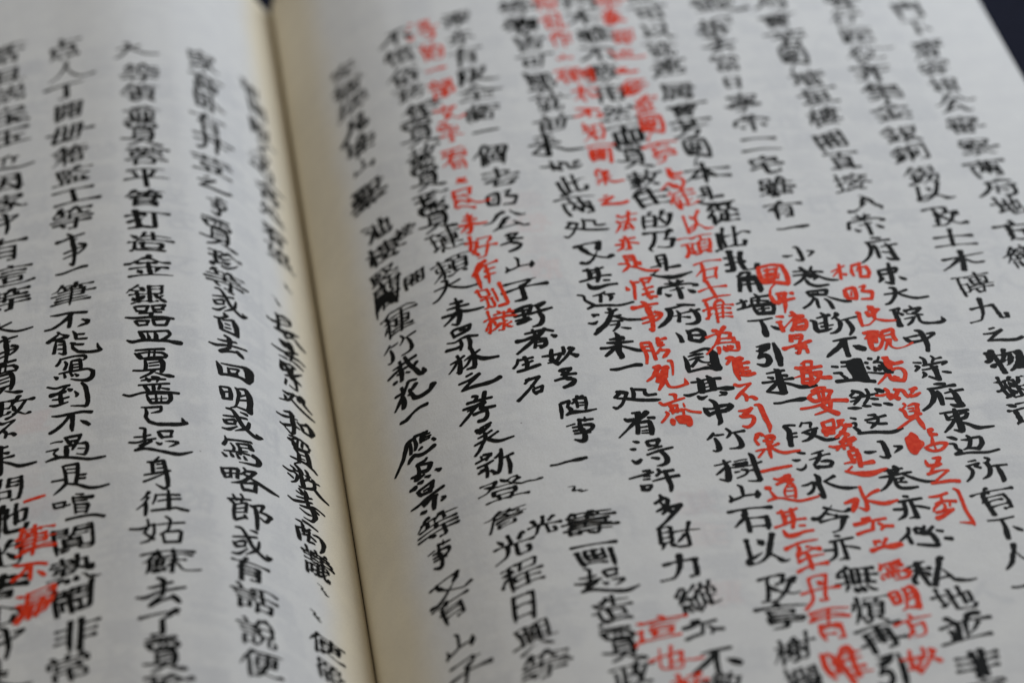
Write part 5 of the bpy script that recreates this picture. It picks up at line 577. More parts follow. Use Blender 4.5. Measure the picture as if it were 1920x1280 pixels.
    '造': [(1,1,47,81,44,75,44,70,41,67,36,59,32,59),(1,1,12,76,24,63),(1,0,6,42,21,42),(0,0,21,42,21,7),(1,0,40,34,83,34),(0,0,83,34,83,14),(0,0,43,12,82,12,83,14),(1,0,43,37,43,12),(1,0,10,0,21,7),(1,0,31,1,93,0),(1,0,63,83,63,50),(1,1,41,69,89,68),(1,1,31,49,94,49),(0,0,21,7,26,6,37,-1,48,-2,79,-2,90,-2,93,0)],
    '連': [(1,1,12,80,24,65),(1,0,5,47,21,47),(0,0,21,47,21,9),(0,0,9,0,15,7,21,9),(0,1,9,0,8,-1,8,-7),(1,1,30,19,94,19),(1,1,31,72,92,72),(0,0,38,32,84,32),(0,0,38,59,83,59),(0,0,39,46,84,46),(1,1,61,83,61,6),(0,0,83,59,84,32),(0,0,38,59,38,32),(0,1,21,9,36,-1,52,-3,92,-2,97,3)],
    '過': [(1,1,13,80,26,65),(0,0,46,78,79,78),(0,0,79,78,80,47),(0,0,45,64,63,64),(0,0,63,64,63,47),(1,0,5,47,21,47),(0,0,21,47,21,9),(0,1,37,46,37,8),(0,1,88,47,88,13,87,11,85,9,76,9),(0,0,53,35,72,34),(0,0,72,34,72,19),(0,0,52,19,72,19),(1,0,8,0,16,8,21,9),(0,1,53,35,52,34,52,13),(0,0,46,78,45,77,45,47),(0,0,37,46,88,47),(0,1,21,9,36,-1,52,-3,92,-2,97,3)],
    '部': [(1,0,29,84,32,69),(0,1,66,75,66,-7),(0,0,66,75,88,75),(0,0,79,46,86,35),(0,0,85,61,86,35),(1,1,38,42,56,42),(0,0,86,35,89,31,90,25,90,18,89,14,87,12),(0,0,15,26,48,26),(1,0,76,10,85,10,87,12),(0,0,14,1,49,1),(1,0,6,42,39,42),(0,1,15,26,14,-6),(0,0,19,69,19,60,22,51,22,42),(1,1,9,69,54,69),(0,1,48,26,49,-4),(0,0,88,75,89,73,88,67,79,46),(0,0,46,69,40,43,39,42)],
    '鄙': [(0,0,14,76,14,61),(0,0,14,76,15,77,48,77),(0,0,48,77,48,61),(0,1,65,76,65,-7),(0,0,65,76,88,76),(0,0,87,34,88,12),(1,0,22,25,38,25),(0,0,38,25,39,12),(0,0,24,11,38,11,39,12),(1,0,24,27,24,11),(1,0,75,10,85,10,88,12),(0,0,12,0,51,0),(1,1,5,48,57,48),(0,0,31,61,31,36),(0,0,14,61,48,61),(0,0,12,35,51,35),(0,1,12,35,12,-6),(0,1,51,35,51,-5),(0,0,88,76,89,71,79,47,80,44,82,41),(0,0,82,41,89,29,90,23,89,14,88,12)],
    '金': [(1,0,55,83,52,80,50,72),(0,0,25,57,26,52,27,51),(0,0,74,56,73,51),(1,1,24,22,31,8),(1,1,12,30,88,30),(0,0,50,50,50,-1),(1,1,8,-1,92,-1),(1,1,76,22,66,5),(0,0,27,51,73,51),(1,0,5,53,11,51,19,55,24,55,26,58,39,68,50,72),(0,1,50,72,61,68,71,61,90,51,95,52)],
    '銀': [(0,0,52,76,87,76),(1,1,27,75,38,67),(0,0,52,58,87,58),(0,1,52,0,53,-1,60,0,72,4),(0,0,67,39,69,31,73,19),(0,0,73,19,75,19,82,22),(1,1,11,28,15,11),(1,1,38,29,33,12),(1,1,54,1,47,-5),(0,0,24,55,24,4),(1,1,7,38,40,38),(0,0,87,76,88,40,86,39),(1,1,27,80,26,76,12,62,11,61,8,58,8,55),(0,1,76,18,92,29),(0,0,52,76,52,0),(0,0,52,39,86,39),(1,1,6,-1,42,7),(1,1,9,61,15,55,37,55),(0,1,76,18,92,-3)],
    '銅': [(0,1,48,76,48,-7),(0,0,48,76,90,76),(0,0,90,76,90,0,89,-4,88,-5),(1,0,76,-6,88,-5),(0,0,21,74,29,71),(1,1,57,60,80,60),(0,0,61,43,76,44),(0,0,76,44,77,20),(0,0,61,19,77,20),(1,1,10,30,13,15,13,12,10,9),(1,1,36,30,34,19,30,11),(1,1,6,38,39,38),(0,0,24,55,24,4),(0,1,61,43,61,11),(0,1,21,74,11,59,7,57,7,52),(1,1,6,-1,40,7),(1,1,9,60,14,55,35,55),(1,1,25,82,24,76,38,64,40,58)],
    '錫': [(0,0,52,77,87,77),(0,0,21,72,26,75),(0,0,52,62,87,62),(0,0,91,32,90,11,88,-1),(0,1,65,32,64,25,57,14),(0,1,79,32,78,25,74,16,70,7,62,-3),(1,1,12,30,15,10),(1,1,38,30,36,19,32,11),(1,0,76,-5,84,-5,86,-4,88,-1),(1,1,8,38,42,38),(0,0,87,77,86,47),(0,0,25,55,25,4),(0,0,52,77,52,47),(0,0,55,32,91,32),(0,0,52,47,86,47),(1,1,32,82,26,81,26,77,8,58,7,52),(1,1,7,-1,42,7),(0,1,26,75,30,73,41,64,42,58),(0,1,12,59,15,55,37,55),(0,1,59,46,57,34,53,31,47,23)],
    '鑿': [(1,0,23,84,23,74),(1,0,34,84,34,74,37,73),(1,0,11,83,14,75),(1,0,47,82,44,77,44,74),(0,1,65,78,64,67,62,64,57,60),(0,0,65,78,81,78),(0,0,81,78,82,64),(0,1,82,64,86,62,92,62),(0,0,39,72,38,63),(0,0,19,73,21,63),(0,0,60,54,84,54),(1,0,5,54,20,54,20,52),(1,0,34,47,46,47),(1,0,57,45,63,46,67,43),(0,1,12,40,22,40),(1,0,35,40,46,40),(0,0,67,43,72,40,76,40,79,42),(0,1,78,38,90,30),(0,0,67,43,70,38),(0,0,58,31,57,29,59,27,63,24,64,21),(0,0,36,24,36,21,37,19),(1,1,19,10,32,9),(0,0,31,10,30,9,30,6,33,-2),(0,0,70,9,67,-2),(0,0,11,46,12,32),(1,0,7,73,37,73),(0,0,50,18,50,-2),(0,0,84,54,85,52,83,48,78,39,78,38),(1,1,7,-3,92,-3),(0,0,46,47,47,34,48,32),(0,0,30,62,28,61,28,33),(1,1,9,63,30,62),(0,1,31,10,82,10),(0,1,37,19,63,19,65,22,73,22,90,17,98,19),(0,0,30,62,48,62,50,61,56,61,58,59,59,55,60,54),(0,1,39,72,40,73,52,73),(0,0,12,32,39,32,40,29),(1,0,4,18,10,16,27,22,34,22,40,28,41,30,56,31,69,36,70,38),(0,1,11,46,19,48,21,54,52,54),(0,0,14,75,23,74)],
    '門': [(0,0,13,76,41,76),(0,0,58,76,87,76),(0,0,13,61,41,61),(0,0,58,61,87,61),(0,0,13,46,41,46),(0,0,58,46,87,46),(1,0,64,1,72,-4,83,-4,85,-3,87,-1),(0,1,13,76,12,-7),(0,0,87,76,87,-1),(0,0,41,76,41,46),(0,0,58,76,58,46)],
    '開': [(0,0,14,77,41,77),(0,0,59,77,87,77),(0,0,13,63,41,63),(0,0,58,63,87,63),(0,0,13,49,41,50),(0,0,58,49,87,49),(1,0,26,-4,31,-2,33,1),(0,1,60,36,60,-5),(1,1,24,19,76,19),(0,0,41,77,41,50),(0,1,87,77,88,-1,86,-3,84,-4,73,-4),(1,1,26,36,74,36),(0,1,14,77,12,77,12,-6),(0,0,59,77,57,76,58,49),(0,0,39,36,38,10,36,5,33,1)],
    '閑': [(0,0,12,77,41,77),(0,0,57,77,87,77),(0,0,12,65,41,65),(0,0,57,65,87,65),(0,0,12,52,40,52),(0,0,58,52,87,52),(1,0,49,46,49,32,40,23),(1,0,24,34,44,34,47,31,40,23),(0,0,40,23,52,31),(0,1,52,31,69,15),(0,0,49,30,40,23),(0,1,49,30,49,-2),(0,1,87,77,88,-1,85,-4,80,-4,73,-1),(0,1,12,77,12,-7),(1,1,21,11,26,9,29,12,54,34,75,34),(0,0,41,77,41,53,40,52),(0,0,57,77,57,54,58,52)],
    '閣': [(0,0,12,77,41,77),(0,0,58,77,88,77),(0,0,12,65,41,65),(0,0,58,65,88,65),(0,0,59,53,88,53),(0,0,12,53,40,53,41,54),(0,1,41,54,43,53,41,43,38,42,37,38,31,37,28,34,24,36),(1,1,39,42,63,42,66,39),(1,0,68,43,64,40,63,36,57,32,56,29),(1,0,36,40,40,35,46,31,47,28),(0,0,56,29,56,26,62,24,64,19),(0,0,47,28,38,20),(1,0,69,1,78,-4,87,-2),(0,0,38,20,35,18,35,2),(0,0,64,19,66,18,66,3,64,2),(0,0,35,2,64,2),(0,0,41,77,41,54),(0,0,88,77,88,0,87,-2),(0,1,12,77,12,-7),(0,0,58,77,57,54,59,53),(0,0,12,20,25,19,33,21,40,17,62,17,65,21,79,19,83,21,88,21),(0,0,38,20,40,24,56,29)],
    '闐': [(0,0,13,78,41,78),(0,0,58,78,86,78),(0,0,13,68,41,68),(0,0,58,68,87,68),(0,0,13,59,41,59),(0,0,53,53,58,60,87,59),(0,0,62,8,62,5,63,2,70,-2,78,-2,80,-4,85,-4,86,-3),(0,1,53,50,77,50),(1,0,25,50,47,50,48,48),(0,0,48,48,48,41,47,40),(0,0,33,40,47,40),(1,0,46,41,67,40),(0,0,33,32,68,32),(0,0,33,24,68,24),(0,0,33,16,68,16),(1,0,23,-2,31,-2,35,0,38,2,40,7),(0,1,13,78,12,-6),(0,0,33,40,33,9),(0,0,67,40,68,9),(0,0,41,78,41,59),(0,0,86,78,88,77,88,3,86,-3),(0,0,58,78,57,61,52,50,53,50),(1,1,22,8,77,8)],
    '限': [(0,1,12,76,12,-7),(0,0,12,76,31,77,34,76),(0,0,48,76,85,76),(0,0,48,58,84,58),(1,0,23,18,30,19,33,22),(0,0,85,76,84,39),(0,0,48,76,48,-1),(0,0,48,39,84,39),(0,1,74,18,78,19,88,27,92,27),(0,1,64,39,66,31,69,23,75,12,89,-1,94,-1),(0,0,34,76,33,68,27,55,27,51,34,38,35,28,33,22),(1,1,43,-4,66,2,67,3,67,7)],
    '集': [(1,0,49,83,53,78,54,72,53,70),(0,0,21,2,34,9),(1,0,2,0,11,-2,21,2),(0,1,21,46,84,46),(0,1,21,34,91,34),(0,1,25,71,26,70,87,70),(1,1,6,19,40,19,57,18,59,19,94,19),(0,1,53,70,52,69,52,35,50,32,50,-6),(0,0,21,2,39,12,42,17),(0,1,58,18,60,13,85,0,91,-1,96,1),(1,1,6,55,14,61,19,62,22,58,84,58),(1,0,29,80,21,69,20,65,21,34)],
    '雖': [(0,1,12,58,27,58),(0,0,12,77,12,58),(0,0,12,77,39,77),(0,0,39,77,39,58),(0,0,25,57,26,58,39,58),(0,0,10,43,10,24),(0,1,57,62,94,62),(0,1,56,21,92,21),(1,1,38,16,44,0,44,-3,41,-7),(0,0,25,57,25,3),(0,1,56,1,95,1),(0,1,56,41,56,-7),(1,0,5,0,41,4),(0,0,10,24,41,24),(1,0,71,79,78,71,78,63,76,61,76,1),(1,0,63,83,56,61,54,54,41,43,41,24),(0,1,10,43,40,44,54,52,56,51,92,41)],
    '青': [(0,0,24,36,76,36),(0,0,24,24,77,24),(0,0,24,11,77,11),(1,0,61,-4,76,-4),(1,1,13,75,87,75),(1,1,17,62,83,62),(0,1,24,36,24,-6),(1,0,50,82,49,50),(1,1,7,49,93,49),(0,0,76,36,77,35,77,1,76,-4)],
    '非': [(1,0,9,66,39,66),(0,1,62,66,93,66),(1,0,10,43,39,43),(0,1,62,43,91,43),(1,0,7,20,39,20),(0,1,62,20,95,20),(1,1,39,83,39,-7),(1,1,62,83,62,-7)],
    '頑': [(1,1,9,76,40,76),(0,0,70,76,68,61),(0,1,16,52,16,29,14,18,12,10,7,1),(0,0,33,52,33,12),(0,0,52,45,88,45),(0,0,52,29,88,29),(0,0,52,14,88,14),(0,0,51,-1,57,3),(1,0,40,-3,44,-4,51,-1),(1,1,75,5,80,5,92,-4,98,-4),(0,0,88,61,88,14),(0,0,52,60,52,14),(1,1,6,52,44,52),(1,1,46,76,95,76),(0,0,52,60,88,61),(0,1,51,-1,60,5,67,5),(1,1,27,8,46,16)],
    '領': [(0,0,70,76,68,61),(0,0,52,45,88,45),(1,0,8,34,38,34,39,33),(0,0,52,30,88,30),(0,0,53,14,88,14),(0,0,22,11,28,10),(0,1,22,11,27,8,27,5,32,-2),(1,1,40,-3,44,-4,63,6),(0,0,52,60,53,14),(0,0,88,61,88,14),(1,1,77,7,95,-5),(1,1,46,76,94,76),(1,1,21,55,29,42),(0,0,52,60,53,61,88,61),(0,0,39,33,37,26,28,10),(0,1,24,74,28,73,43,58,43,53),(1,1,26,83,26,75,22,73,17,64,7,54,6,48)],
    '頼': [(0,0,71,76,69,60),(0,0,10,54,10,34),(0,0,42,54,42,34),(0,0,55,45,88,45),(0,0,55,29,88,29),(0,0,55,14,88,14),(0,1,24,25,26,23,26,-7),(1,1,41,-3,47,-4,53,-1,60,5,65,6),(1,1,6,69,45,69),(0,0,55,60,55,14),(0,0,10,54,42,54),(0,1,24,25,19,22,15,15,7,5,6,0),(1,1,48,76,94,76),(0,0,87,60,88,59,88,14),(0,0,55,60,87,60),(1,0,26,83,25,27),(1,1,77,5,82,4,94,-6),(0,0,10,34,22,34,24,32,28,34,42,34),(0,1,25,27,27,25,33,24,40,16)],
    '高': [(1,0,49,82,50,71),(1,0,24,59,74,59),(0,0,26,44,74,44,76,46,76,58,74,59),(1,0,28,60,25,58,25,45,26,44),(0,1,14,32,13,-7),(0,0,14,32,86,32),(0,1,86,32,86,-1,85,-4,73,-4),(0,0,32,21,67,20),(0,0,67,20,67,6,66,6),(0,0,32,6,66,6),(1,1,6,70,92,70),(0,1,32,21,31,-1)],
    '鬧': [(1,1,13,82,13,-7),(1,1,86,82,86,-1,85,-3,74,-4),(0,1,30,27,30,3),(0,0,69,26,69,6),(1,0,60,4,67,5,69,6),(0,0,33,77,33,54),(0,0,65,77,65,54),(1,1,53,66,78,66),(1,1,21,66,44,66),(1,1,23,39,76,39),(0,0,30,27,69,26),(1,1,53,77,78,77),(1,1,21,77,44,77),(1,1,52,54,79,54),(1,1,21,54,45,54),(1,1,48,49,50,-4)],
    '齐': [(1,0,8,35,28,40,43,44),(0,0,43,49,43,44),(1,1,30,33,30,21,28,9,24,2,21,-1,19,-2,12,-2),(1,1,69,33,69,-7),(1,1,7,70,93,70),(0,0,70,69,68,62,62,56,56,52,55,48),(0,1,29,70,31,63,47,48,79,38,90,37,98,41),(1,0,44,83,49,81,52,71)],
}
TEXT_BLACK_LEFT = [
    ('話',-86,105,7.9,1), ('且',-85.4,97.1,7.2,1), ('説',-84.9,90.6,6.9,1), ('宝',-85.2,83.4,7.2,1), ('玉',-85.2,76.2,7.7,1), ('近',-85.1,68,7.2,1),
    ('因',-85.6,61.9,6.3,1), ('家',-85.1,55.4,6.4,1), ('中',-85.9,49.1,7.1,1), ('有',-85.8,41.2,7.9,1), ('這',-85.3,33.2,7.2,1), ('等',-85.5,26.7,7.3,1),
    ('大',-85.2,18.6,6.8,1), ('事',-85.6,13,6.5,1), ('賈',-85.8,5.5,7.6,1), ('政',-84.7,-2.2,6.4,1), ('不',-85.4,-7.3,6.1,1), ('来',-84.9,-14.5,7.2,1),
    ('問',-85.5,-21.7,7.1,1), ('他',-84.6,-28.8,7.3,1), ('的',-85.5,-36.3,7.2,1), ('書',-85.8,-43.2,6.4,1), ('心',-85.4,-49,5.9,1), ('中',-85.7,-55,6,1),
    ('是',-85.8,-61.1,6.1,1), ('点',-74.3,102.4,7.9,1), ('人',-73.8,94.5,7.4,1), ('丁',-73.9,87.6,6.9,1), ('開',-73.5,80.7,7.1,1), ('册',-73.6,73.4,7.2,1),
    ('籍',-73.3,66.3,7,1), ('監',-73.3,59.5,6.5,1), ('工',-73,53.2,6.5,1), ('等',-73.9,46.4,8,1), ('事',-73.7,37.3,7.6,1), ('一',-73.8,31.2,6.4,1),
    ('筆',-73.9,24.6,6.6,1), ('闐',-74.7,-35.9,6.7,1), ('熱',-75.1,-42.7,6.5,1), ('鬧',-75,-49,6.8,1), ('非',-74.8,-56.3,6.8,1), ('常',-75.8,-62.6,6.4,1),
    ('大',-59.8,98.1,8.2,1), ('等',-59.8,89.8,7.6,1), ('領',-59.8,82.9,6.8,1), ('命',-59.4,76.2,6.6,1), ('賈',-59.9,69.8,7,1), ('蓉',-59.6,62.2,7,1),
    ('平',-59.8,55.7,6.5,1), ('管',-60.1,49.1,6.6,1), ('打',-60.1,42.6,6.6,1), ('造',-60.3,35.8,6.8,1), ('金',-60.4,29,7.2,1), ('銀',-60.6,21.3,6.8,1),
    ('蘇',-60.8,-44.5,6.5,1), ('去',-61.7,-51,6.5,1), ('了',-62,-57.4,6.4,1), ('賈',-61.8,-63.8,6.1,1), ('珍',-61.4,-69.7,5.8,1), ('家',-47,99.4,7.9,1),
    ('高',-47,91.6,7.3,1), ('卧',-47,84.9,7.2,1), ('有',-47.2,77.2,7,1), ('芥',-46.9,70.8,6.9,1), ('荳',-47.5,63.4,6.7,1), ('之',-47.1,57.3,6.3,1),
    ('事',-47,50.7,7.6,1), ('賈',-47.4,42.2,8,1), ('珍',-46.6,34.8,6.8,1), ('等',-47.3,28.6,6.3,1), ('或',-46.8,22.3,6.6,1), ('或',-47.3,-38.4,6.6,1),
    ('有',-48.1,-44.4,6.1,1), ('話',-47.7,-50.5,6.5,1), ('說',-47.6,-57.5,6.6,1), ('便',-47.7,-63.8,6.4,1), ('朝',-37.6,101.5,5.5,1), ('閑',-36.6,96,6.5,1),
    ('暇',-36.7,88.4,7.1,1), ('不',-36.6,81.8,6.9,1), ('過',-36.6,74.5,7.3,1), ('各',-36.6,67.2,6.9,1), ('処',-36.5,60.6,6.7,1), ('看',-36.5,53.8,6.2,1),
    ('望',-36.2,48.2,5.6,1), ('冫',-35.7,39.4,2.9,0.45), ('冫',-38.1,32.1,2.9,0.45), ('議',-37.1,-34.2,7.6,1), ('冫',-36.8,-39.8,2.9,0.45), ('冫',-38.6,-47.3,2.9,0.45),
    ('便',-37.4,-52.8,5.6,1), ('罷',-37.3,-58.3,5.6,1),
]
TEXT_BLACK_RIGHT = [
    ('門',97.5,95.3,6.5,1), ('下',97.5,88.8,7.4,1), ('清',96.8,80.5,7.6,1), ('客',96.6,73.6,6.5,1), ('相',96.9,67.5,6.3,1), ('公',96.9,61,6.9,1),
    ('審',96.4,53.7,7.2,1), ('察',96.6,46.6,7,1), ('两',96.7,39.6,6.6,1), ('府',96.7,33.3,5.9,1), ('地',97.3,27.8,6.6,1), ('方',96.2,20.2,7.4,1),
    ('繕',95.3,13,7.2,1), ('各',84.4,99.9,6.5,1), ('行',83.3,93.4,6.7,1), ('匠',83.6,86.6,6.8,1), ('役',84,79.9,6.8,1), ('齐',83.4,73,6.8,1),
    ('集',83.8,66.2,6.9,1), ('金',83.5,59.2,7.1,1), ('銀',83.6,52,6.8,1), ('銅',83.5,45.7,6.8,1), ('錫',83.6,38.4,6.3,1), ('以',83.5,33.1,6.4,1),
    ('及',84.1,25.6,7,1), ('土',83.7,19,6.4,1), ('木',83.5,12.7,6.5,1), ('磚',83.3,6,7.2,1), ('九',84.2,-1.6,7.1,1), ('之',84.5,-8.2,6.6,1),
    ('物',83.1,-14.8,6.7,1), ('搬',82.3,-21.7,6.7,1), ('运',82.2,-28.2,6.5,1), ('府',69.2,100.3,6.7,1), ('會',69.3,93.6,6.9,1), ('芳',69.7,86.5,7.3,1),
    ('園',69.5,79,7.1,1), ('墙',70,72.2,6.7,1), ('垣',70.5,65.7,6.7,1), ('樓',70.1,58.8,7.2,1), ('閣',69.5,51.3,7.1,1), ('直',70,44.6,6.8,1),
    ('接',69.7,37.7,6.4,1), ('入',70.7,31.9,6.4,1), ('荣',69.3,24.9,7.3,1), ('府',69.3,17.2,7.3,1), ('有',70.3,-48.1,6.6,1), ('下',70.2,-54.6,6.3,1),
    ('人',70,-60.7,6.3,1), ('一',69.8,-67.1,6.4,1), ('盡',56.8,100.9,6.5,1), ('已',61.9,100,7.9,0.8), ('拆',55.9,92.1,7.1,1), ('去',55.3,85.9,6.4,1),
    ('當',55.2,79.3,6.8,1), ('日',55.2,72.3,4.8,0.75), ('寧',55.5,65.4,6.9,1), ('荣',55.7,58.5,7,1), ('二',55.6,51.4,6.8,1), ('宅',55.3,44.9,6.8,1),
    ('雖',55.3,37.8,7,1), ('有',54.9,30.8,6.2,1), ('一',55.6,25.4,6.6,1), ('小',54.6,17.6,7,1), ('私',55.9,-62.5,6.7,1), ('地',57.5,-68.6,6.1,1),
    ('並',56.9,-74.7,6.5,1), ('非',57,-81.5,6.1,1), ('官',57.2,-86.9,5.3,1), ('故',43.4,105,5.9,1), ('可',43.6,99.1,6.4,1), ('以',43.5,92.3,6.7,1),
    ('就',43.3,85.6,6.8,1), ('連',43.2,78.7,7.4,1), ('属',43.5,70.8,7.2,1), ('會',43.5,64.4,6.3,1), ('芳',43.1,58.1,7.1,1), ('園',43.5,50.2,7.4,1),
    ('本',43.2,43.4,6.9,1), ('是',43.2,36.3,6.4,1), ('從',43.4,30.6,6.5,1), ('此',43.5,23.3,7,1), ('扎',43.9,16.6,6.6,1), ('今',43.6,-48.9,6.9,1),
    ('亦',43.1,-55.6,6.7,1), ('無',43.8,-62.3,6.7,1), ('煩',43.9,-68.9,6.2,1), ('再',44,-74.7,6.2,1), ('引',43.6,-81.4,6.7,1), ('樹',30.1,105.6,6.5,1),
    ('木',30,99.1,6.8,1), ('雖',30.9,92,6.9,1), ('不',30.5,85.2,6.7,1), ('敷',30.3,78.6,6.8,1), ('用',30.5,71.6,7,1), ('然',30.9,64.6,6.9,1),
    ('而',31.1,57.8,6.9,1), ('賈',30.8,50.9,7.3,1), ('赦',31.3,43.1,6.8,1), ('住',31.1,37.3,6.4,1), ('的',31.4,30.4,6.4,1), ('乃',31,24.4,6.9,1),
    ('是',30.8,16.7,7.2,1), ('石',30.8,-47.4,6.3,1), ('以',30.8,-54.6,7.6,1), ('及',31.4,-62.5,7.1,1), ('亭',30.7,-68.8,6.4,1), ('榭',30.5,-75.4,6.5,1),
    ('欄',30.7,-81.8,6.4,1), ('等',17.1,104.3,6.7,1), ('物',17.5,97.6,6.7,1), ('皆',17.5,90.9,6.5,1), ('可',17.5,84.5,6.8,1), ('挪',17.6,77.3,7.2,1),
    ('就',18.1,70.1,7.2,1), ('前',17.8,62.9,6.9,1), ('来',17,56.3,6.7,1), ('如',17,49.4,6.6,1), ('此',17.9,43,6.3,1), ('两',17.8,36.7,6.5,1),
    ('処',18.1,29.9,7,1), ('又',18.2,22.8,7.2,1), ('財',18.3,-49.8,6.2,1), ('力',18,-56.2,6.5,1), ('縱',18.7,-62.8,6.7,1), ('亦',18.1,-69.5,6.7,1),
    ('不',18.2,-76.3,5.8,1), ('敷',18.9,-81.1,5.2,1), ('添',4.6,102.7,6.9,1), ('亦',4.4,95.8,6.9,1), ('有',4.5,89,7,1), ('限',4.9,81.8,6.6,1),
    ('全',4.9,75.9,6.4,1), ('虧',4.8,68.9,6.5,1), ('一',4.8,62.8,6.9,1), ('個',4.8,55.1,7.5,1), ('老',5,47.7,6.9,1), ('明',4.7,41.3,6.5,1),
    ('公',4.5,34.8,6.7,1), ('号',4.4,28,6.6,1), ('山',4.6,21.7,6.7,1), ('子',4.2,14.7,7.3,1), ('一',4.6,-30.1,6.2,1), ('冫',4.4,-36.8,2.9,0.45),
    ('籌',4.9,-44.4,6.8,1.1), ('画',5.1,-51.3,6.3,1), ('起',5.7,-57,6.2,1), ('造',5.3,-63.6,6.8,1), ('賈',5.5,-70.5,6.6,1), ('政',5.8,-76.8,6.3,1),
    ('不',-8.4,100.6,6.9,1), ('慣',-7.7,93.7,6.9,1), ('俗',-7.5,86.9,6.5,1), ('務',-7.6,80.7,6.5,1), ('凭',-6.7,73.8,6.8,1), ('賈',-7.5,67.2,7.2,1),
    ('赦',-7.8,59.4,7.3,1), ('賈',-7.9,52.6,6.9,1), ('珍',-7.8,45.6,6.3,1), ('賈',-7.8,39.9,6.5,1), ('璉',-7.3,32.6,7.5,1), ('頼',-7.1,24.9,6.7,1),
    ('大',-6.9,19.2,6.4,1), ('登',-6.7,-33.2,6.4,1), ('詹',-7.2,-39.5,5.2,1), ('光',-1.7,-43.4,4.8,0.75), ('光',-7.1,-45.8,6.3,1), ('程',-6.8,-52.2,6.3,1),
    ('日',-7.3,-58.5,6.6,0.8), ('興',-6.9,-65.3,6.6,1), ('等',-6.7,-71.7,6.3,1), ('安',-18.8,97.8,6.1,1), ('插',-18.9,91.7,6.1,1), ('摆',-18.6,85.5,6.6,1),
    ('凡',-18.5,78.6,7,1), ('堆',-18.7,71.6,6.8,1), ('山',-18.4,65,7.9,1), ('鑿',-18.6,55.7,8.2,1.2), ('池',-18.1,44.4,6.5,1), ('楼',-13.8,39.6,3.8,0.6),
    ('樓',-18,37,6.6,1.15), ('竪',-18.5,30.4,6.6,1), ('閣',-13.5,25.7,4.2,0.65), ('閣',-18.4,25.3,8.2,1), ('種',-17.9,16.9,7.5,1), ('竹',-18,10.3,6.5,1),
    ('等',-17.4,-35.3,6.9,1), ('事',-17.8,-41.4,6.8,1), ('又',-17.4,-48.8,5.9,1), ('有',-17.7,-53.2,5.9,1), ('山',-17.5,-60.7,6.8,1), ('子',-17.3,-66.8,6.2,1),
]
TEXT_RED_LEFT = [
    ('一',-80.7,-25.2,4.5,0.7), ('筆',-80.9,-34.8,7.9,1.05), ('不',-81.6,-41.1,6.6,0.85), ('漏',-81,-48.1,7,1.15),
]
TEXT_RED_RIGHT = [
    ('寫',49.8,-61.4,5.7,0.9), ('明',49.8,-67.4,5.8,0.9), ('方',49.9,-73,6.3,0.9), ('妙',48.8,-80,6.9,1.2), ('余',36.3,104.4,6.6,0.9), ('最',35.8,97.8,6.7,0.9),
    ('鄙',37,91.1,6.6,0.9), ('近',36.3,84.5,6.1,0.9), ('之',35.2,78.9,4.5,0.7), ('修',35.4,73.2,6.1,0.9), ('造',36.5,66.7,7.2,0.9), ('園',36.5,58.9,7.8,0.9),
    ('亭',36.5,51,8.2,0.9), ('者',36.4,42.2,7.5,0.9), ('徒',37.1,36.1,6.8,0.9), ('以',37.8,28.7,7,0.8), ('頑',36.9,22.1,6.8,1), ('石',37.3,15.1,6.5,0.85),
    ('土',36.9,9,6,0.9), ('堆',36.5,3.1,6.9,0.9), ('為',36.3,-4.8,7.7,1), ('甚',36.8,-49.2,7.2,1.1), ('至',37.3,-56.6,7.5,0.9), ('丹',37.3,-64.1,7.1,1),
    ('青',37.4,-70.9,7.4,1), ('唯',37.5,-79,8.2,1.2), ('知',23.4,105.5,7.2,0.9), ('乱',24.3,98.2,7.1,0.9), ('作',24,91.4,6.6,0.8), ('山',23.7,85,4.5,0.7),
    ('石',23.4,78.6,6.4,0.8), ('樹',26.1,78.6,6.4,0.8), ('木',25.3,72.2,6.6,0.8), ('不',24.8,65.5,6.3,0.85), ('知',24.9,59.5,6.7,0.85), ('画',25.1,52.2,7.5,0.9),
    ('泉',25.2,44.5,7.4,0.85), ('之',24.7,37.4,6.9,0.8), ('法',25.6,30.7,6.6,0.85), ('亦',24.6,24.2,6.3,0.85), ('是',25.4,18.2,6.5,0.85), ('得',-2.6,100.4,8,1),
    ('的',-1.6,92.4,7.2,0.9), ('一',-1.7,86.1,6.5,0.8), ('部',-1.6,79.4,7.6,0.9), ('文',-1.6,70.8,7.7,0.8), ('字',-1.8,64.1,7.5,0.85), ('看',-1.9,55.9,8.2,0.85),
    ('不',-1.9,48.6,3.8,0.6), ('尽',-2.1,43.3,7.7,0.9), ('来',-1.6,35.6,7.4,0.9), ('好',-1.3,28.5,7.3,0.9), ('作',-1.8,20.9,7.1,0.9), ('别',-1.3,14.3,6.9,0.9),
    ('樣',-1.2,7.1,7.1,0.95), ('這',11.2,-68.6,6.1,1.2), ('也',12,-74.7,5.6,1), ('好',13.6,-79.8,5.2,1),
]
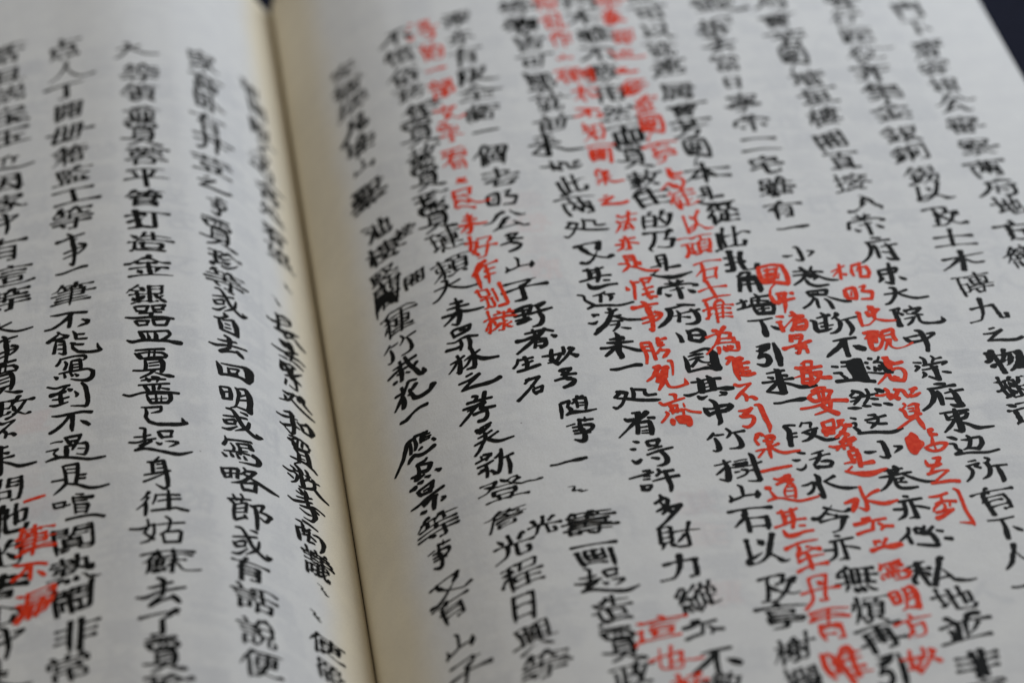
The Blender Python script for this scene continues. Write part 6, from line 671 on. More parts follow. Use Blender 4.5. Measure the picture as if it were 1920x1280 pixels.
# characters followed stroke by stroke: centre on the page, then strokes of x, y (1/25 mm) and half width (1/50 mm)
TRACED_BLACK_LEFT = [
    ('不',-74.9,17.6,[(-68,54,7,-33,49,14,13,48,14,88,28,16),(21,36,21,1,12,19,-28,-14,16,-63,-36,14,-93,-38,11),(16,38,18,15,-12,18,10,-48,15),(67,-13,8,90,-31,20,95,-48,9),(89,-48,17,69,-50,14,49,-56,6)]),
    ('能',-73.6,11.4,[(-73,91,8,-65,79,11,-88,56,15,-114,33,21),(-62,76,7,-28,48,16),(-31,45,18,-68,42,14,-105,40,12),(-80,31,6,-83,-4,13,-89,-46,15),(-77,32,12,-48,20,16),(-45,19,11,-43,-22,13,-44,-66,17),(-47,-67,11,-69,-50,6),(-69,5,8,-49,0,9),(-72,-23,8,-49,-29,9),(-7,76,6,4,50,14,6,22,14),(12,47,11,41,40,11),(6,18,11,52,6,11),(-17,0,9,0,-11,14),(-12,-11,8,-6,-40,13,16,-70,13),(-3,-15,11,36,-28,13),(13,-68,15,58,-86,15,100,-92,16,112,-87,13),(96,-42,6,101,-70,12,112,-92,12)]),
    ('寫',-73.9,4.3,[(-54,87,8,-60,63,14,-71,47,14),(-48,83,11,0,85,11,45,75,15),(48,72,14,53,57,13,42,48,9),(-37,64,7,-29,43,13,-38,12,14),(-61,-8,8,-30,-8,12,35,-13,13),(-9,58,7,-10,23,15,-13,-6,15),(-6,57,11,25,54,18),(28,53,14,30,22,14,31,-13,12),(-1,31,9,19,28,9),(-1,12,9,18,9,9),(32,-12,13,63,-19,11,82,-41,16),(81,-40,15,76,-73,21,56,-87,22,20,-76,10,-12,-58,6),(-83,-20,5,-72,-32,15,-71,-41,11),(-41,-9,8,-36,-41,11),(-16,-13,8,-5,-41,11),(4,-29,6,17,-47,13)]),
    ('到',-75.0,-2.3,[(-85,87,8,-51,68,12,-15,71,13,8,69,13),(-4,67,12,-21,47,12,-38,36,11),(-70,28,22,-46,31,17,-10,35,16),(2,48,10,15,35,17),(-63,0,9,-33,-6,11,4,-4,11),(-29,33,14,-30,4,17,-27,-30,17),(-75,-34,8,-50,-42,15,0,-34,8),(29,25,6,40,0,14,35,-11,10),(59,68,9,74,39,16,81,-15,17,83,-57,17,77,-85,15),(74,-84,16,44,-73,9,12,-62,5)]),
    ('不',-74.6,-8.7,[(-78,58,6,-50,50,14,6,48,14,50,44,14,87,29,15),(-6,35,15,-28,2,15,-59,-29,18,-86,-45,16),(8,34,17,7,-3,17,4,-34,17,6,-60,10),(40,-6,6,59,-25,16,75,-45,15)]),
    ('過',-74.0,-15.7,[(-99,68,6,-78,70,8,-52,65,10),(-117,24,7,-70,25,11),(-71,23,11,-87,4,8,-73,-20,11),(-118,-36,10,-90,-29,15,-63,-26,18),(-63,-26,13,-14,-44,13,55,-77,14,93,-82,14,120,-83,10),(-42,84,11,-12,82,15,24,79,16),(23,77,13,15,54,13),(-37,76,11,-23,47,14,-13,31,9),(-23,55,12,12,51,12),(9,48,17,-2,24,15,-11,2,10),(-37,32,16,-35,-1,19,-36,-33,17),(-43,30,8,-7,28,11),(14,30,8,42,26,15),(47,22,13,50,-7,14,40,-43,14),(11,3,6,38,-7,6),(5,-27,5,40,-45,9)]),
    ('器',-60.8,15.3,[(-62,63,7,-56,48,9,-51,29,9),(-58,62,12,-27,62,14,2,60,14),(-3,56,13,-11,27,12),(-51,31,12,-11,27,11),(16,64,11,21,41,13,26,19,12),(22,62,12,73,69,14),(70,67,13,58,43,13),(29,37,11,66,39,11),(28,19,11,54,19,11),(-40,14,11,8,12,11),(14,14,15,7,-13,17),(-100,-3,8,-61,-15,15,2,-15,15,58,-14,14,103,-22,14),(-62,-35,9,-51,-57,11,-46,-69,8),(-56,-36,12,-2,-40,14),(-5,-44,13,-12,-66,11),(-46,-67,12,-9,-66,11),(15,-31,12,22,-67,13),(21,-34,11,83,-26,11),(83,-28,13,70,-65,13),(25,-70,13,70,-68,13)]),
    ('皿',-60.3,9.5,[(-60,36,12,-1,33,12,64,40,13),(-57,33,12,-47,10,18,-39,-18,18),(-24,25,6,-17,-11,13),(7,28,9,12,6,17,11,-21,17),(61,39,14,71,18,14,50,-11,14,33,-20,10),(-111,-12,8,-88,-28,17,-45,-22,18,11,-27,16,66,-29,16),(63,-30,16,91,-36,23,113,-39,23)]),
    ('賈',-60.7,2.5,[(-68,89,10,-24,88,13,51,91,15),(-72,71,7,-56,51,20,-46,32,16),(-58,66,11,-16,70,9,45,66,13),(45,64,15,58,50,16,54,34,10),(-10,80,8,-15,37,7),(12,79,8,8,40,8),(-40,31,10,10,38,10,54,36,13),(-32,21,7,-28,-10,15,-32,-46,14),(-29,21,10,32,25,15),(34,22,18,42,-3,20,40,-38,19,34,-60,14),(-14,-2,8,25,5,8),(-14,-20,8,25,-15,8),(-82,-40,9,-43,-47,11,29,-41,11),(4,-47,17,-16,-71,13,-53,-92,9),(9,-64,5,38,-77,11,65,-84,19,82,-87,13)]),
    ('薔',-61.3,-4.5,[(-36,65,9,-3,68,11,63,68,11),(-16,80,9,-3,57,14),(9,84,13,36,76,13,27,51,8),(-48,37,9,1,35,11,78,41,11),(-24,29,15,-11,-2,15),(12,35,14,13,1,14),(39,27,11,33,4,11),(47,11,9,74,5,12),(-113,-9,9,-86,-24,13,-34,-13,11,32,-13,13,113,-19,14),(-18,-28,7,-11,-56,13,-1,-82,12),(-18,-26,8,75,-22,11),(78,-24,17,79,-58,16,67,-79,15),(-1,-82,14,67,-81,15),(20,-33,8,21,-80,10),(42,-38,4,40,-76,7),(0,-57,7,63,-54,5)]),
    ('自',-47.8,16.2,[(-2,66,11,5,52,21),(-47,18,8,-22,20,14,14,53,9),(-28,14,13,-22,-24,18,-21,-55,17),(-11,12,8,30,35,11),(33,37,16,42,7,24,45,-27,21,45,-68,16),(-1,-7,10,16,-6,11),(-3,-33,10,20,-29,9),(-18,-56,14,35,-62,16)]),
    ('去',-47.8,10.1,[(-40,20,8,-20,21,13,37,40,12),(-9,61,14,9,47,20,6,-9,16),(-79,-17,9,-50,-22,16,-5,-2,12,40,9,12,79,18,11),(6,-14,13,-30,-52,17),(-36,-59,17,4,-39,12,44,-25,12),(38,-20,16,49,-35,23,59,-49,13)]),
    ('回',-47.3,3.5,[(-68,30,7,-58,0,20,-55,-47,19),(-49,26,7,-15,32,11,42,50,13),(42,50,20,63,45,39,66,8,33,60,-36,17),(-58,-48,15,-13,-33,15,25,-27,17,58,-34,27),(-22,10,9,-18,-23,13),(-19,7,9,23,22,13),(23,19,8,10,-11,7),(-18,-23,8,16,-10,10)]),
    ('已',-59.4,-10.9,[(-90,56,7,-58,51,12,-9,53,14),(-9,51,10,-15,26,14,-51,16,6),(-74,51,7,-70,18,14,-74,-7,14,-61,-37,13),(-61,-37,15,-30,-54,18,18,-56,20,59,-53,20,89,-42,17),(71,-13,4,76,-31,14,83,-47,16)]),
    ('起',-60.3,-17.0,[(-79,83,8,-59,73,13,-61,37,13,-62,1,12),(-103,31,8,-69,28,10,-38,34,10),(-125,4,9,-92,-4,12,-62,5,10,-18,10,10),(-36,-3,14,-63,-23,13,-93,-45,13),(-57,-8,11,-85,-23,9),(-102,-48,14,-59,-46,14,-4,-65,14,48,-81,18,77,-83,17,125,-64,7),(-7,52,11,3,27,15,8,11,11),(-1,54,11,52,56,14),(50,56,11,43,23,10),(8,17,12,48,22,11),(-16,-12,7,-2,-25,14,6,-17,7),(20,-7,4,47,-7,10,70,-11,14),(70,-15,14,54,-29,10,33,-41,4)]),
    ('明',-47.5,-3.3,[(-60,37,8,-52,6,18,-49,-31,13),(-56,39,10,-20,48,12),(-20,48,13,-16,16,16,-19,-24,16),(-49,7,9,-21,22,9),(-52,-34,13,-22,-25,14),(6,63,9,18,40,16,12,-7,12,-2,-62,8,-22,-79,5),(11,59,8,50,77,14),(50,75,18,61,36,25,60,-16,21,54,-68,23),(22,16,8,54,47,8),(17,-12,9,51,9,9),(6,-61,9,52,-61,14)]),
    ('或',-46.9,-9.6,[(-71,12,8,-33,24,11,25,42,12),(-56,65,9,-33,66,15,-14,31,19,5,-13,19,30,-38,19,56,-52,19,81,-35,11),(60,-32,11,70,-41,23),(2,69,7,27,68,15),(-73,-12,8,-63,-28,19),(-67,-14,8,-26,7,14),(-23,4,12,-28,-19,10),(-63,-34,12,-25,-19,10),(-80,-69,9,-55,-66,14,-18,-30,6),(34,23,11,21,-20,15,-28,-62,5)]),
    ('寫',-47.6,-16.6,[(-56,60,5,-53,33,13,-65,3,14),(-47,41,12,5,59,10,51,75,12),(-35,25,7,-23,2,12,-30,-26,8),(-65,-33,7,-16,-19,10,37,-10,11),(-10,33,10,1,10,14,-1,-27,12),(-5,36,9,42,54,12),(7,18,6,32,28,6),(6,-4,6,30,6,6),(42,54,17,48,30,21),(53,-7,21,73,-20,22,63,-56,15,-7,-77,5),(-73,-49,7,-59,-65,15),(-41,-31,8,-32,-55,14),(-15,-30,8,-6,-54,14),(14,-31,8,21,-48,14)]),
    ('最',-36.9,26.0,[(-35,54,20,-30,9,20,-35,-51,19),(-31,49,12,4,77,21,25,79,22),(25,79,19,23,48,16),(-24,31,9,24,63,10),(-27,-7,8,17,34,9),(-80,-26,17,-61,-26,19,-35,-5,13),(-52,-68,16,-23,-55,17,17,-21,14,58,17,9),(-13,-35,23,-4,-77,21),(0,-24,14,40,5,17),(35,-2,11,19,-45,12,-3,-69,9),(37,-34,19,56,-53,26,78,-61,18)]),
    ('要',-37.1,19.0,[(-28,46,16,19,70,17),(-24,45,29,-13,26,33),(-7,55,27,12,33,34),(-70,-36,12,-42,-32,18,-8,-14,15,46,47,11),(16,78,25,25,37,29),(-14,-34,18,12,-20,18),(-43,-77,8,-8,-59,14),(22,7,14,5,-56,11),(12,-20,18,46,1,18,71,-4,15),(18,-45,17,39,-43,22,59,-47,15)]),
    ('緊',-36.9,12.2,[(-41,61,19,-45,3,21),(-37,59,14,-7,79,14),(-30,49,27,-10,42,35),(-46,-1,14,-15,29,15),(-3,85,19,18,86,22),(10,88,16,-4,18,18),(-32,-24,10,4,15,15,46,79,7),(-29,-47,13,-37,-89,13),(-9,12,33,11,-2,33),(-6,-11,28,18,-4,28,34,-8,15),(10,-9,20,13,-69,13,-16,-74,12)]),
    ('処',-36.8,5.7,[(-52,10,17,-36,14,24),(-44,10,15,-2,46,15),(-11,34,15,-36,-29,11,-74,-64,7),(-46,-11,19,-45,-40,15),(-18,-7,19,5,-22,23,40,-32,24,72,-32,13),(11,49,19,12,20,20),(15,55,11,32,65,25,33,28,24,63,6,16)]),
    ('和',-37.6,-1.4,[(-42,44,9,-14,69,17,-3,65,22),(-73,2,13,-51,6,16,-17,35,13,14,55,8),(-10,75,23,-7,17,29,-8,-46,19,-18,-74,10),(-22,-76,18,-44,-60,12),(-63,-51,14,-52,-53,16,-17,-15,13),(-4,1,16,16,1,16),(15,37,19,30,25,23,32,3,18),(22,34,10,57,70,14),(57,70,35,72,56,34,67,18,19),(32,3,18,64,11,19)]),
    ('賈',-37.0,-8.1,[(-47,68,10,-14,90,15,32,99,13),(-53,42,15,-33,48,28,-32,20,19),(-40,55,7,2,98,11,36,80,20),(36,80,10,30,54,10),(-10,88,11,-19,29,13),(10,95,11,2,49,13),(-32,13,13,30,54,11),(-29,5,18,-15,-14,21,-19,-67,16),(-29,2,8,17,37,14),(21,36,24,25,-1,27,26,-35,25),(-11,-9,8,10,5,8),(-13,-35,8,8,-22,8),(-53,-71,9,-18,-54,17,26,-35,14),(-15,-62,9,-40,-100,5),(10,-44,14,41,-47,21,52,-57,15)]),
    ('赦',-37.1,-14.7,[(-86,-6,13,-65,-7,16,-40,12,9),(-54,32,13,-39,32,16),(-33,60,21,-18,51,30,-12,35,25),(-44,20,12,-7,40,13),(-69,-32,14,-52,-36,17),(-45,7,16,-30,1,19,-42,-47,10,-61,-74,6),(-16,30,19,-12,-12,25,-11,-53,23),(11,74,21,16,38,14,-3,-2,8),(4,36,10,25,55,11),(10,20,15,59,45,12),(36,45,21,36,-2,15,1,-44,12,-28,-66,12),(35,-9,25,57,-29,26,87,-37,15)]),
    ('等',-37.5,-21.0,[(-33,48,11,-14,50,15),(-17,75,21,-2,58,25),(5,89,17,10,60,20),(-36,13,9,-7,34,10,30,73,8),(-71,-23,13,-51,-26,17,-5,14,13,28,44,9),(3,63,19,6,16,25),(-26,-30,10,4,-10,14,38,24,14,72,23,15),(9,8,25,30,-20,32,26,-58,16,13,-82,13,-16,-90,8),(-28,-49,10,-4,-53,15,16,-44,10),(32,6,20,47,1,18)]),
    ('商',-37.5,-28.3,[(-51,43,9,-29,50,16),(-21,65,18,2,69,20,33,67,13),(-26,42,16,-27,-9,17),(-52,0,16,-48,-31,25,-47,-69,18),(-49,1,11,-17,25,10),(-18,7,12,4,43,9),(-32,-25,10,-4,1,11),(-1,26,13,-12,-47,14),(0,-1,16,18,-8,19),(-7,-42,13,12,-31,14),(13,20,9,37,30,20,50,13,27,46,-31,15,32,-64,8)]),
    ('略',-46.5,-23.5,[(-111,31,9,-104,3,15,-98,-23,13),(-104,28,10,-43,50,14),(-43,47,14,-50,-8,14),(-98,2,9,-48,21,7),(-74,32,10,-75,-14,11),(-100,-24,10,-73,-10,9),(-19,68,10,-13,51,10,-35,22,8),(-13,51,12,26,69,13),(28,71,13,-4,16,12,-36,-24,14,-75,-45,5),(-29,31,9,1,24,15),(4,18,11,29,9,18,73,-2,20,111,-5,10),(-37,-29,9,-31,-60,13,-28,-70,11),(-29,-28,8,21,-2,13),(23,-4,14,17,-55,15),(-28,-64,15,21,-50,13)]),
    ('節',-47.1,-31.0,[(-81,41,9,-44,53,12,10,74,8),(-59,74,9,-48,45,13),(-27,89,10,-20,69,10,-30,43,7),(-71,36,13,-57,19,13,-62,-32,14,-61,-70,13),(-50,20,7,-7,48,9),(-7,46,12,-15,-10,12),(-51,-6,6,-17,16,7),(-53,-28,6,-18,-10,7),(-59,-72,12,-17,-39,10),(-20,-29,12,-14,-45,13),(7,39,12,25,33,17,28,-25,16,24,-88,12),(18,43,9,62,74,10),(61,71,12,43,22,8),(43,22,10,69,25,16,81,18,25),(79,10,11,62,-22,13,42,-11,8)]),
    ('身',-61.2,-24.8,[(13,94,9,-3,73,12),(-34,69,9,-8,65,15,31,74,11),(-15,63,15,-14,9,14),(30,71,15,36,23,15,41,-33,17,42,-77,15),(3,50,8,26,52,9),(2,27,8,25,29,9),(-48,-5,9,-10,-2,12,54,12,10),(-52,-44,12,-15,-29,10,31,-5,7),(39,-80,13,27,-93,14,-6,-64,5)]),
    ('往',-60.6,-31.6,[(-50,63,17,-64,41,9,-82,22,6),(-53,34,11,-73,-1,8,-101,-28,6),(-65,14,11,-65,-30,16,-69,-67,11),(-23,46,10,-28,19,9,-38,-7,7),(-20,43,8,69,42,11),(26,68,10,26,16,16,23,-43,16),(-17,7,8,27,16,9,72,20,11),(-45,-44,11,10,-40,13,51,-32,12,73,-40,14,98,-46,14)]),
    ('姑',-61.6,-37.7,[(-107,22,10,-61,14,13,-13,33,9),(-37,63,8,-35,25,10,-51,-9,11),(-13,33,10,-15,-20,11,-35,-54,12,-68,-63,7),(-55,-8,9,-16,-51,13),(33,72,8,51,50,11,41,-3,10),(-6,27,7,105,38,10),(41,-3,10,10,-28,9),(18,-23,8,23,-71,11),(22,-18,9,84,-8,13),(91,-13,13,81,-72,13),(23,-71,13,81,-69,13)]),
    ('是',-73.3,-22.4,[(-71,86,7,-60,40,13,-57,-22,14),(-63,84,11,-9,79,15),(-9,76,14,-11,18,16,-19,-35,16),(-52,60,7,-14,52,8),(-52,38,7,-14,30,8),(-114,7,10,-61,4,12),(-11,12,9,22,6,12),(-7,-9,10,19,-15,12),(-57,-22,16,-80,-48,14,-107,-72,6),(-53,-24,9,-12,-43,12,33,-76,16,71,-86,14,113,-83,9)]),
    ('喧',-73.7,-29.5,[(-102,57,8,-94,28,11),(-98,53,10,-53,52,11),(-53,50,11,-61,22,11),(-91,26,11,-34,30,9),(-10,82,7,20,71,10),(-22,69,11,-19,35,9),(-18,63,9,57,45,18),(-19,46,7,34,33,9),(-15,29,9,-12,-27,10),(-11,22,9,37,11,14),(39,4,14,29,-35,13),(-8,2,6,33,-10,6),(-8,-20,7,33,-29,7),(-50,-52,12,-5,-51,12,58,-59,13,99,-81,14)]),
]
TRACED_BLACK_RIGHT = [
    ('园',30.8,-9.1,[(-64,33,5,-59,-3,15,-62,-46,17,-61,-70,12),(-33,48,6,1,59,12,38,70,13,59,58,22),(54,61,14,64,29,28,60,-15,29,61,-63,33),(-64,-69,10,-25,-60,11,20,-53,15,61,-63,22),(-45,28,6,-13,37,13,20,39,8),(-45,6,6,-11,17,11,18,19,8),(-2,20,7,-23,-12,12,-43,-36,12),(-10,8,12,6,-12,10,27,-19,7,47,-19,9),(26,-32,7,43,-41,10)]),
    ('其',30.5,-15.9,[(-60,34,9,-34,35,11,12,46,8,66,45,15),(-29,56,9,-21,29,23,-28,-30,25),(13,67,9,25,40,25,25,-20,23),(-9,19,6,22,27,7),(-8,-3,6,19,2,6),(-48,-31,8,-4,-27,12,40,-18,12,79,-21,21,105,-22,18),(-106,-38,7,-88,-45,15,-52,-35,8),(-50,-54,10,-39,-69,18,-11,-58,5),(49,-40,10,66,-53,20),(66,-55,12,39,-62,5)]),
    ('中',31.2,-22.3,[(-60,31,7,-53,5,19,-47,-17,12),(-49,-16,14,-15,0,15,25,3,20),(-60,27,8,-24,22,10,13,34,16,47,37,12),(51,41,14,59,27,14,32,6,20),(-25,79,8,-8,57,17,-5,19,17,-7,-26,17,-8,-59,16,-21,-78,7)]),
    ('引',42.3,-9.2,[(-30,57,6,-2,60,16,30,70,12),(27,70,12,12,45,20,-16,36,20),(-36,31,6,-16,27,17,6,33,12),(-17,22,13,-37,-15,10),(-38,-17,10,-5,-1,22,6,-29,21,-7,-58,19,-26,-66,17,-52,-53,7),(48,72,11,51,23,21,50,-26,24,45,-73,17)]),
    ('来',44.4,-16.1,[(-80,54,7,-47,59,11,-2,66,12),(-42,78,8,-27,67,17),(-80,30,9,-62,22,15),(-26,37,9,1,31,16),(-110,-2,12,-76,0,11,-28,7,8,22,11,15),(-30,67,20,-33,20,23,-35,-35,26,-36,-73,26),(-37,-78,17,-78,-68,11,-104,-59,9),(-51,-8,12,-79,-38,16,-105,-58,8),(-21,-11,9,10,-28,13,42,-47,17,73,-49,17,112,-45,11)]),
    ('一',43.5,-21.2,[(-70,-7,10,-43,-8,10,-4,0,11,45,4,20,69,8,14)]),
    ('竹',30.9,-29.0,[(-79,7,6,-62,22,12,-46,43,9),(-55,30,6,-30,28,10,-7,30,8),(-47,12,9,-41,-21,17,-43,-53,19,-56,-65,11,-69,-59,6),(11,63,8,23,39,12,14,20,10,2,8,6),(27,33,7,56,37,10,82,40,12),(40,29,8,52,-5,15,54,-42,19,43,-55,14,20,-58,8,1,-57,6)]),
    ('樹',31.4,-36.0,[(-96,28,6,-73,31,7,-26,44,7),(-54,54,9,-47,13,17,-52,-34,22,-59,-64,19),(-61,-68,12,-79,-59,9,-93,-53,5),(-51,18,8,-76,-7,10,-99,-25,7),(-13,40,4,13,45,6,41,47,5),(-23,22,6,-6,23,15,14,26,11,36,27,15),(-8,12,12,16,12,15,34,18,11),(-34,7,5,-7,7,8,24,11,5),(-22,-22,9,-2,-19,5),(6,-10,8,29,-17,13,18,-39,8,-21,-56,6),(57,80,7,66,61,17,66,13,17,67,-42,17,69,-78,17),(66,-81,14,44,-82,8,20,-77,5),(32,8,5,55,11,5,97,25,9),(42,-19,8,59,-17,11)]),
    ('山',30.7,-41.6,[(-13,45,6,0,31,13,-3,-19,10),(-57,-11,6,-52,-31,13,-61,-45,12),(-56,-38,14,-28,-31,10,2,-19,9,43,-17,8),(59,4,8,57,-15,21,50,-34,13)]),
    ('段',45.1,-29.3,[(-105,50,14,-91,23,18,-98,-25,19,-103,-67,17),(-104,54,12,-78,55,10,-59,52,10),(-91,3,9,-63,6,9),(-96,-17,8,-66,-16,8),(-39,42,7,-25,65,8),(-28,61,6,11,60,10),(10,56,11,1,32,8),(-40,3,7,-12,14,10,30,25,10),(-37,6,8,-12,-7,14,17,-27,14,45,-49,16,70,-50,14,104,-46,6),(17,18,16,0,-17,17,-26,-40,11,-51,-47,7)]),
    ('活',43.5,-35.7,[(-48,51,8,-35,46,12,-20,42,10),(-79,11,6,-65,5,13,-48,7,8),(-30,-21,4,-38,-40,10,-57,-51,11,-73,-43,7),(59,50,7,33,41,9,6,34,5),(-10,2,5,26,12,9,59,24,7,81,27,9),(42,34,13,30,7,14,12,-18,12,1,-29,9),(2,-25,8,8,-46,12,15,-50,12),(36,-13,8,64,-13,16,80,-23,11,64,-45,14),(17,-43,16,41,-46,12,69,-45,12)]),
    ('水',44.7,-41.8,[(-40,68,10,-31,49,17,-37,7,17,-34,-36,17,-37,-67,16),(-42,-66,8,-52,-42,5),(-107,10,7,-87,13,10,-60,25,10),(-54,24,13,-63,-9,11,-79,-31,12,-95,-40,10),(35,50,13,6,33,10,-13,23,7),(-13,25,8,14,0,12,42,-17,14,73,-25,15,109,-25,8)]),
    ('不',55.9,-8.8,[(-32,46,8,11,53,13,69,59,13),(13,39,22,-20,3,19,-65,-36,16,-84,-54,8),(17,43,18,10,-5,18,8,-58,18),(47,6,9,66,-7,27,86,-19,27)]),
    ('逼',56.2,-15.1,[(-40,62,13,-7,61,15),(-49,35,7,-26,35,10),(-88,40,11,-66,35,13),(-91,-3,9,-59,-5,13,-65,-15,8),(-62,-15,9,-46,-43,15),(-93,-57,17,-55,-55,15,-12,-56,13,29,-65,17,67,-74,16),(80,73,13,92,70,13),(60,49,13,68,45,13),(61,22,9,66,8,11)]),
    ('通',60.4,-14.0,[(22,53,9,11,32,8,-6,25,7),(-11,17,8,13,19,11,27,8,13),(-13,-9,9,-17,-35,12),(7,-3,10,21,-13,22),(27,8,13,30,-23,23,36,-45,20),(-4,-19,12,5,-29,17),(-51,-42,6,-21,-49,9,10,-55,11,52,-49,16)]),
    ('荣',69.5,-15.7,[(-68,41,8,-37,36,10),(-30,73,9,-17,56,13,-21,21,15),(19,76,8,26,60,11,12,35,8),(27,55,7,60,62,10),(-34,18,8,9,24,11,46,31,10,75,32,13),(69,28,13,51,15,8),(-65,18,11,-54,10,14,-75,-14,8),(-43,-9,7,-14,-6,9,27,7,10),(0,12,10,12,-4,21,12,-44,18,11,-78,18),(8,-78,13,-26,-54,9),(-43,-24,10,-39,-40,14,-57,-59,6),(40,-29,8,56,-33,13,73,-38,9)]),
    ('府',69.1,-23.0,[(-10,78,8,10,78,14,36,77,13),(-47,51,8,-9,52,12,34,60,11,76,64,15),(-37,47,14,-28,20,21,-43,-21,17,-70,-55,12,-103,-79,10),(-9,35,8,-6,13,18,-8,-20,18,-11,-50,16),(18,17,6,52,26,9,101,33,12),(48,41,9,61,6,20,62,-37,23,70,-67,21),(67,-67,17,40,-64,17,23,-54,9),(14,-15,9,39,-19,11,55,-23,9)]),
    ('然',56.4,-22.1,[(-49,54,12,-43,45,11,-66,22,9),(-50,52,13,-19,38,15,-11,24,15),(-13,29,12,-36,-2,12,-64,-33,8),(-64,12,8,-42,7,10),(-73,-13,7,-42,-6,9),(-35,10,12,-2,15,12,52,25,9),(12,56,11,14,26,11,0,-7,11,-21,-34,9),(51,55,8,63,43,21,78,35,17),(-94,-52,8,-67,-55,15,-39,-57,7),(-30,-45,8,-14,-48,13,3,-50,8),(15,-38,9,30,-44,14,46,-48,11),(63,-39,9,79,-45,15,94,-52,11),(14,-3,7,29,-7,13,45,-10,10)]),
    ('这',56.2,-28.5,[(-95,48,8,-77,40,13),(-101,14,6,-84,14,12,-86,-3,9),(-19,56,8,10,54,14),(-38,27,10,-2,33,11,53,47,11),(12,43,15,14,18,11,-7,-4,12,-26,-22,9),(-33,14,8,12,0,12,45,-2,12),(-96,-10,11,-82,-32,14,-81,-48,9),(-87,-48,12,-19,-48,14,52,-56,16,103,-38,9)]),
    ('東',71.3,-29.1,[(-94,47,8,-53,51,10,30,58,12),(-27,69,12,-30,23,21,-28,-27,24,-32,-68,20),(-74,37,10,-69,7,16),(-65,19,7,18,47,11),(21,38,14,1,11,14,-55,5,9),(-44,4,11,-69,-30,13,-106,-67,8),(-35,-69,17,-63,-58,8),(-16,-16,8,8,-31,15,36,-53,19,70,-55,12,108,-52,8)]),
    ('小',55.7,-34.7,[(-77,-6,12,-64,-10,16,-32,-7,6),(-11,49,7,7,44,16,11,8,18,11,-41,18),(7,-46,16,-10,-46,11,-24,-37,6),(50,15,8,79,8,15),(78,6,13,59,-10,11,41,-24,4)]),
    ('边',70.7,-35.1,[(-92,53,7,-73,46,15,-59,36,14),(-100,14,6,-74,7,13,-73,-17,12,-60,-33,15),(-88,-50,10,-60,-39,17),(-88,-54,11,-34,-48,10,10,-51,12,49,-54,11,101,-42,9),(-39,30,6,-10,28,12),(-9,53,9,0,35,15,-11,0,13,-25,-19,11,-45,-28,5),(1,37,9,44,40,12),(46,36,14,41,2,16,21,-24,16),(-20,-21,11,20,-28,15)]),
    ('所',71.0,-41.4,[(-58,57,5,-25,62,9),(-74,33,5,-44,38,9,-17,45,9),(-66,30,10,-55,1,13,-71,-32,11,-95,-55,7),(-17,45,11,-35,23,8),(-39,27,8,-17,17,12),(17,73,9,31,63,12,17,45,9,3,44,5),(16,41,16,20,8,16,5,-29,14,-26,-48,5),(27,21,7,55,22,10,95,23,8),(53,16,12,57,-24,17,57,-59,17,49,-74,8)]),
    ('巷',57.3,-41.5,[(-72,43,6,-46,48,9,6,53,9),(-55,57,10,-48,32,19),(-26,67,15,-14,52,14,-29,30,16),(-101,11,7,-64,14,11,-6,23,11,37,28,9),(-45,20,16,-64,-17,14,-92,-49,10,-116,-65,6),(1,18,9,26,-1,12,52,-19,14,84,-33,13,116,-35,9),(-36,-5,7,-4,-1,11),(-7,0,11,-20,-18,8),(-41,-22,8,2,-27,9),(-37,-1,11,-43,-31,12,-31,-56,16,3,-62,14,40,-59,10)]),
    ('甚',17.5,15.2,[(-50,56,11,1,55,11,39,68,11),(-31,65,14,-26,26,18,-32,-7,15),(12,68,15,12,20,18,-3,-30,13),(-18,34,7,3,36,9),(-78,-18,11,-32,-7,11,19,9,10,64,10,12),(28,-23,11,51,-25,11),(-47,-37,8,-34,-68,22,2,-68,20,39,-57,13,80,-55,12)]),
    ('近',17.9,9.0,[(-116,48,8,-91,37,10,-88,6,11,-59,-27,14),(-87,-52,10,-54,-32,16),(-55,-36,13,4,-41,13,55,-48,12,117,-34,10),(-50,30,6,-11,40,11,6,52,8),(-16,27,13,-24,-14,12),(3,34,9,44,32,11),(22,26,13,28,11,15,18,-11,8)]),
    ('凑',18.6,3.2,[(-93,50,12,-67,46,12),(-91,36,8,-81,41,8),(-119,-3,9,-96,-9,15,-79,4,7),(-35,57,7,-15,54,10,18,72,12),(-15,81,15,-8,57,17,-21,23,17),(-14,26,9,28,31,9),(-21,23,18,-42,-15,19,-71,-47,17,-104,-80,14),(-64,-25,6,-88,-57,16),(1,26,11,27,9,14,53,-4,14,116,-11,11),(-26,-4,7,29,-8,10),(11,-9,9,3,-40,13,-23,-70,7),(-30,-30,6,11,-27,9),(15,-51,5,42,-61,12,54,-63,9)]),
    ('来',18.7,-3.4,[(-22,84,7,-13,55,18,-20,3,20,-28,-40,20),(-51,41,10,5,44,22),(-66,21,10,-29,17,15,43,16,11),(-98,-10,15,-63,-11,11,-20,3,9),(-30,-5,17,-59,-35,15,-87,-62,12),(-11,-7,9,20,-25,13,54,-44,16,99,-51,8),(-28,-40,19,-21,-76,20,-28,-84,13)]),
    ('荣',31.1,10.1,[(-53,42,7,-8,40,13,31,54,10),(-30,62,8,-11,27,19),(11,62,12,-2,26,12),(-90,-23,17,-80,13,16,-63,20,10),(-73,16,10,-26,24,11,50,33,10,89,21,14),(89,18,13,67,14,6),(-39,-7,5,23,6,10),(-2,11,13,2,-27,18,0,-64,17),(-64,-27,7,-52,-40,18,-41,-37,10),(41,-8,6,56,-22,20,67,-28,16)]),
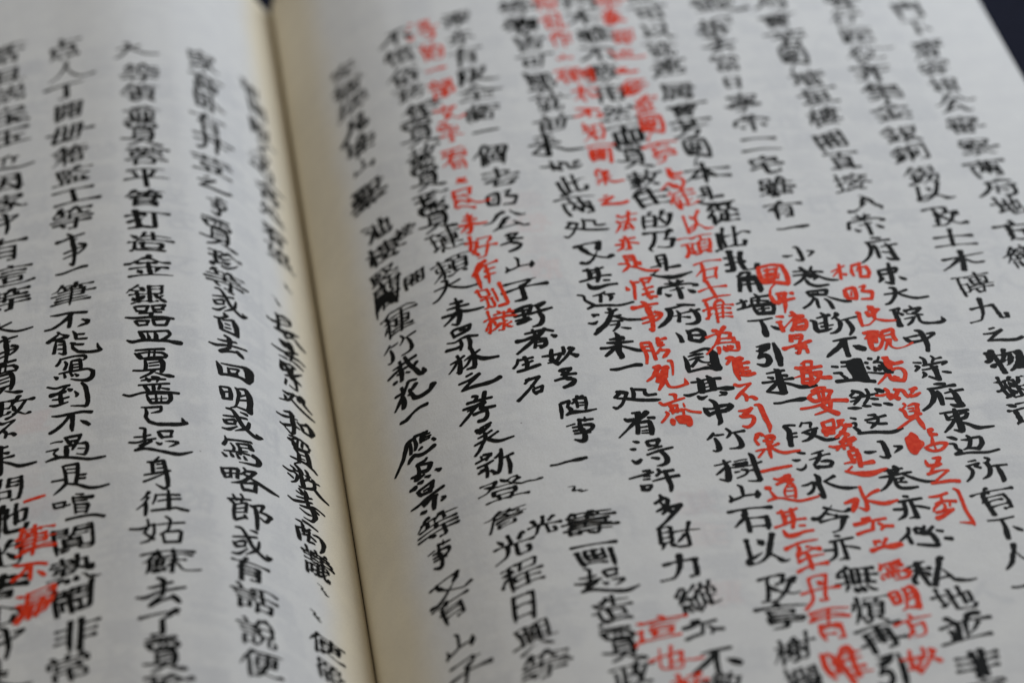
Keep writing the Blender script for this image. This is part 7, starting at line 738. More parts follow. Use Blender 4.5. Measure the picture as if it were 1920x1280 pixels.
    ('府',29.6,3.1,[(8,71,6,33,66,14,82,58,12),(-45,44,13,-5,52,11,33,61,9),(-36,43,20,-30,19,20,-43,-16,18,-70,-48,17,-101,-73,9),(-1,29,7,6,5,12,-6,-44,14),(-25,-7,5,-2,-3,6),(9,7,6,53,17,9,99,27,11),(61,30,12,79,4,20,81,-42,18,59,-64,16,21,-64,7),(16,-15,6,47,-21,13)]),
    ('旧',30.5,-2.7,[(-57,28,6,-45,0,14,-43,-32,18),(-11,40,6,-1,16,16,-4,-24,18),(-4,30,13,39,40,17),(39,40,18,58,17,19,57,-14,17,37,-38,16),(8,4,11,42,1,13),(-4,-26,16,36,-40,18)]),
    ('一',18.0,-9.2,[(-66,-5,11,-38,-8,14,6,2,12,45,9,17,67,6,16)]),
    ('処',18.1,-16.8,[(-70,44,14,-61,34,14,-85,8,12),(-59,42,15,-30,29,17),(-30,29,13,-45,-2,11,-63,-37,11,-87,-59,10),(-101,-48,9,-89,-58,13),(-75,3,9,-34,-6,13,5,-18,15,46,-26,15,88,-30,14,101,-29,6),(-5,57,10,-2,25,14,-9,-8,12),(2,48,11,50,38,13),(45,37,11,48,9,14,66,4,12,89,6,11)]),
    ('省',16.9,-23.4,[(-2,69,9,28,68,15),(59,68,19,38,46,20,18,32,19,-10,4,14,-48,-35,8,-82,-69,6),(-39,39,10,-27,27,18,2,33,11),(17,66,14,15,29,17),(58,33,12,82,29,14),(8,9,11,5,-23,16,-2,-55,15),(14,8,12,59,12,14),(59,10,14,60,-27,19,54,-67,16),(19,-21,7,44,-19,8),(18,-42,6,40,-41,8),(15,-55,6,48,-58,8)]),
    ('角',43.6,10.5,[(-12,67,17,-28,50,11,-38,46,7),(-11,72,12,25,68,14),(27,65,11,9,41,13),(-31,36,9,-34,-1,17,-46,-56,15),(-20,32,16,42,37,20),(44,32,16,47,-6,22,48,-49,21,43,-70,12),(11,36,13,3,-11,15,0,-64,12),(-21,14,11,36,14,10),(-24,-12,10,37,-10,10)]),
    ('墻',43.4,4.5,[(-76,9,8,-28,24,10),(-52,34,11,-44,5,15,-53,-21,12),(-82,-31,8,-54,-23,12,-12,-12,10),(16,68,8,28,43,14,19,7,12),(-6,38,8,35,47,11,80,51,13),(-6,29,9,-9,1,11),(-4,24,8,66,15,11),(-23,-6,7,37,-4,11,74,0,13),(-7,-13,7,-6,-36,13,2,-65,15),(-2,-18,11,78,-9,16),(81,-10,18,80,-37,15,71,-64,12),(1,-67,18,69,-68,20),(32,-27,13,28,-68,12),(11,-38,8,60,-35,8)]),
    ('下',43.8,-1.9,[(-64,48,8,-13,48,10,45,57,9),(-8,45,13,-3,4,17,-6,-32,24,-7,-59,18),(29,4,7,46,-12,16,61,-22,13)]),
    ('巷',55.8,11.0,[(-83,41,9,-41,41,10,47,27,12),(-90,13,9,-47,16,11,9,21,10),(-47,66,15,-28,30,20),(6,69,10,-8,37,11),(-29,16,16,-63,-23,12,-101,-52,9),(5,17,9,36,-15,13,68,-33,14,100,-37,9),(-21,1,19,15,-3,19),(11,-8,12,-6,-25,8),(-41,-21,11,-34,-50,16,-2,-70,16,50,-65,11)]),
    ('界',56.2,4.4,[(-70,59,10,-59,32,17,-52,22,10),(-63,61,11,22,65,15),(22,63,13,12,38,15),(-48,40,16,10,31,14),(-22,56,7,-28,28,7),(-45,16,11,-77,-26,11,-110,-50,11),(-38,6,11,-42,-31,12,-42,-54,11),(15,16,6,46,-4,12,78,-21,15,108,-27,10),(-3,4,7,12,-18,14,18,-65,15)]),
    ('断',56.3,-2.4,[(-48,80,10,-36,56,16,-43,6,15,-49,-29,13),(-74,46,8,-14,62,15),(-72,9,8,-41,15,10),(-69,-14,10,-14,-6,7),(-104,34,11,-90,21,17,-95,-24,19,-86,-45,19),(-85,-43,15,-52,-38,15,-26,-30,6),(15,68,18,22,62,15,-9,34,8),(10,36,11,20,8,16,9,-32,14,-15,-56,13,-40,-62,7),(32,20,7,67,30,8,105,37,10),(52,18,14,61,-15,17,62,-47,16,41,-81,8)]),
    ('東',69.4,10.2,[(-44,28,10,-43,-1,18,-39,-6,14),(-38,27,12,41,38,16),(43,33,15,30,10,13),(-34,-2,12,26,6,10),(15,74,12,8,17,19,4,-30,18,-4,-72,15),(-7,-69,17,-34,-57,9),(-47,-15,11,-42,-30,18,-61,-54,9),(39,-25,7,50,-38,16,62,-46,14)]),
    ('大',70.5,4.0,[(-55,57,11,-36,50,17,-40,13,15,-59,-22,13,-82,-48,12,-102,-55,10),(-89,14,9,-54,17,11,-16,24,11,18,37,11),(-35,20,9,-5,-3,13,34,-23,14,67,-25,12,100,-20,10)]),
    ('院',71.1,-1.6,[(-111,43,8,-66,52,13),(-95,46,11,-93,9,18,-94,-37,18,-95,-64,25),(-66,52,10,-78,30,7),(-80,26,9,-64,8,15),(-47,36,15,-43,26,13),(-18,63,8,-12,50,12),(-41,35,10,26,46,15),(27,44,12,3,21,12,-17,14,10),(-44,12,6,24,-1,9),(-63,-22,6,-28,-15,8,4,-7,8),(-20,-18,11,-36,-43,12,-60,-64,9),(3,-11,10,1,-39,12,14,-56,14,55,-61,12,91,-58,16,110,-46,14),(102,-22,4,105,-41,15)]),
    ('中',69.8,-8.5,[(-69,28,10,-55,4,18,-43,-7,15),(-57,26,8,-4,36,11),(-43,-7,14,16,5,12,57,31,9),(37,43,9,70,44,15),(68,39,11,40,15,8),(-9,70,9,12,59,20,17,18,20,19,-27,18,9,-71,14)]),
    ('得',18.2,-30.5,[(-63,79,7,-52,73,14,-42,70,11),(-83,35,7,-72,32,14,-63,32,11),(-88,-31,7,-72,-48,19,-51,-31,11),(-12,69,9,-3,44,14,1,41,11),(-7,71,10,43,75,15),(42,72,14,30,48,12),(-1,44,10,29,42,11),(-12,20,7,46,34,10),(-21,-8,9,34,10,11,89,21,9),(37,7,14,53,-30,18,49,-61,17,28,-75,12,6,-77,5),(-7,-27,8,20,-36,14)]),
    ('許',17.4,-37.0,[(-37,63,9,-10,63,12),(-100,28,7,-47,40,10,2,52,9),(-41,32,7,-16,33,9),(-45,15,7,-19,15,9),(-62,-16,8,-54,-34,15),(-59,-39,16,-37,-45,15,-18,-26,9),(-52,-20,8,-17,-20,9),(24,66,11,28,48,12,11,29,11),(24,46,10,84,52,13),(-9,1,7,44,12,10,100,18,14),(49,54,12,54,5,16,58,-34,16,51,-67,10)]),
    ('多',17.9,-44.0,[(-11,94,10,-8,71,14,-39,49,12),(-7,77,16,14,63,14,-1,27,15,-41,3,9),(-16,51,9,-5,27,13),(8,14,15,-21,-14,10),(5,20,16,36,24,14,62,28,16),(60,26,16,24,-15,15,-24,-65,10,-61,-94,7),(4,15,11,15,-3,17)]),
    ('妙',7.5,-4.4,[(-27,47,12,-35,8,16,-33,-24,12),(-72,11,9,-35,10,13,9,15,12),(6,12,13,-17,-27,13,-55,-36,7),(-39,-16,19,-13,-50,18),(23,53,12,23,28,14,17,4,7),(48,42,18,63,33,18),(59,33,16,22,-16,11,-18,-55,10),(52,3,12,72,-12,20)]),
    ('号',7.6,-10.1,[(-19,47,13,-6,54,14,31,56,13),(26,50,14,11,32,11),(-8,39,14,10,29,13),(-15,22,12,45,19,13),(4,18,14,-11,-1,11),(-47,-9,10,-11,-1,13,21,-4,12),(4,-7,15,34,-19,14,18,-43,18,-17,-58,14)]),
    ('随',8.2,-17.4,[(-67,27,10,-68,-18,13,-74,-61,9),(-62,29,13,-27,39,12),(-27,36,12,-41,0,9),(-40,6,11,-28,-15,16),(10,62,12,3,39,10,-18,19,9),(-10,42,8,33,57,12),(3,27,10,1,-8,10),(11,47,11,42,44,15),(42,41,11,40,8,11,33,-21,10),(14,19,7,30,17,8),(11,2,6,27,2,7),(-51,-45,10,-27,-33,19,24,-37,12,75,-32,7),(-34,-1,10,-31,-32,10)]),
    ('事',8.0,-23.1,[(-58,30,6,-23,38,7),(-5,60,12,20,54,12,55,54,9),(-1,52,12,-4,12,16,3,-19,17),(23,71,6,22,48,12),(-34,18,9,2,19,11),(-34,-3,10,10,0,11),(11,26,12,45,20,16,41,-3,13,15,-15,12),(-33,-20,9,30,-21,11),(7,-14,16,5,-48,17,-6,-69,19,-39,-54,7)]),
    ('亦',56.4,-48.2,[(-11,62,11,5,58,13),(-39,33,11,9,38,12,58,43,11),(-20,30,14,-23,-8,15,-34,-44,14,-67,-65,7),(9,38,12,11,-12,15,12,-61,18),(13,-56,13,-20,-62,6),(-70,-7,11,-35,-9,12),(19,4,8,48,-5,12,72,-16,11)]),
    ('係',56.8,-54.8,[(-52,51,13,-61,20,13,-102,-14,8),(-66,16,11,-61,-33,15),(-28,43,14,-28,16,10),(-22,48,13,-1,40,13),(14,54,11,-7,19,14,-30,22,11),(47,47,12,15,16,14),(-7,19,22,28,9,18,40,-29,18),(38,-24,12,36,-55,17,-40,-41,11),(56,25,10,78,18,13),(78,-21,13,103,-27,18)]),
    ('来',-6.7,12.5,[(-21,88,8,-15,45,14,-20,8,15),(-46,61,10,4,56,17),(-63,30,9,-29,29,13,29,25,12),(-89,-7,14,-47,-11,14,-25,-3,13),(-12,4,17,-19,-46,18,-32,-85,14),(-33,-88,12,-56,-73,7),(-31,-13,17,-60,-44,12,-88,-66,7),(-16,6,9,11,-14,15,52,-21,13,89,-19,9)]),
    ('昇',-8.0,4.8,[(-33,67,13,-20,79,13,17,80,13,51,84,13),(50,81,12,39,57,15,20,46,12),(-31,63,10,-25,30,10),(-24,36,14,25,47,13),(2,64,9,27,62,10),(-59,11,6,-27,-1,9,-1,11,9),(-6,7,11,-2,-27,12,-11,-61,9),(-69,-33,14,-25,-41,14,-3,-33,11),(-1,11,9,28,13,14,70,1,11),(28,13,10,35,-25,14,29,-67,14,39,-85,8)]),
    ('林',-6.8,-0.8,[(-93,14,8,-61,21,11,-33,37,11),(-61,52,10,-53,10,12,-58,-26,17,-63,-63,15),(-64,-59,13,-75,-50,7),(-62,15,12,-87,-21,9,-106,-40,6),(-35,7,6,-4,23,12,36,47,9),(2,65,11,8,18,16,3,-43,16),(2,-52,18,-31,-52,9),(-6,11,12,-27,-23,10,-50,-42,8),(12,16,12,40,-12,19,71,-21,15,106,-24,11)]),
    ('野',4.9,7.1,[(-85,40,10,-79,12,11),(-82,46,13,-37,63,15,1,68,15),(1,65,15,-21,10,15),(-42,61,8,-38,-18,15),(-75,37,10,-16,42,11),(-79,9,13,-20,17,14),(-80,-20,11,-24,-12,15),(-75,-41,16,-49,-35,15,-14,-24,10),(13,62,11,61,75,15),(56,69,14,23,46,11),(20,57,9,32,25,12),(-12,12,12,40,23,14,85,33,11),(23,20,12,36,-22,17,21,-64,17,-14,-76,8)]),
    ('者',4.1,0.6,[(-35,48,10,4,52,14,47,58,13,85,41,12),(-1,69,10,8,22,13),(52,64,17,16,20,18,-33,-26,16,-87,-71,10),(-77,8,19,-44,9,15,0,24,14),(4,-3,11,-8,-51,12),(13,2,14,45,-5,19),(45,-12,14,38,-42,16,16,-56,14),(5,-19,9,30,-18,9),(-2,-39,9,26,-43,9),(75,17,11,89,4,19)]),
    ('生',1.6,-5.0,[(-54,-16,11,-36,7,10,-28,35,10),(-25,28,11,-1,28,10,35,31,11),(0,43,13,7,1,15,-2,-34,12),(-14,-6,9,31,10,10),(-40,-42,13,-3,-37,14,57,-21,15)]),
    ('名',1.2,-11.3,[(-13,33,10,10,61,11),(-4,52,14,52,62,13),(50,60,12,9,6,11,-26,-33,12,-56,-63,13),(11,18,8,20,3,8),(15,-8,8,16,-26,10,25,-41,12),(19,-9,9,57,3,11),(56,0,11,48,-25,12),(19,-33,14,47,-28,15)]),
    ('之',-6.4,-6.0,[(-51,36,11,-27,44,10),(-86,3,10,-39,9,12,3,30,13),(3,27,13,-41,-9,13,-80,-43,10),(-74,-41,12,-29,-39,16,19,-42,18,56,-38,17,84,-24,17)]),
    ('孝',-8.0,-12.9,[(48,83,15,38,44,15,24,2,18,18,-13,13),(-4,76,12,13,67,12,-3,39,13),(-30,44,13,25,41,13,71,38,11),(-50,16,12,-2,14,14,23,21,12),(38,20,17,1,7,13,-37,-34,12,-74,-69,10),(-35,-2,7,-4,0,11),(22,-9,17,45,-16,13,76,-19,13),(-13,-34,14,15,-30,13,39,-29,14),(40,-26,12,39,-59,13,24,-82,17,0,-82,15)]),
    ('吴',-6.4,-20.6,[(-61,61,7,-54,43,10),(-39,68,9,5,81,11),(-59,60,14,-28,57,11),(-3,69,12,-25,50,13,-47,39,12),(-57,12,7,-26,21,10,2,35,9),(-28,33,10,-28,4,13,-45,-29,12,-63,-61,12,-82,-82,10),(-75,-22,9,-42,-13,11),(-30,-10,10,-1,4,9,26,19,9),(-29,-1,11,6,-31,16,32,-39,13,84,-32,7)]),
    ('新',-6.8,-27.1,[(-40,70,11,-10,64,13),(-76,37,9,-44,45,10,-11,56,9),(-52,67,7,-48,42,8),(-23,53,11,-34,35,9),(-72,9,10,-37,13,11,-8,23,9),(-40,15,10,-39,-31,12,-44,-60,10),(-64,-13,8,-48,-10,8),(-73,-25,11,-50,-20,10),(-24,-30,11,-8,-51,11),(31,76,10,28,54,12,1,33,9),(28,54,14,19,-5,14,4,-51,14,-16,-53,10),(34,22,8,75,33,11),(50,22,10,54,-25,14,47,-74,12)]),
    ('栽',-17.8,4.1,[(-48,38,7,-21,38,12,51,47,14),(-18,66,10,-14,31,11),(5,78,10,18,21,13,40,-36,14,56,-77,16,72,-75,20,70,-48,7),(50,7,15,30,-15,13),(-74,-4,11,-41,12,13,-15,19,11),(-20,30,13,-17,-17,16,-22,-57,13),(-4,9,12,12,7,9),(1,-21,7,16,-34,7),(-54,-48,15,-44,-46,15),(-35,-7,9,-15,-13,9)]),
    ('花',-17.2,-2.0,[(-18,66,11,-2,67,11,20,55,10),(-9,71,12,-35,25,12),(-44,55,11,-40,18,10),(-73,20,12,-36,20,14),(-35,25,14,-58,-22,14,-85,-64,8),(-44,-10,13,-44,-47,19,-49,-73,15),(15,31,17,-4,10,15,-16,20,8),(-16,17,8,-5,-27,13,4,-50,17,32,-58,19,66,-48,17,83,-23,23),(-23,-10,7,-16,-17,7)]),
    ('一',-17.7,-7.4,[(-58,-13,14,-36,-15,17,-6,3,12,24,14,13,56,12,16)]),
    ('應',-18.8,-16.0,[(62,71,12,48,53,12),(11,79,12,61,66,12),(14,71,12,-19,64,16,-31,34,15,-48,-14,14,-69,-48,11,-90,-81,8),(46,73,15,38,38,18,32,25,11),(41,59,8,72,52,8),(43,43,8,74,36,8),(44,27,8,68,25,8),(9,63,10,12,25,12,5,1,11),(-10,51,9,-11,16,12,-14,-8,10),(79,14,10,88,-3,10),(-29,-53,10,-15,-34,17,-2,-27,20),(-2,-25,12,23,-44,14,51,-44,16,81,-32,17),(20,-11,8,32,-5,12)]),
    ('点',-17.9,-21.7,[(20,64,10,11,55,14,-21,53,15),(-20,56,9,-18,10,12,-30,-25,24),(-17,50,10,31,24,12),(31,21,17,15,-7,18,-22,13,9),(-51,2,10,-32,-6,15),(-30,-25,19,-2,-21,11),(46,-26,9,62,-41,16),(2,-36,9,18,-46,13),(-29,-49,11,-13,-55,16),(-63,-65,14,-43,-65,20)]),
    ('景',-18.1,-28.1,[(-34,68,9,-25,43,13,-19,32,10),(-26,67,12,6,73,12,34,79,12),(32,78,13,22,48,18,13,34,14),(-18,37,13,20,28,12),(-9,52,8,11,52,8),(-69,-13,7,-40,-11,12,-3,2,13,69,20,13),(-21,-17,9,-15,-33,10),(-17,-15,10,11,-10,11,38,-10,12),(11,-10,12,-11,-26,15),(30,-9,17,22,-42,17,18,-77,12),(54,-33,8,67,-43,11,52,-51,11),(-32,-60,13,-16,-66,14)]),
]
TRACED_RED_LEFT = [
]
TRACED_RED_RIGHT = [
    ('佳',37.1,-12.0,[(-45,68,11,-25,72,17,-12,64,13),(-26,66,12,-40,46,12,-52,30,9),(-13,60,14,-19,21,17,-22,-30,18,-18,-74,9),(-14,56,16,16,61,22,6,44,12),(4,45,18,4,10,18,3,-33,15),(2,27,12,44,33,15),(-2,-3,11,33,-1,13),(-4,-26,11,37,-23,12),(-9,-45,11,23,-47,17,53,-40,16)]),
    ('不',36.3,-18.1,[(-27,52,15,-12,42,15,12,47,8,41,52,10),(38,50,11,8,18,11,-15,-5,14,-41,-35,9),(-11,-1,15,4,-24,14,0,-53,11),(10,-33,8,30,-34,15,41,-48,17)]),
    ('引',36.4,-24.9,[(-50,58,8,-28,57,12,9,69,11),(6,70,13,-13,47,14,-36,34,14),(-51,29,10,-43,18,12,-8,22,17,3,8,14,-10,-24,14,-35,-43,14,-54,-34,8),(24,86,8,43,82,18,47,39,18,50,-7,18,55,-45,16,48,-85,7)]),
    ('齋',24.7,-20.3,[(-21,83,8,0,77,15,-2,54,10),(-71,39,11,-56,22,14,-11,39,11,36,53,9),(25,21,5,26,0,7),(-33,13,16,-2,13,12),(-28,8,14,-28,-30,14),(-5,0,11,-11,-28,14),(-57,-21,8,-51,-35,12,-68,-61,10,-87,-83,8),(-39,-16,8,14,-19,16),(17,-19,9,13,-48,9),(24,-12,6,45,-32,11,84,-44,12),(-32,-37,6,-14,-19,6)]),
    ('泉',38.6,-31.4,[(-68,69,11,-50,75,12,-42,62,14),(-70,61,10,-78,38,10,-71,9,11),(-59,60,8,-68,45,6),(-33,53,15,-5,49,24,-4,33,15),(-28,48,11,-32,20,8),(-44,30,12,-13,18,15),(-34,12,14,-22,-10,19),(12,6,12,-7,-3,10),(-91,-27,6,-67,-22,9,-42,-21,9),(-54,-24,7,-73,-47,9,-89,-65,7),(-31,-9,14,-36,-44,12,-37,-74,8),(-17,-22,11,1,-41,13,26,-52,14,60,-48,12,88,-46,9)]),
    ('一',37.3,-37.0,[(-62,-8,13,-22,-1,13,21,5,14,64,10,11)]),
    ('道',38.3,-41.8,[(-49,66,9,-34,58,11,-7,66,14),(-3,74,14,17,75,17),(-46,31,11,-18,44,13,24,51,15),(4,57,18,8,29,18),(-4,23,7,-22,-6,8,-27,-36,7),(16,28,12,22,-4,10,11,-53,10),(-5,11,6,15,11,6),(-15,-10,6,14,-12,6),(-23,-40,6,10,-41,6),(-93,17,16,-78,13,19),(-81,2,6,-72,-30,11,-64,-43,10),(-103,-57,8,-79,-48,11,-46,-47,9,-9,-63,11,23,-73,11,63,-67,11,104,-57,8)]),
    ('者',62.1,-15.5,[(-6,80,13,15,82,13),(6,78,19,7,43,28,8,12,18),(14,47,27,39,39,17,70,47,14),(23,6,10,44,8,13,59,-2,15,63,-29,14,49,-66,14),(-7,-29,13,-6,-55,16,6,-65,17),(9,-44,13,27,-53,11),(6,-65,17,45,-72,17),(-18,-28,12,-47,-59,9,-70,-82,6),(13,-1,11,22,2,11)]),
    ('如',61.9,-21.4,[(-95,-6,10,-66,-7,12,-34,6,7),(-46,33,11,-39,19,15,-37,-6,9),(-40,-15,23,-32,-28,19),(-8,24,13,3,14,15,-9,-10,15,-43,-35,10),(-32,-7,16,-5,-36,20),(4,19,13,26,12,16,31,-10,15,37,-30,12),(56,17,8,86,22,16),(77,19,14,62,-1,14),(49,-29,11,70,-23,14,95,-9,9),(53,-13,12,53,-25,12)]),
    ('身',61.9,-27.4,[(6,82,11,11,70,8,-6,51,8),(-18,49,12,-5,34,15,-4,9,14,0,-8,10),(21,65,7,50,76,12,65,68,17),(59,69,14,52,32,16,37,0,16),(16,49,6,40,50,10),(17,32,6,40,33,10),(1,-4,10,61,14,13),(30,-3,16,-3,-28,10,-43,-57,10,-62,-67,5),(38,-4,16,46,-46,18,50,-80,9)]),
    ('臨',64.5,-33.4,[(-3,61,12,14,63,17),(0,52,15,1,27,15),(9,34,17,25,31,12),(1,19,8,-6,-17,14),(-48,-42,7,-15,-28,11,24,-20,14,50,-27,16),(-39,-49,16,-20,-64,12,17,-60,12,49,-31,11),(-4,-37,6,-3,-54,6)]),
    ('足',63.6,-40.5,[(-44,63,6,-44,43,13,-41,27,12),(-11,71,9,20,71,15),(17,68,14,-2,42,14),(-42,31,16,-15,28,19,13,36,13),(-15,28,11,-38,-1,10),(-57,-19,12,-32,-10,14,4,-2,7,31,-4,9),(31,-5,12,9,-23,9,-32,-57,9),(-56,-72,11,-16,-69,13,26,-66,15,58,-72,16)]),
    ('恨',24.5,10.9,[(-60,23,7,-55,3,17),(-32,61,11,-24,27,13,-30,-19,12,-36,-65,11),(-19,50,11,1,49,12),(11,69,9,21,44,13,20,21,9),(15,71,11,60,72,14),(56,67,11,42,41,9),(22,46,8,45,43,8),(9,-2,6,56,11,11),(22,16,7,24,-18,12),(2,-40,12,31,-28,12,52,-24,11),(25,-41,14,34,-70,14),(19,-54,9,60,-59,14)]),
    ('事',24.4,3.5,[(-57,61,22,-30,64,15,2,73,13,57,79,11),(-11,98,12,3,82,17,8,31,22,12,-6,21,10,-47,16,3,-96,14),(33,23,15,56,8,18,48,-16,13,24,-35,11),(6,50,17,25,56,8),(-30,-16,13,9,-6,11,42,-1,9),(-34,-47,9,3,-37,10),(-10,-87,11,2,-98,18)]),
    ('脂',23.9,-5.6,[(-56,53,9,-53,26,15,-46,-15,13,-47,-41,12,-55,-79,10),(-53,54,11,-18,52,16),(-16,47,13,-14,2,13,-12,-59,13),(-46,29,8,-23,28,8),(-46,3,8,-20,-1,9),(22,77,15,20,42,18),(22,64,8,56,72,14),(33,49,14,25,23,14),(15,29,13,41,30,10),(22,6,13,-1,-22,10),(23,-3,13,54,-7,13),(53,-12,14,32,-40,16,21,-51,8)]),
    ('硯',24.1,-12.1,[(-36,53,15,-12,59,20),(-13,54,15,-32,27,18,-53,-5,13,-81,-28,8),(-36,23,16,-25,-9,23,-37,-37,17),(-9,28,8,-17,-10,8),(-3,44,17,20,48,21),(5,43,17,0,5,20,-10,-32,17,-28,-64,15,-42,-88,10),(15,33,11,5,-13,10),(32,87,11,44,86,13,43,46,9,34,-4,6),(-2,-33,11,4,-73,11,31,-81,11,61,-74,11,83,-63,16),(78,-32,4,80,-58,13)]),
    ('園',48.7,10.8,[(-58,83,15,-61,31,19,-56,-12,20),(-57,88,13,5,105,14,54,94,19),(53,90,17,59,27,19,53,-35,15),(-58,-17,19,-12,-17,19,49,-36,21),(-35,66,13,29,78,11),(-39,33,15,1,38,23),(-17,79,12,-36,0,12),(19,74,12,12,32,13,-9,-4,10),(-43,5,15,13,13,11),(29,40,4,17,3,4),(-6,-28,7,-35,-62,7,-48,-103,10)]),
    ('中',48.8,4.2,[(-50,53,13,-44,15,19,-26,4,23),(-20,64,16,19,66,18),(46,65,19,50,55,11),(23,68,13,6,37,17,1,-9,15,-14,-67,6),(-14,53,12,-16,21,15),(-26,4,16,13,18,17,49,27,13)]),
    ('諸',48.7,-0.9,[(-58,39,8,-29,35,15),(-64,1,11,-43,3,13),(-53,-3,13,-51,-31,16,-50,-62,16),(-51,-53,9,-22,-20,6,15,21,8),(16,62,15,27,33,18),(1,38,9,59,29,20),(11,7,19,42,13,19),(21,11,17,8,-29,17,-12,-62,15),(17,-16,12,63,1,20),(65,-4,15,60,-35,14,45,-60,12),(18,-39,10,46,-33,10),(8,-56,15,45,-58,18)]),
    ('景',48.2,-7.0,[(-13,60,14,-20,21,17),(-8,55,13,34,59,15),(36,54,13,26,29,14),(-1,36,11,22,36,11),(-63,-25,20,-38,-17,12,9,-5,14,64,15,16),(19,21,11,9,-5,12),(5,-9,22,32,-21,22),(-12,-29,10,30,-28,17),(4,-36,14,-8,-61,15,-18,-55,9),(34,-35,12,33,-61,12)]),
    ('補',62.6,11.7,[(-85,4,6,-17,40,8),(-38,52,12,-45,5,13,-54,-52,11),(-54,6,8,-84,-29,6),(-44,-15,10,-24,-22,15),(13,27,9,6,-11,14,9,-35,10),(16,36,13,59,51,13),(53,51,13,47,4,13,37,-43,12),(55,22,9,83,24,14),(81,19,15,83,-19,15,70,-46,13),(36,-45,14,72,-47,19),(29,-4,5,40,24,4)]),
    ('明',62.6,5.5,[(-60,24,16,-62,-18,19,-60,-35,12),(-52,32,13,-17,38,19),(-14,37,16,-16,-5,17,-22,-37,13),(-60,-33,16,-22,-39,16),(-32,16,5,-40,-16,9),(8,39,5,37,46,15),(37,46,12,17,15,12),(15,10,14,58,1,21),(60,-4,12,47,-40,14),(45,-47,14,0,-44,10)]),
    ('使',63.8,-1.1,[(-79,29,14,-70,28,16,-75,-13,15,-77,-62,11),(-75,-58,8,-45,-55,7,-12,-24,8),(-18,64,16,2,61,14),(-34,29,15,-30,1,17),(-20,46,15,24,43,15),(21,41,10,-4,16,14),(-3,53,13,-7,16,18,-10,-15,12),(-33,19,9,-12,-1,13),(-8,-20,9,32,-36,14,76,-39,9)]),
    ('觀',64.2,-7.5,[(-94,49,18,-69,55,17,-30,55,13),(-98,13,10,-54,44,22,-27,14,11),(-71,46,17,-80,2,20,-85,-37,18),(-53,26,18,-58,-14,18),(-86,-42,19,-77,-61,20,-50,-50,14,-27,-9,11),(-17,49,12,-22,0,15),(-10,52,16,35,65,16),(37,61,13,28,17,15,32,-11,15),(-9,25,8,23,31,10),(-14,-5,13,10,-4,13),(-5,-15,13,-31,-66,7),(6,-8,12,-1,-43,10,17,-63,7,54,-58,5,98,-36,9)]),
    ('最',48.6,-14.8,[(-25,64,8,-2,77,14,23,74,16),(-13,62,10,-20,38,12),(22,71,10,16,46,10),(-24,39,12,14,40,12),(-54,42,15,-21,32,18,56,40,14),(-30,46,13,-34,-3,15,-48,-57,12),(-75,-20,4,-44,-11,9),(-27,8,15,6,7,15),(3,29,12,-3,-26,14,-17,-67,12),(-38,-34,12,4,-33,12),(-48,-57,16,-5,-65,16),(17,3,15,47,5,14),(47,5,12,29,-30,14,6,-57,14,-24,-75,10),(18,-10,14,41,-31,16,77,-35,21)]),
    ('要',48.8,-21.9,[(-21,68,13,7,83,13,31,80,15),(-25,68,17,-9,51,14),(-53,23,13,-35,45,13,19,63,14,54,56,18),(51,53,12,33,25,14),(-49,23,19,-30,2,18,36,18,12),(-3,59,10,-7,11,12),(17,57,11,11,15,12),(-101,-38,11,-46,-32,11,20,-10,13,43,-1,15,103,-8,20),(14,-3,18,-13,-30,15),(-12,-24,16,12,-57,20,45,-85,23),(32,-11,16,18,-52,14,-15,-68,10,-51,-80,7)]),
    ('緊',49.5,-30.3,[(-54,78,11,-51,45,14,-55,-1,14),(-50,77,12,-2,92,13),(-3,89,10,-9,52,12,-23,12,12),(-43,44,13,-14,46,12),(-48,9,13,-19,12,13),(-55,28,29,-24,24,29),(16,84,10,11,49,9,-4,39,7),(20,83,10,40,84,11),(36,82,9,20,54,9),(28,53,12,59,49,18),(45,57,14,18,13,14,-19,-17,11),(10,14,17,36,-7,17),(34,-1,11,4,-38,12),(-7,-48,17,55,-26,15),(58,-33,14,23,-57,11),(-59,-65,9,-37,-73,13,33,-64,11),(0,-54,12,-2,-89,10),(-34,-91,10,-23,-81,9),(25,-81,14,35,-88,17)]),
    ('是',51.6,-37.2,[(-42,70,10,-41,42,15,-36,1,15),(-38,70,11,-5,72,17),(-7,66,14,-8,32,18,-15,-24,16),(-37,44,9,-13,44,10),(-40,19,9,-11,21,10),(-76,0,7,-35,7,12),(-3,-9,13,42,-3,21),(-82,-50,8,-50,-20,8),(-84,-44,9,-53,-59,15,-8,-70,28,24,-68,23,85,-48,9)]),
    ('水',50.5,-45.4,[(-24,67,10,-24,23,12,-20,-21,14,-26,-64,15),(-30,-69,14,-55,-50,7),(-106,-19,11,-79,-9,18,-55,-6,23),(-57,-11,19,-73,-42,19,-87,-68,13),(47,39,14,12,24,12,-14,3,7),(-17,-11,8,17,-29,16,53,-39,18,107,-26,10)]),
    ('亦',49.4,-51.5,[(-35,36,15,-6,40,17),(-72,11,17,-40,17,17,-5,29,12),(5,23,11,-8,-24,13),(-3,24,10,58,32,12),(-75,-42,14,-37,-29,13,-8,-24,10),(24,9,12,38,-9,14,25,-28,9),(42,-9,14,76,-13,14)]),
    ('必',50.2,-55.8,[(-42,19,13,-19,18,15),(11,30,13,-9,1,11),(-42,21,8,-40,0,10),(-63,-29,19,-29,-17,14,12,-7,11,59,-2,13),(-2,-16,12,27,-22,13,62,-8,16),(24,-3,9,8,-22,8)]),
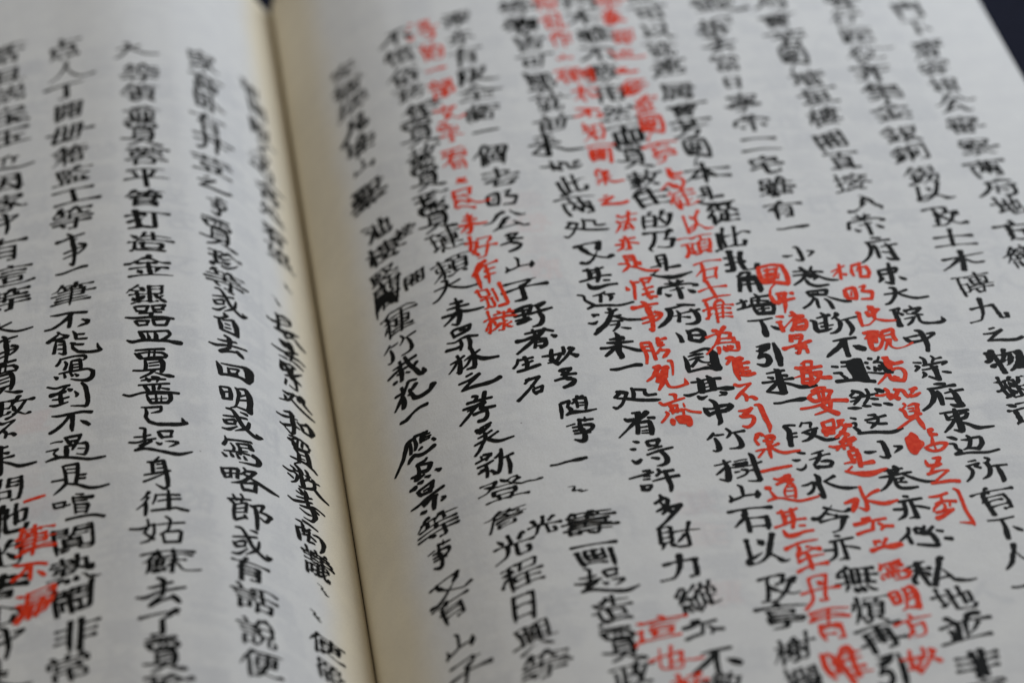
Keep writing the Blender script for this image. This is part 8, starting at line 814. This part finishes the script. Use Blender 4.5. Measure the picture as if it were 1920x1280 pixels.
    ('到',62.6,-49.2,[(-65,70,8,-33,71,12,14,85,11),(-16,75,12,-19,53,9),(-50,29,9,-18,42,10,35,35,14),(-20,37,9,-60,8,10,-70,-12,7),(-16,25,9,-18,3,11,-36,-16,10),(10,33,8,4,12,8),(-60,-19,13,14,-6,10),(-66,-51,21,-44,-43,16,13,-11,8),(46,106,9,60,93,12,61,43,12,60,-22,12,69,-83,13,70,-105,8),(18,-83,5,69,-94,13)]),
]
# ------------------------------------------------------------------ writing
STROKES = {}
for ch, rows in STROKE_DATA.items():      # each row: free start, free end, then x, y pairs in hundredths of the character
    STROKES[ch] = [(r[0], r[1], [(r[i]/100, r[i+1]/100) for i in range(2, len(r), 2)]) for r in rows]
STROKES['冫'] = [(1, 1, [(.30, .78), (.62, .70), (.50, .48)]), (1, 1, [(.50, .48), (.80, .22)])]   # the small ditto mark

# writing on the back of each leaf, showing faintly through the thin paper
SHOW_STEP = 0.4
def show_through(side, groups):
    nx = int(side.s[-1]/SHOW_STEP)+3; ny = int((TOP-BOTTOM)/SHOW_STEP)+3; grid = np.zeros((ny, nx))
    for xs, seed, rows, chance, strength in groups:
        r = random.Random(seed); chars = [c for c in STROKES if len(STROKES[c]) > 5]
        for cx in xs:
            y = rows[0]
            while y > rows[1]:
                y -= r.uniform(6.0, 7.2)
                if r.random() > chance: continue
                s0 = side.s_of_x(cx+r.gauss(0, .5)); ch = r.choice(chars); den = r.uniform(.35, 1)*strength
                for S in brush_strokes(STROKES[ch], r, 1.0, (.05, .15), 1.0):
                    for (x, yy, w), (x2, y2, w2) in zip(S, S[1:]):
                        for q in (0, .5):
                            gs = (s0+side.sgn*(.5-x-(x2-x)*q)*7.6)/SHOW_STEP; gy = (y+(yy+(y2-yy)*q-.39)*6.6-BOTTOM)/SHOW_STEP
                            i0, j0 = int(gs), int(gy)
                            if i0 < 3 or j0 < 3 or i0 > nx-4 or j0 > ny-4: continue
                            R_ = max(w*7.6/SHOW_STEP*.8, .5)+.5
                            jj, ii = np.mgrid[j0-2:j0+4, i0-2:i0+4]
                            f = den*np.exp(-((ii-gs)**2+(jj-gy)**2)/(R_*R_))
                            grid[j0-2:j0+4, i0-2:i0+4] = np.maximum(grid[j0-2:j0+4, i0-2:i0+4], f)
    return grid
left_shows = {'grey_show': show_through(LEFT, [((-42.5, -55, -68, -80.5), 5, (104, -75), .9, 1)]),
              'red_show': show_through(LEFT, [((-81,), 10, (0, -30), .7, 1)])}
right_shows = {'grey_show': show_through(RIGHT, [((-14, -3, 10, 24, 37, 49.5, 63, 76.5, 90), 6, (118, -75), .85, .8)]),
               'red_show': show_through(RIGHT, [((8.5,), 7, (46, 22), .9, 1), ((22,), 8, (-30, -62), .9, 1), ((30,), 9, (20, -10), .5, .8)])}
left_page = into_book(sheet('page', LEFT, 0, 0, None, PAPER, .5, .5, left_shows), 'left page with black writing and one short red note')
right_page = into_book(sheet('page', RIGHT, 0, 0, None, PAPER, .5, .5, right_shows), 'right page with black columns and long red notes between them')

EM = 8.2
rnd = random.Random(20)
def follow(strokes, fat):
    """brush strokes (in millimetres) from followed centre lines; used like the output of brush_strokes"""
    out = []
    for r in strokes:
        P = [(r[i]/25, r[i+1]/25) for i in range(0, len(r), 3)]; W = [r[i+2]/50 for i in range(0, len(r), 3)]
        L_ = [0]
        for a, b in zip(P, P[1:]): L_.append(L_[-1]+math.hypot(b[0]-a[0], b[1]-a[1]))
        n = max(6, min(24, int(L_[-1]/.28)+4)); C = _catmull(P, n); R = []; ph = rnd.uniform(0, 6)
        for i, (x, y) in enumerate(C):
            t_ = L_[-1]*i/n; q = 0
            while q < len(L_)-2 and t_ > L_[q+1]: q += 1
            u = (t_-L_[q])/(L_[q+1]-L_[q]+1e-9); u = u*u*(3-2*u)
            w = W[q]+(W[q+1]-W[q])*u
            R.append((x, y, (w*fat+.022)*(1+.05*math.sin(t_*3.1+ph)+rnd.gauss(0, .025))))
        def tip(i, j):
            x, y, w = R[i]; x2, y2, _ = R[j]; d = math.hypot(x-x2, y-y2)+1e-9; ux, uy = (x-x2)/d, (y-y2)/d
            return [(x+ux*w*.4, y+uy*w*.4, w*.82), (x+ux*w*.68, y+uy*w*.68, w*.42)]
        a, b = tip(0, 1), tip(-1, -2)
        out.append([a[1], a[0]]+R+b)
    return out
FOLLOWED = {}
for T_ in (TRACED_BLACK_LEFT, TRACED_BLACK_RIGHT, TRACED_RED_RIGHT):
    for ch, cx, cy, st in T_:
        if (len(st) > 2 or ch in '一') and not -43 < cx < -14: FOLLOWED.setdefault(ch, []).append((0, 0, st))
def char_mesh(name, side, ch, cx, cy, w, h, rnd, heavy, lift, slant, free):
    """brush strokes laid on the page; returns a mesh around its own origin"""
    s0 = side.s_of_x(cx); org = Vector(side.at(s0, cy)); V = []; F = []
    if ch in FOLLOWED:                                     # the same hand wrote it elsewhere: repeat that shape a little changed
        fw, fh, st = rnd.choice(FOLLOWED[ch]); kx = w/EM*1.03*rnd.uniform(.92, 1.06); ky = min(1.15, kx*h/6.6)*rnd.uniform(.95, 1.05)
        lean = rnd.uniform(-.05, .05); tilt = rnd.uniform(-.04, .04)
        S_ = [[((x*kx+y*lean)/w+.5, (y*ky+x*tilt)/h+.39, q*.96) for x, y, q in R] for R in follow(st, 1.05+.15*heavy)]
        cells = [([(x*w, y*h, q) for x, y, q in R]) for R in S_]
        pairs = [[[(a/w, b/h) for a, b in side_] for side_ in ribbon(R)] for R in cells]
    else: pairs = [ribbon(S) for S in brush_strokes(STROKES[ch], rnd, heavy, slant, free)]
    for k, (A, B) in enumerate(pairs):
        b0 = len(V); lf = lift+k*.0012
        for (x, y), (x2, y2) in zip(A, B):
            for px, py in ((x, y), (x2, y2)):
                V.append(Vector(side.at(s0+side.sgn*(px-.5)*w, cy+(py-.39)*h, lf))-org)
        for i in range(len(A)-1):
            a = b0+2*i; F.append((a, a+1, a+3, a+2))
    me = mesh(name, V, F); return me, org
def place(name, me, org, page, mat):
    o = link(name, me, mat); o.location = org
    o.parent = page; o.matrix_parent_inverse = page.matrix_world.inverted(); return o
def join_stuff(name, items, page, mat):
    V = []; F = []
    for me, org in items:
        b = len(V); V += [v.co+org for v in me.vertices]; F += [tuple(b+i for i in p.vertices) for p in me.polygons]
        bpy.data.meshes.remove(me)
    o = place(name, mesh(name, V, F), Vector((0, 0, 0)), page, mat); o['kind'] = 'stuff'
bpy.context.view_layer.update()

def write(data, side, page, name, mat, lift, em, limit, heavy, slant, free):
    items = []
    for c, x, y, h, sc in data:
        me, org = char_mesh(name, side, c, x, y, em*sc*rnd.uniform(.92, 1.08), h*1.01, rnd, (heavy if sc > .75 else heavy*1.15)*rnd.choice((.97, 1, 1.04, 1.1)), lift, slant, free)
        items.append((y, me, org))
    items.sort(key=lambda t: t[0])
    for y, me, org in items[:limit]: place(name, me, org, page, mat)
    if items[limit:]: join_stuff('distant_writing', [(m, o) for _, m, o in items[limit:]], page, mat)
write(TEXT_BLACK_LEFT, LEFT, left_page, 'black_character', BLACK, .030, EM*1.04, 102-len(TRACED_BLACK_LEFT), 1.16, (.04, .10), .5)
write(TEXT_BLACK_RIGHT, RIGHT, right_page, 'black_character', BLACK, .030, EM, 196-len(TRACED_BLACK_RIGHT), 1.12, (.11, .22), 1.0)
write(TEXT_RED_LEFT, LEFT, left_page, 'red_character', RED, .060, EM*.85, 300, 1.05, (.10, .24), 1.5)
write(TEXT_RED_RIGHT, RIGHT, right_page, 'red_character', RED, .060, EM*.87, 300, 1.04, (.10, .24), 1.5)

def traced(data, side, page, name, mat, lift, fat):
    for ch, cx, cy, strokes in data:
        s0 = side.s_of_x(cx); org = Vector(side.at(s0, cy)); V = []; F = []
        steep = cx > -43 and side is LEFT                    # written on the slope beside the spine
        for k, R in enumerate(follow(strokes, fat*(.74 if steep else 1))):
            A, B = ribbon(R); b0 = len(V); lf = lift+k*.0012
            for pair in zip(A, B):
                for p in pair: V.append(Vector(side.at(side.s_of_x(cx+p[0]), cy+p[1], lf))-org)
            for i in range(len(A)-1): c = b0+2*i; F.append((c, c+1, c+3, c+2))
        place(name, mesh(name, V, F), org, page, mat)
traced(TRACED_BLACK_LEFT, LEFT, left_page, 'black_character', BLACK, .030, 1.2)
traced(TRACED_BLACK_RIGHT, RIGHT, right_page, 'black_character', BLACK, .030, 1.38)
traced(TRACED_RED_LEFT, LEFT, left_page, 'red_character', RED, .060, 1.30)
traced(TRACED_RED_RIGHT, RIGHT, right_page, 'red_character', RED, .060, 1.30)

def blot(side, page, name, mat, outline, lift):
    """a patch of ink painted over a wrong character"""
    P = [(side.s_of_x(outline[i]/100), outline[i+1]/100) for i in range(0, len(outline), 2)]
    n = len(P); cx = sum(p[0] for p in P)/n; cy = sum(p[1] for p in P)/n; Q = []
    for i in range(n):
        a, b, c, d = P[i-1], P[i], P[(i+1) % n], P[(i+2) % n]
        for t in (0, .25, .5, .75):
            Q.append(tuple(.5*(2*b[k]+(c[k]-a[k])*t+(2*a[k]-5*b[k]+4*c[k]-d[k])*t*t+(3*b[k]-a[k]-3*c[k]+d[k])*t**3)+rnd.gauss(0, .02) for k in (0, 1)))
    V = [Vector(side.at(cx, cy, lift))]+[Vector(side.at(x, y, lift)) for x, y in Q]; org = V[0].copy(); m = len(Q)
    place(name, mesh(name, [v-org for v in V], [(0, 1+i, 1+(i+1) % m) for i in range(m)]), org, page, mat)
blot(RIGHT, right_page, 'ink_blot', BLACK, [5529, -1242, 5619, -1209, 5698, -1178, 5810, -1196, 5821, -1294, 5817, -1451, 5821, -1625, 5818, -1783, 5676, -1773, 5530, -1749, 5542, -1627, 5506, -1466, 5515, -1345], 0.052)
blot(RIGHT, right_page, 'red_ink_blot', RED, [5997, -3242, 6070, -3186, 6138, -3109, 6223, -3204, 6229, -3302, 6284, -3366, 6269, -3454, 6179, -3548, 6074, -3659, 5997, -3595, 5975, -3483, 5982, -3354], 0.085)
blot(RIGHT, right_page, 'ink_blot', BLACK, [-2033, 2587, -1919, 2625, -1803, 2586, -1725, 2434, -1684, 2169, -1880, 2337, -2008, 2275, -2069, 2167, -2073, 2342], 0.052)
blot(RIGHT, right_page, 'red_ink_blot', RED, [2364, -2258, 2499, -2227, 2614, -2269, 2637, -2371, 2618, -2484, 2570, -2526, 2519, -2503, 2506, -2460, 2412, -2430, 2386, -2368], 0.085)
blot(RIGHT, right_page, 'red_ink_blot', RED, [2276, -2303, 2330, -2286, 2358, -2364, 2327, -2459, 2275, -2443, 2259, -2383], 0.085)
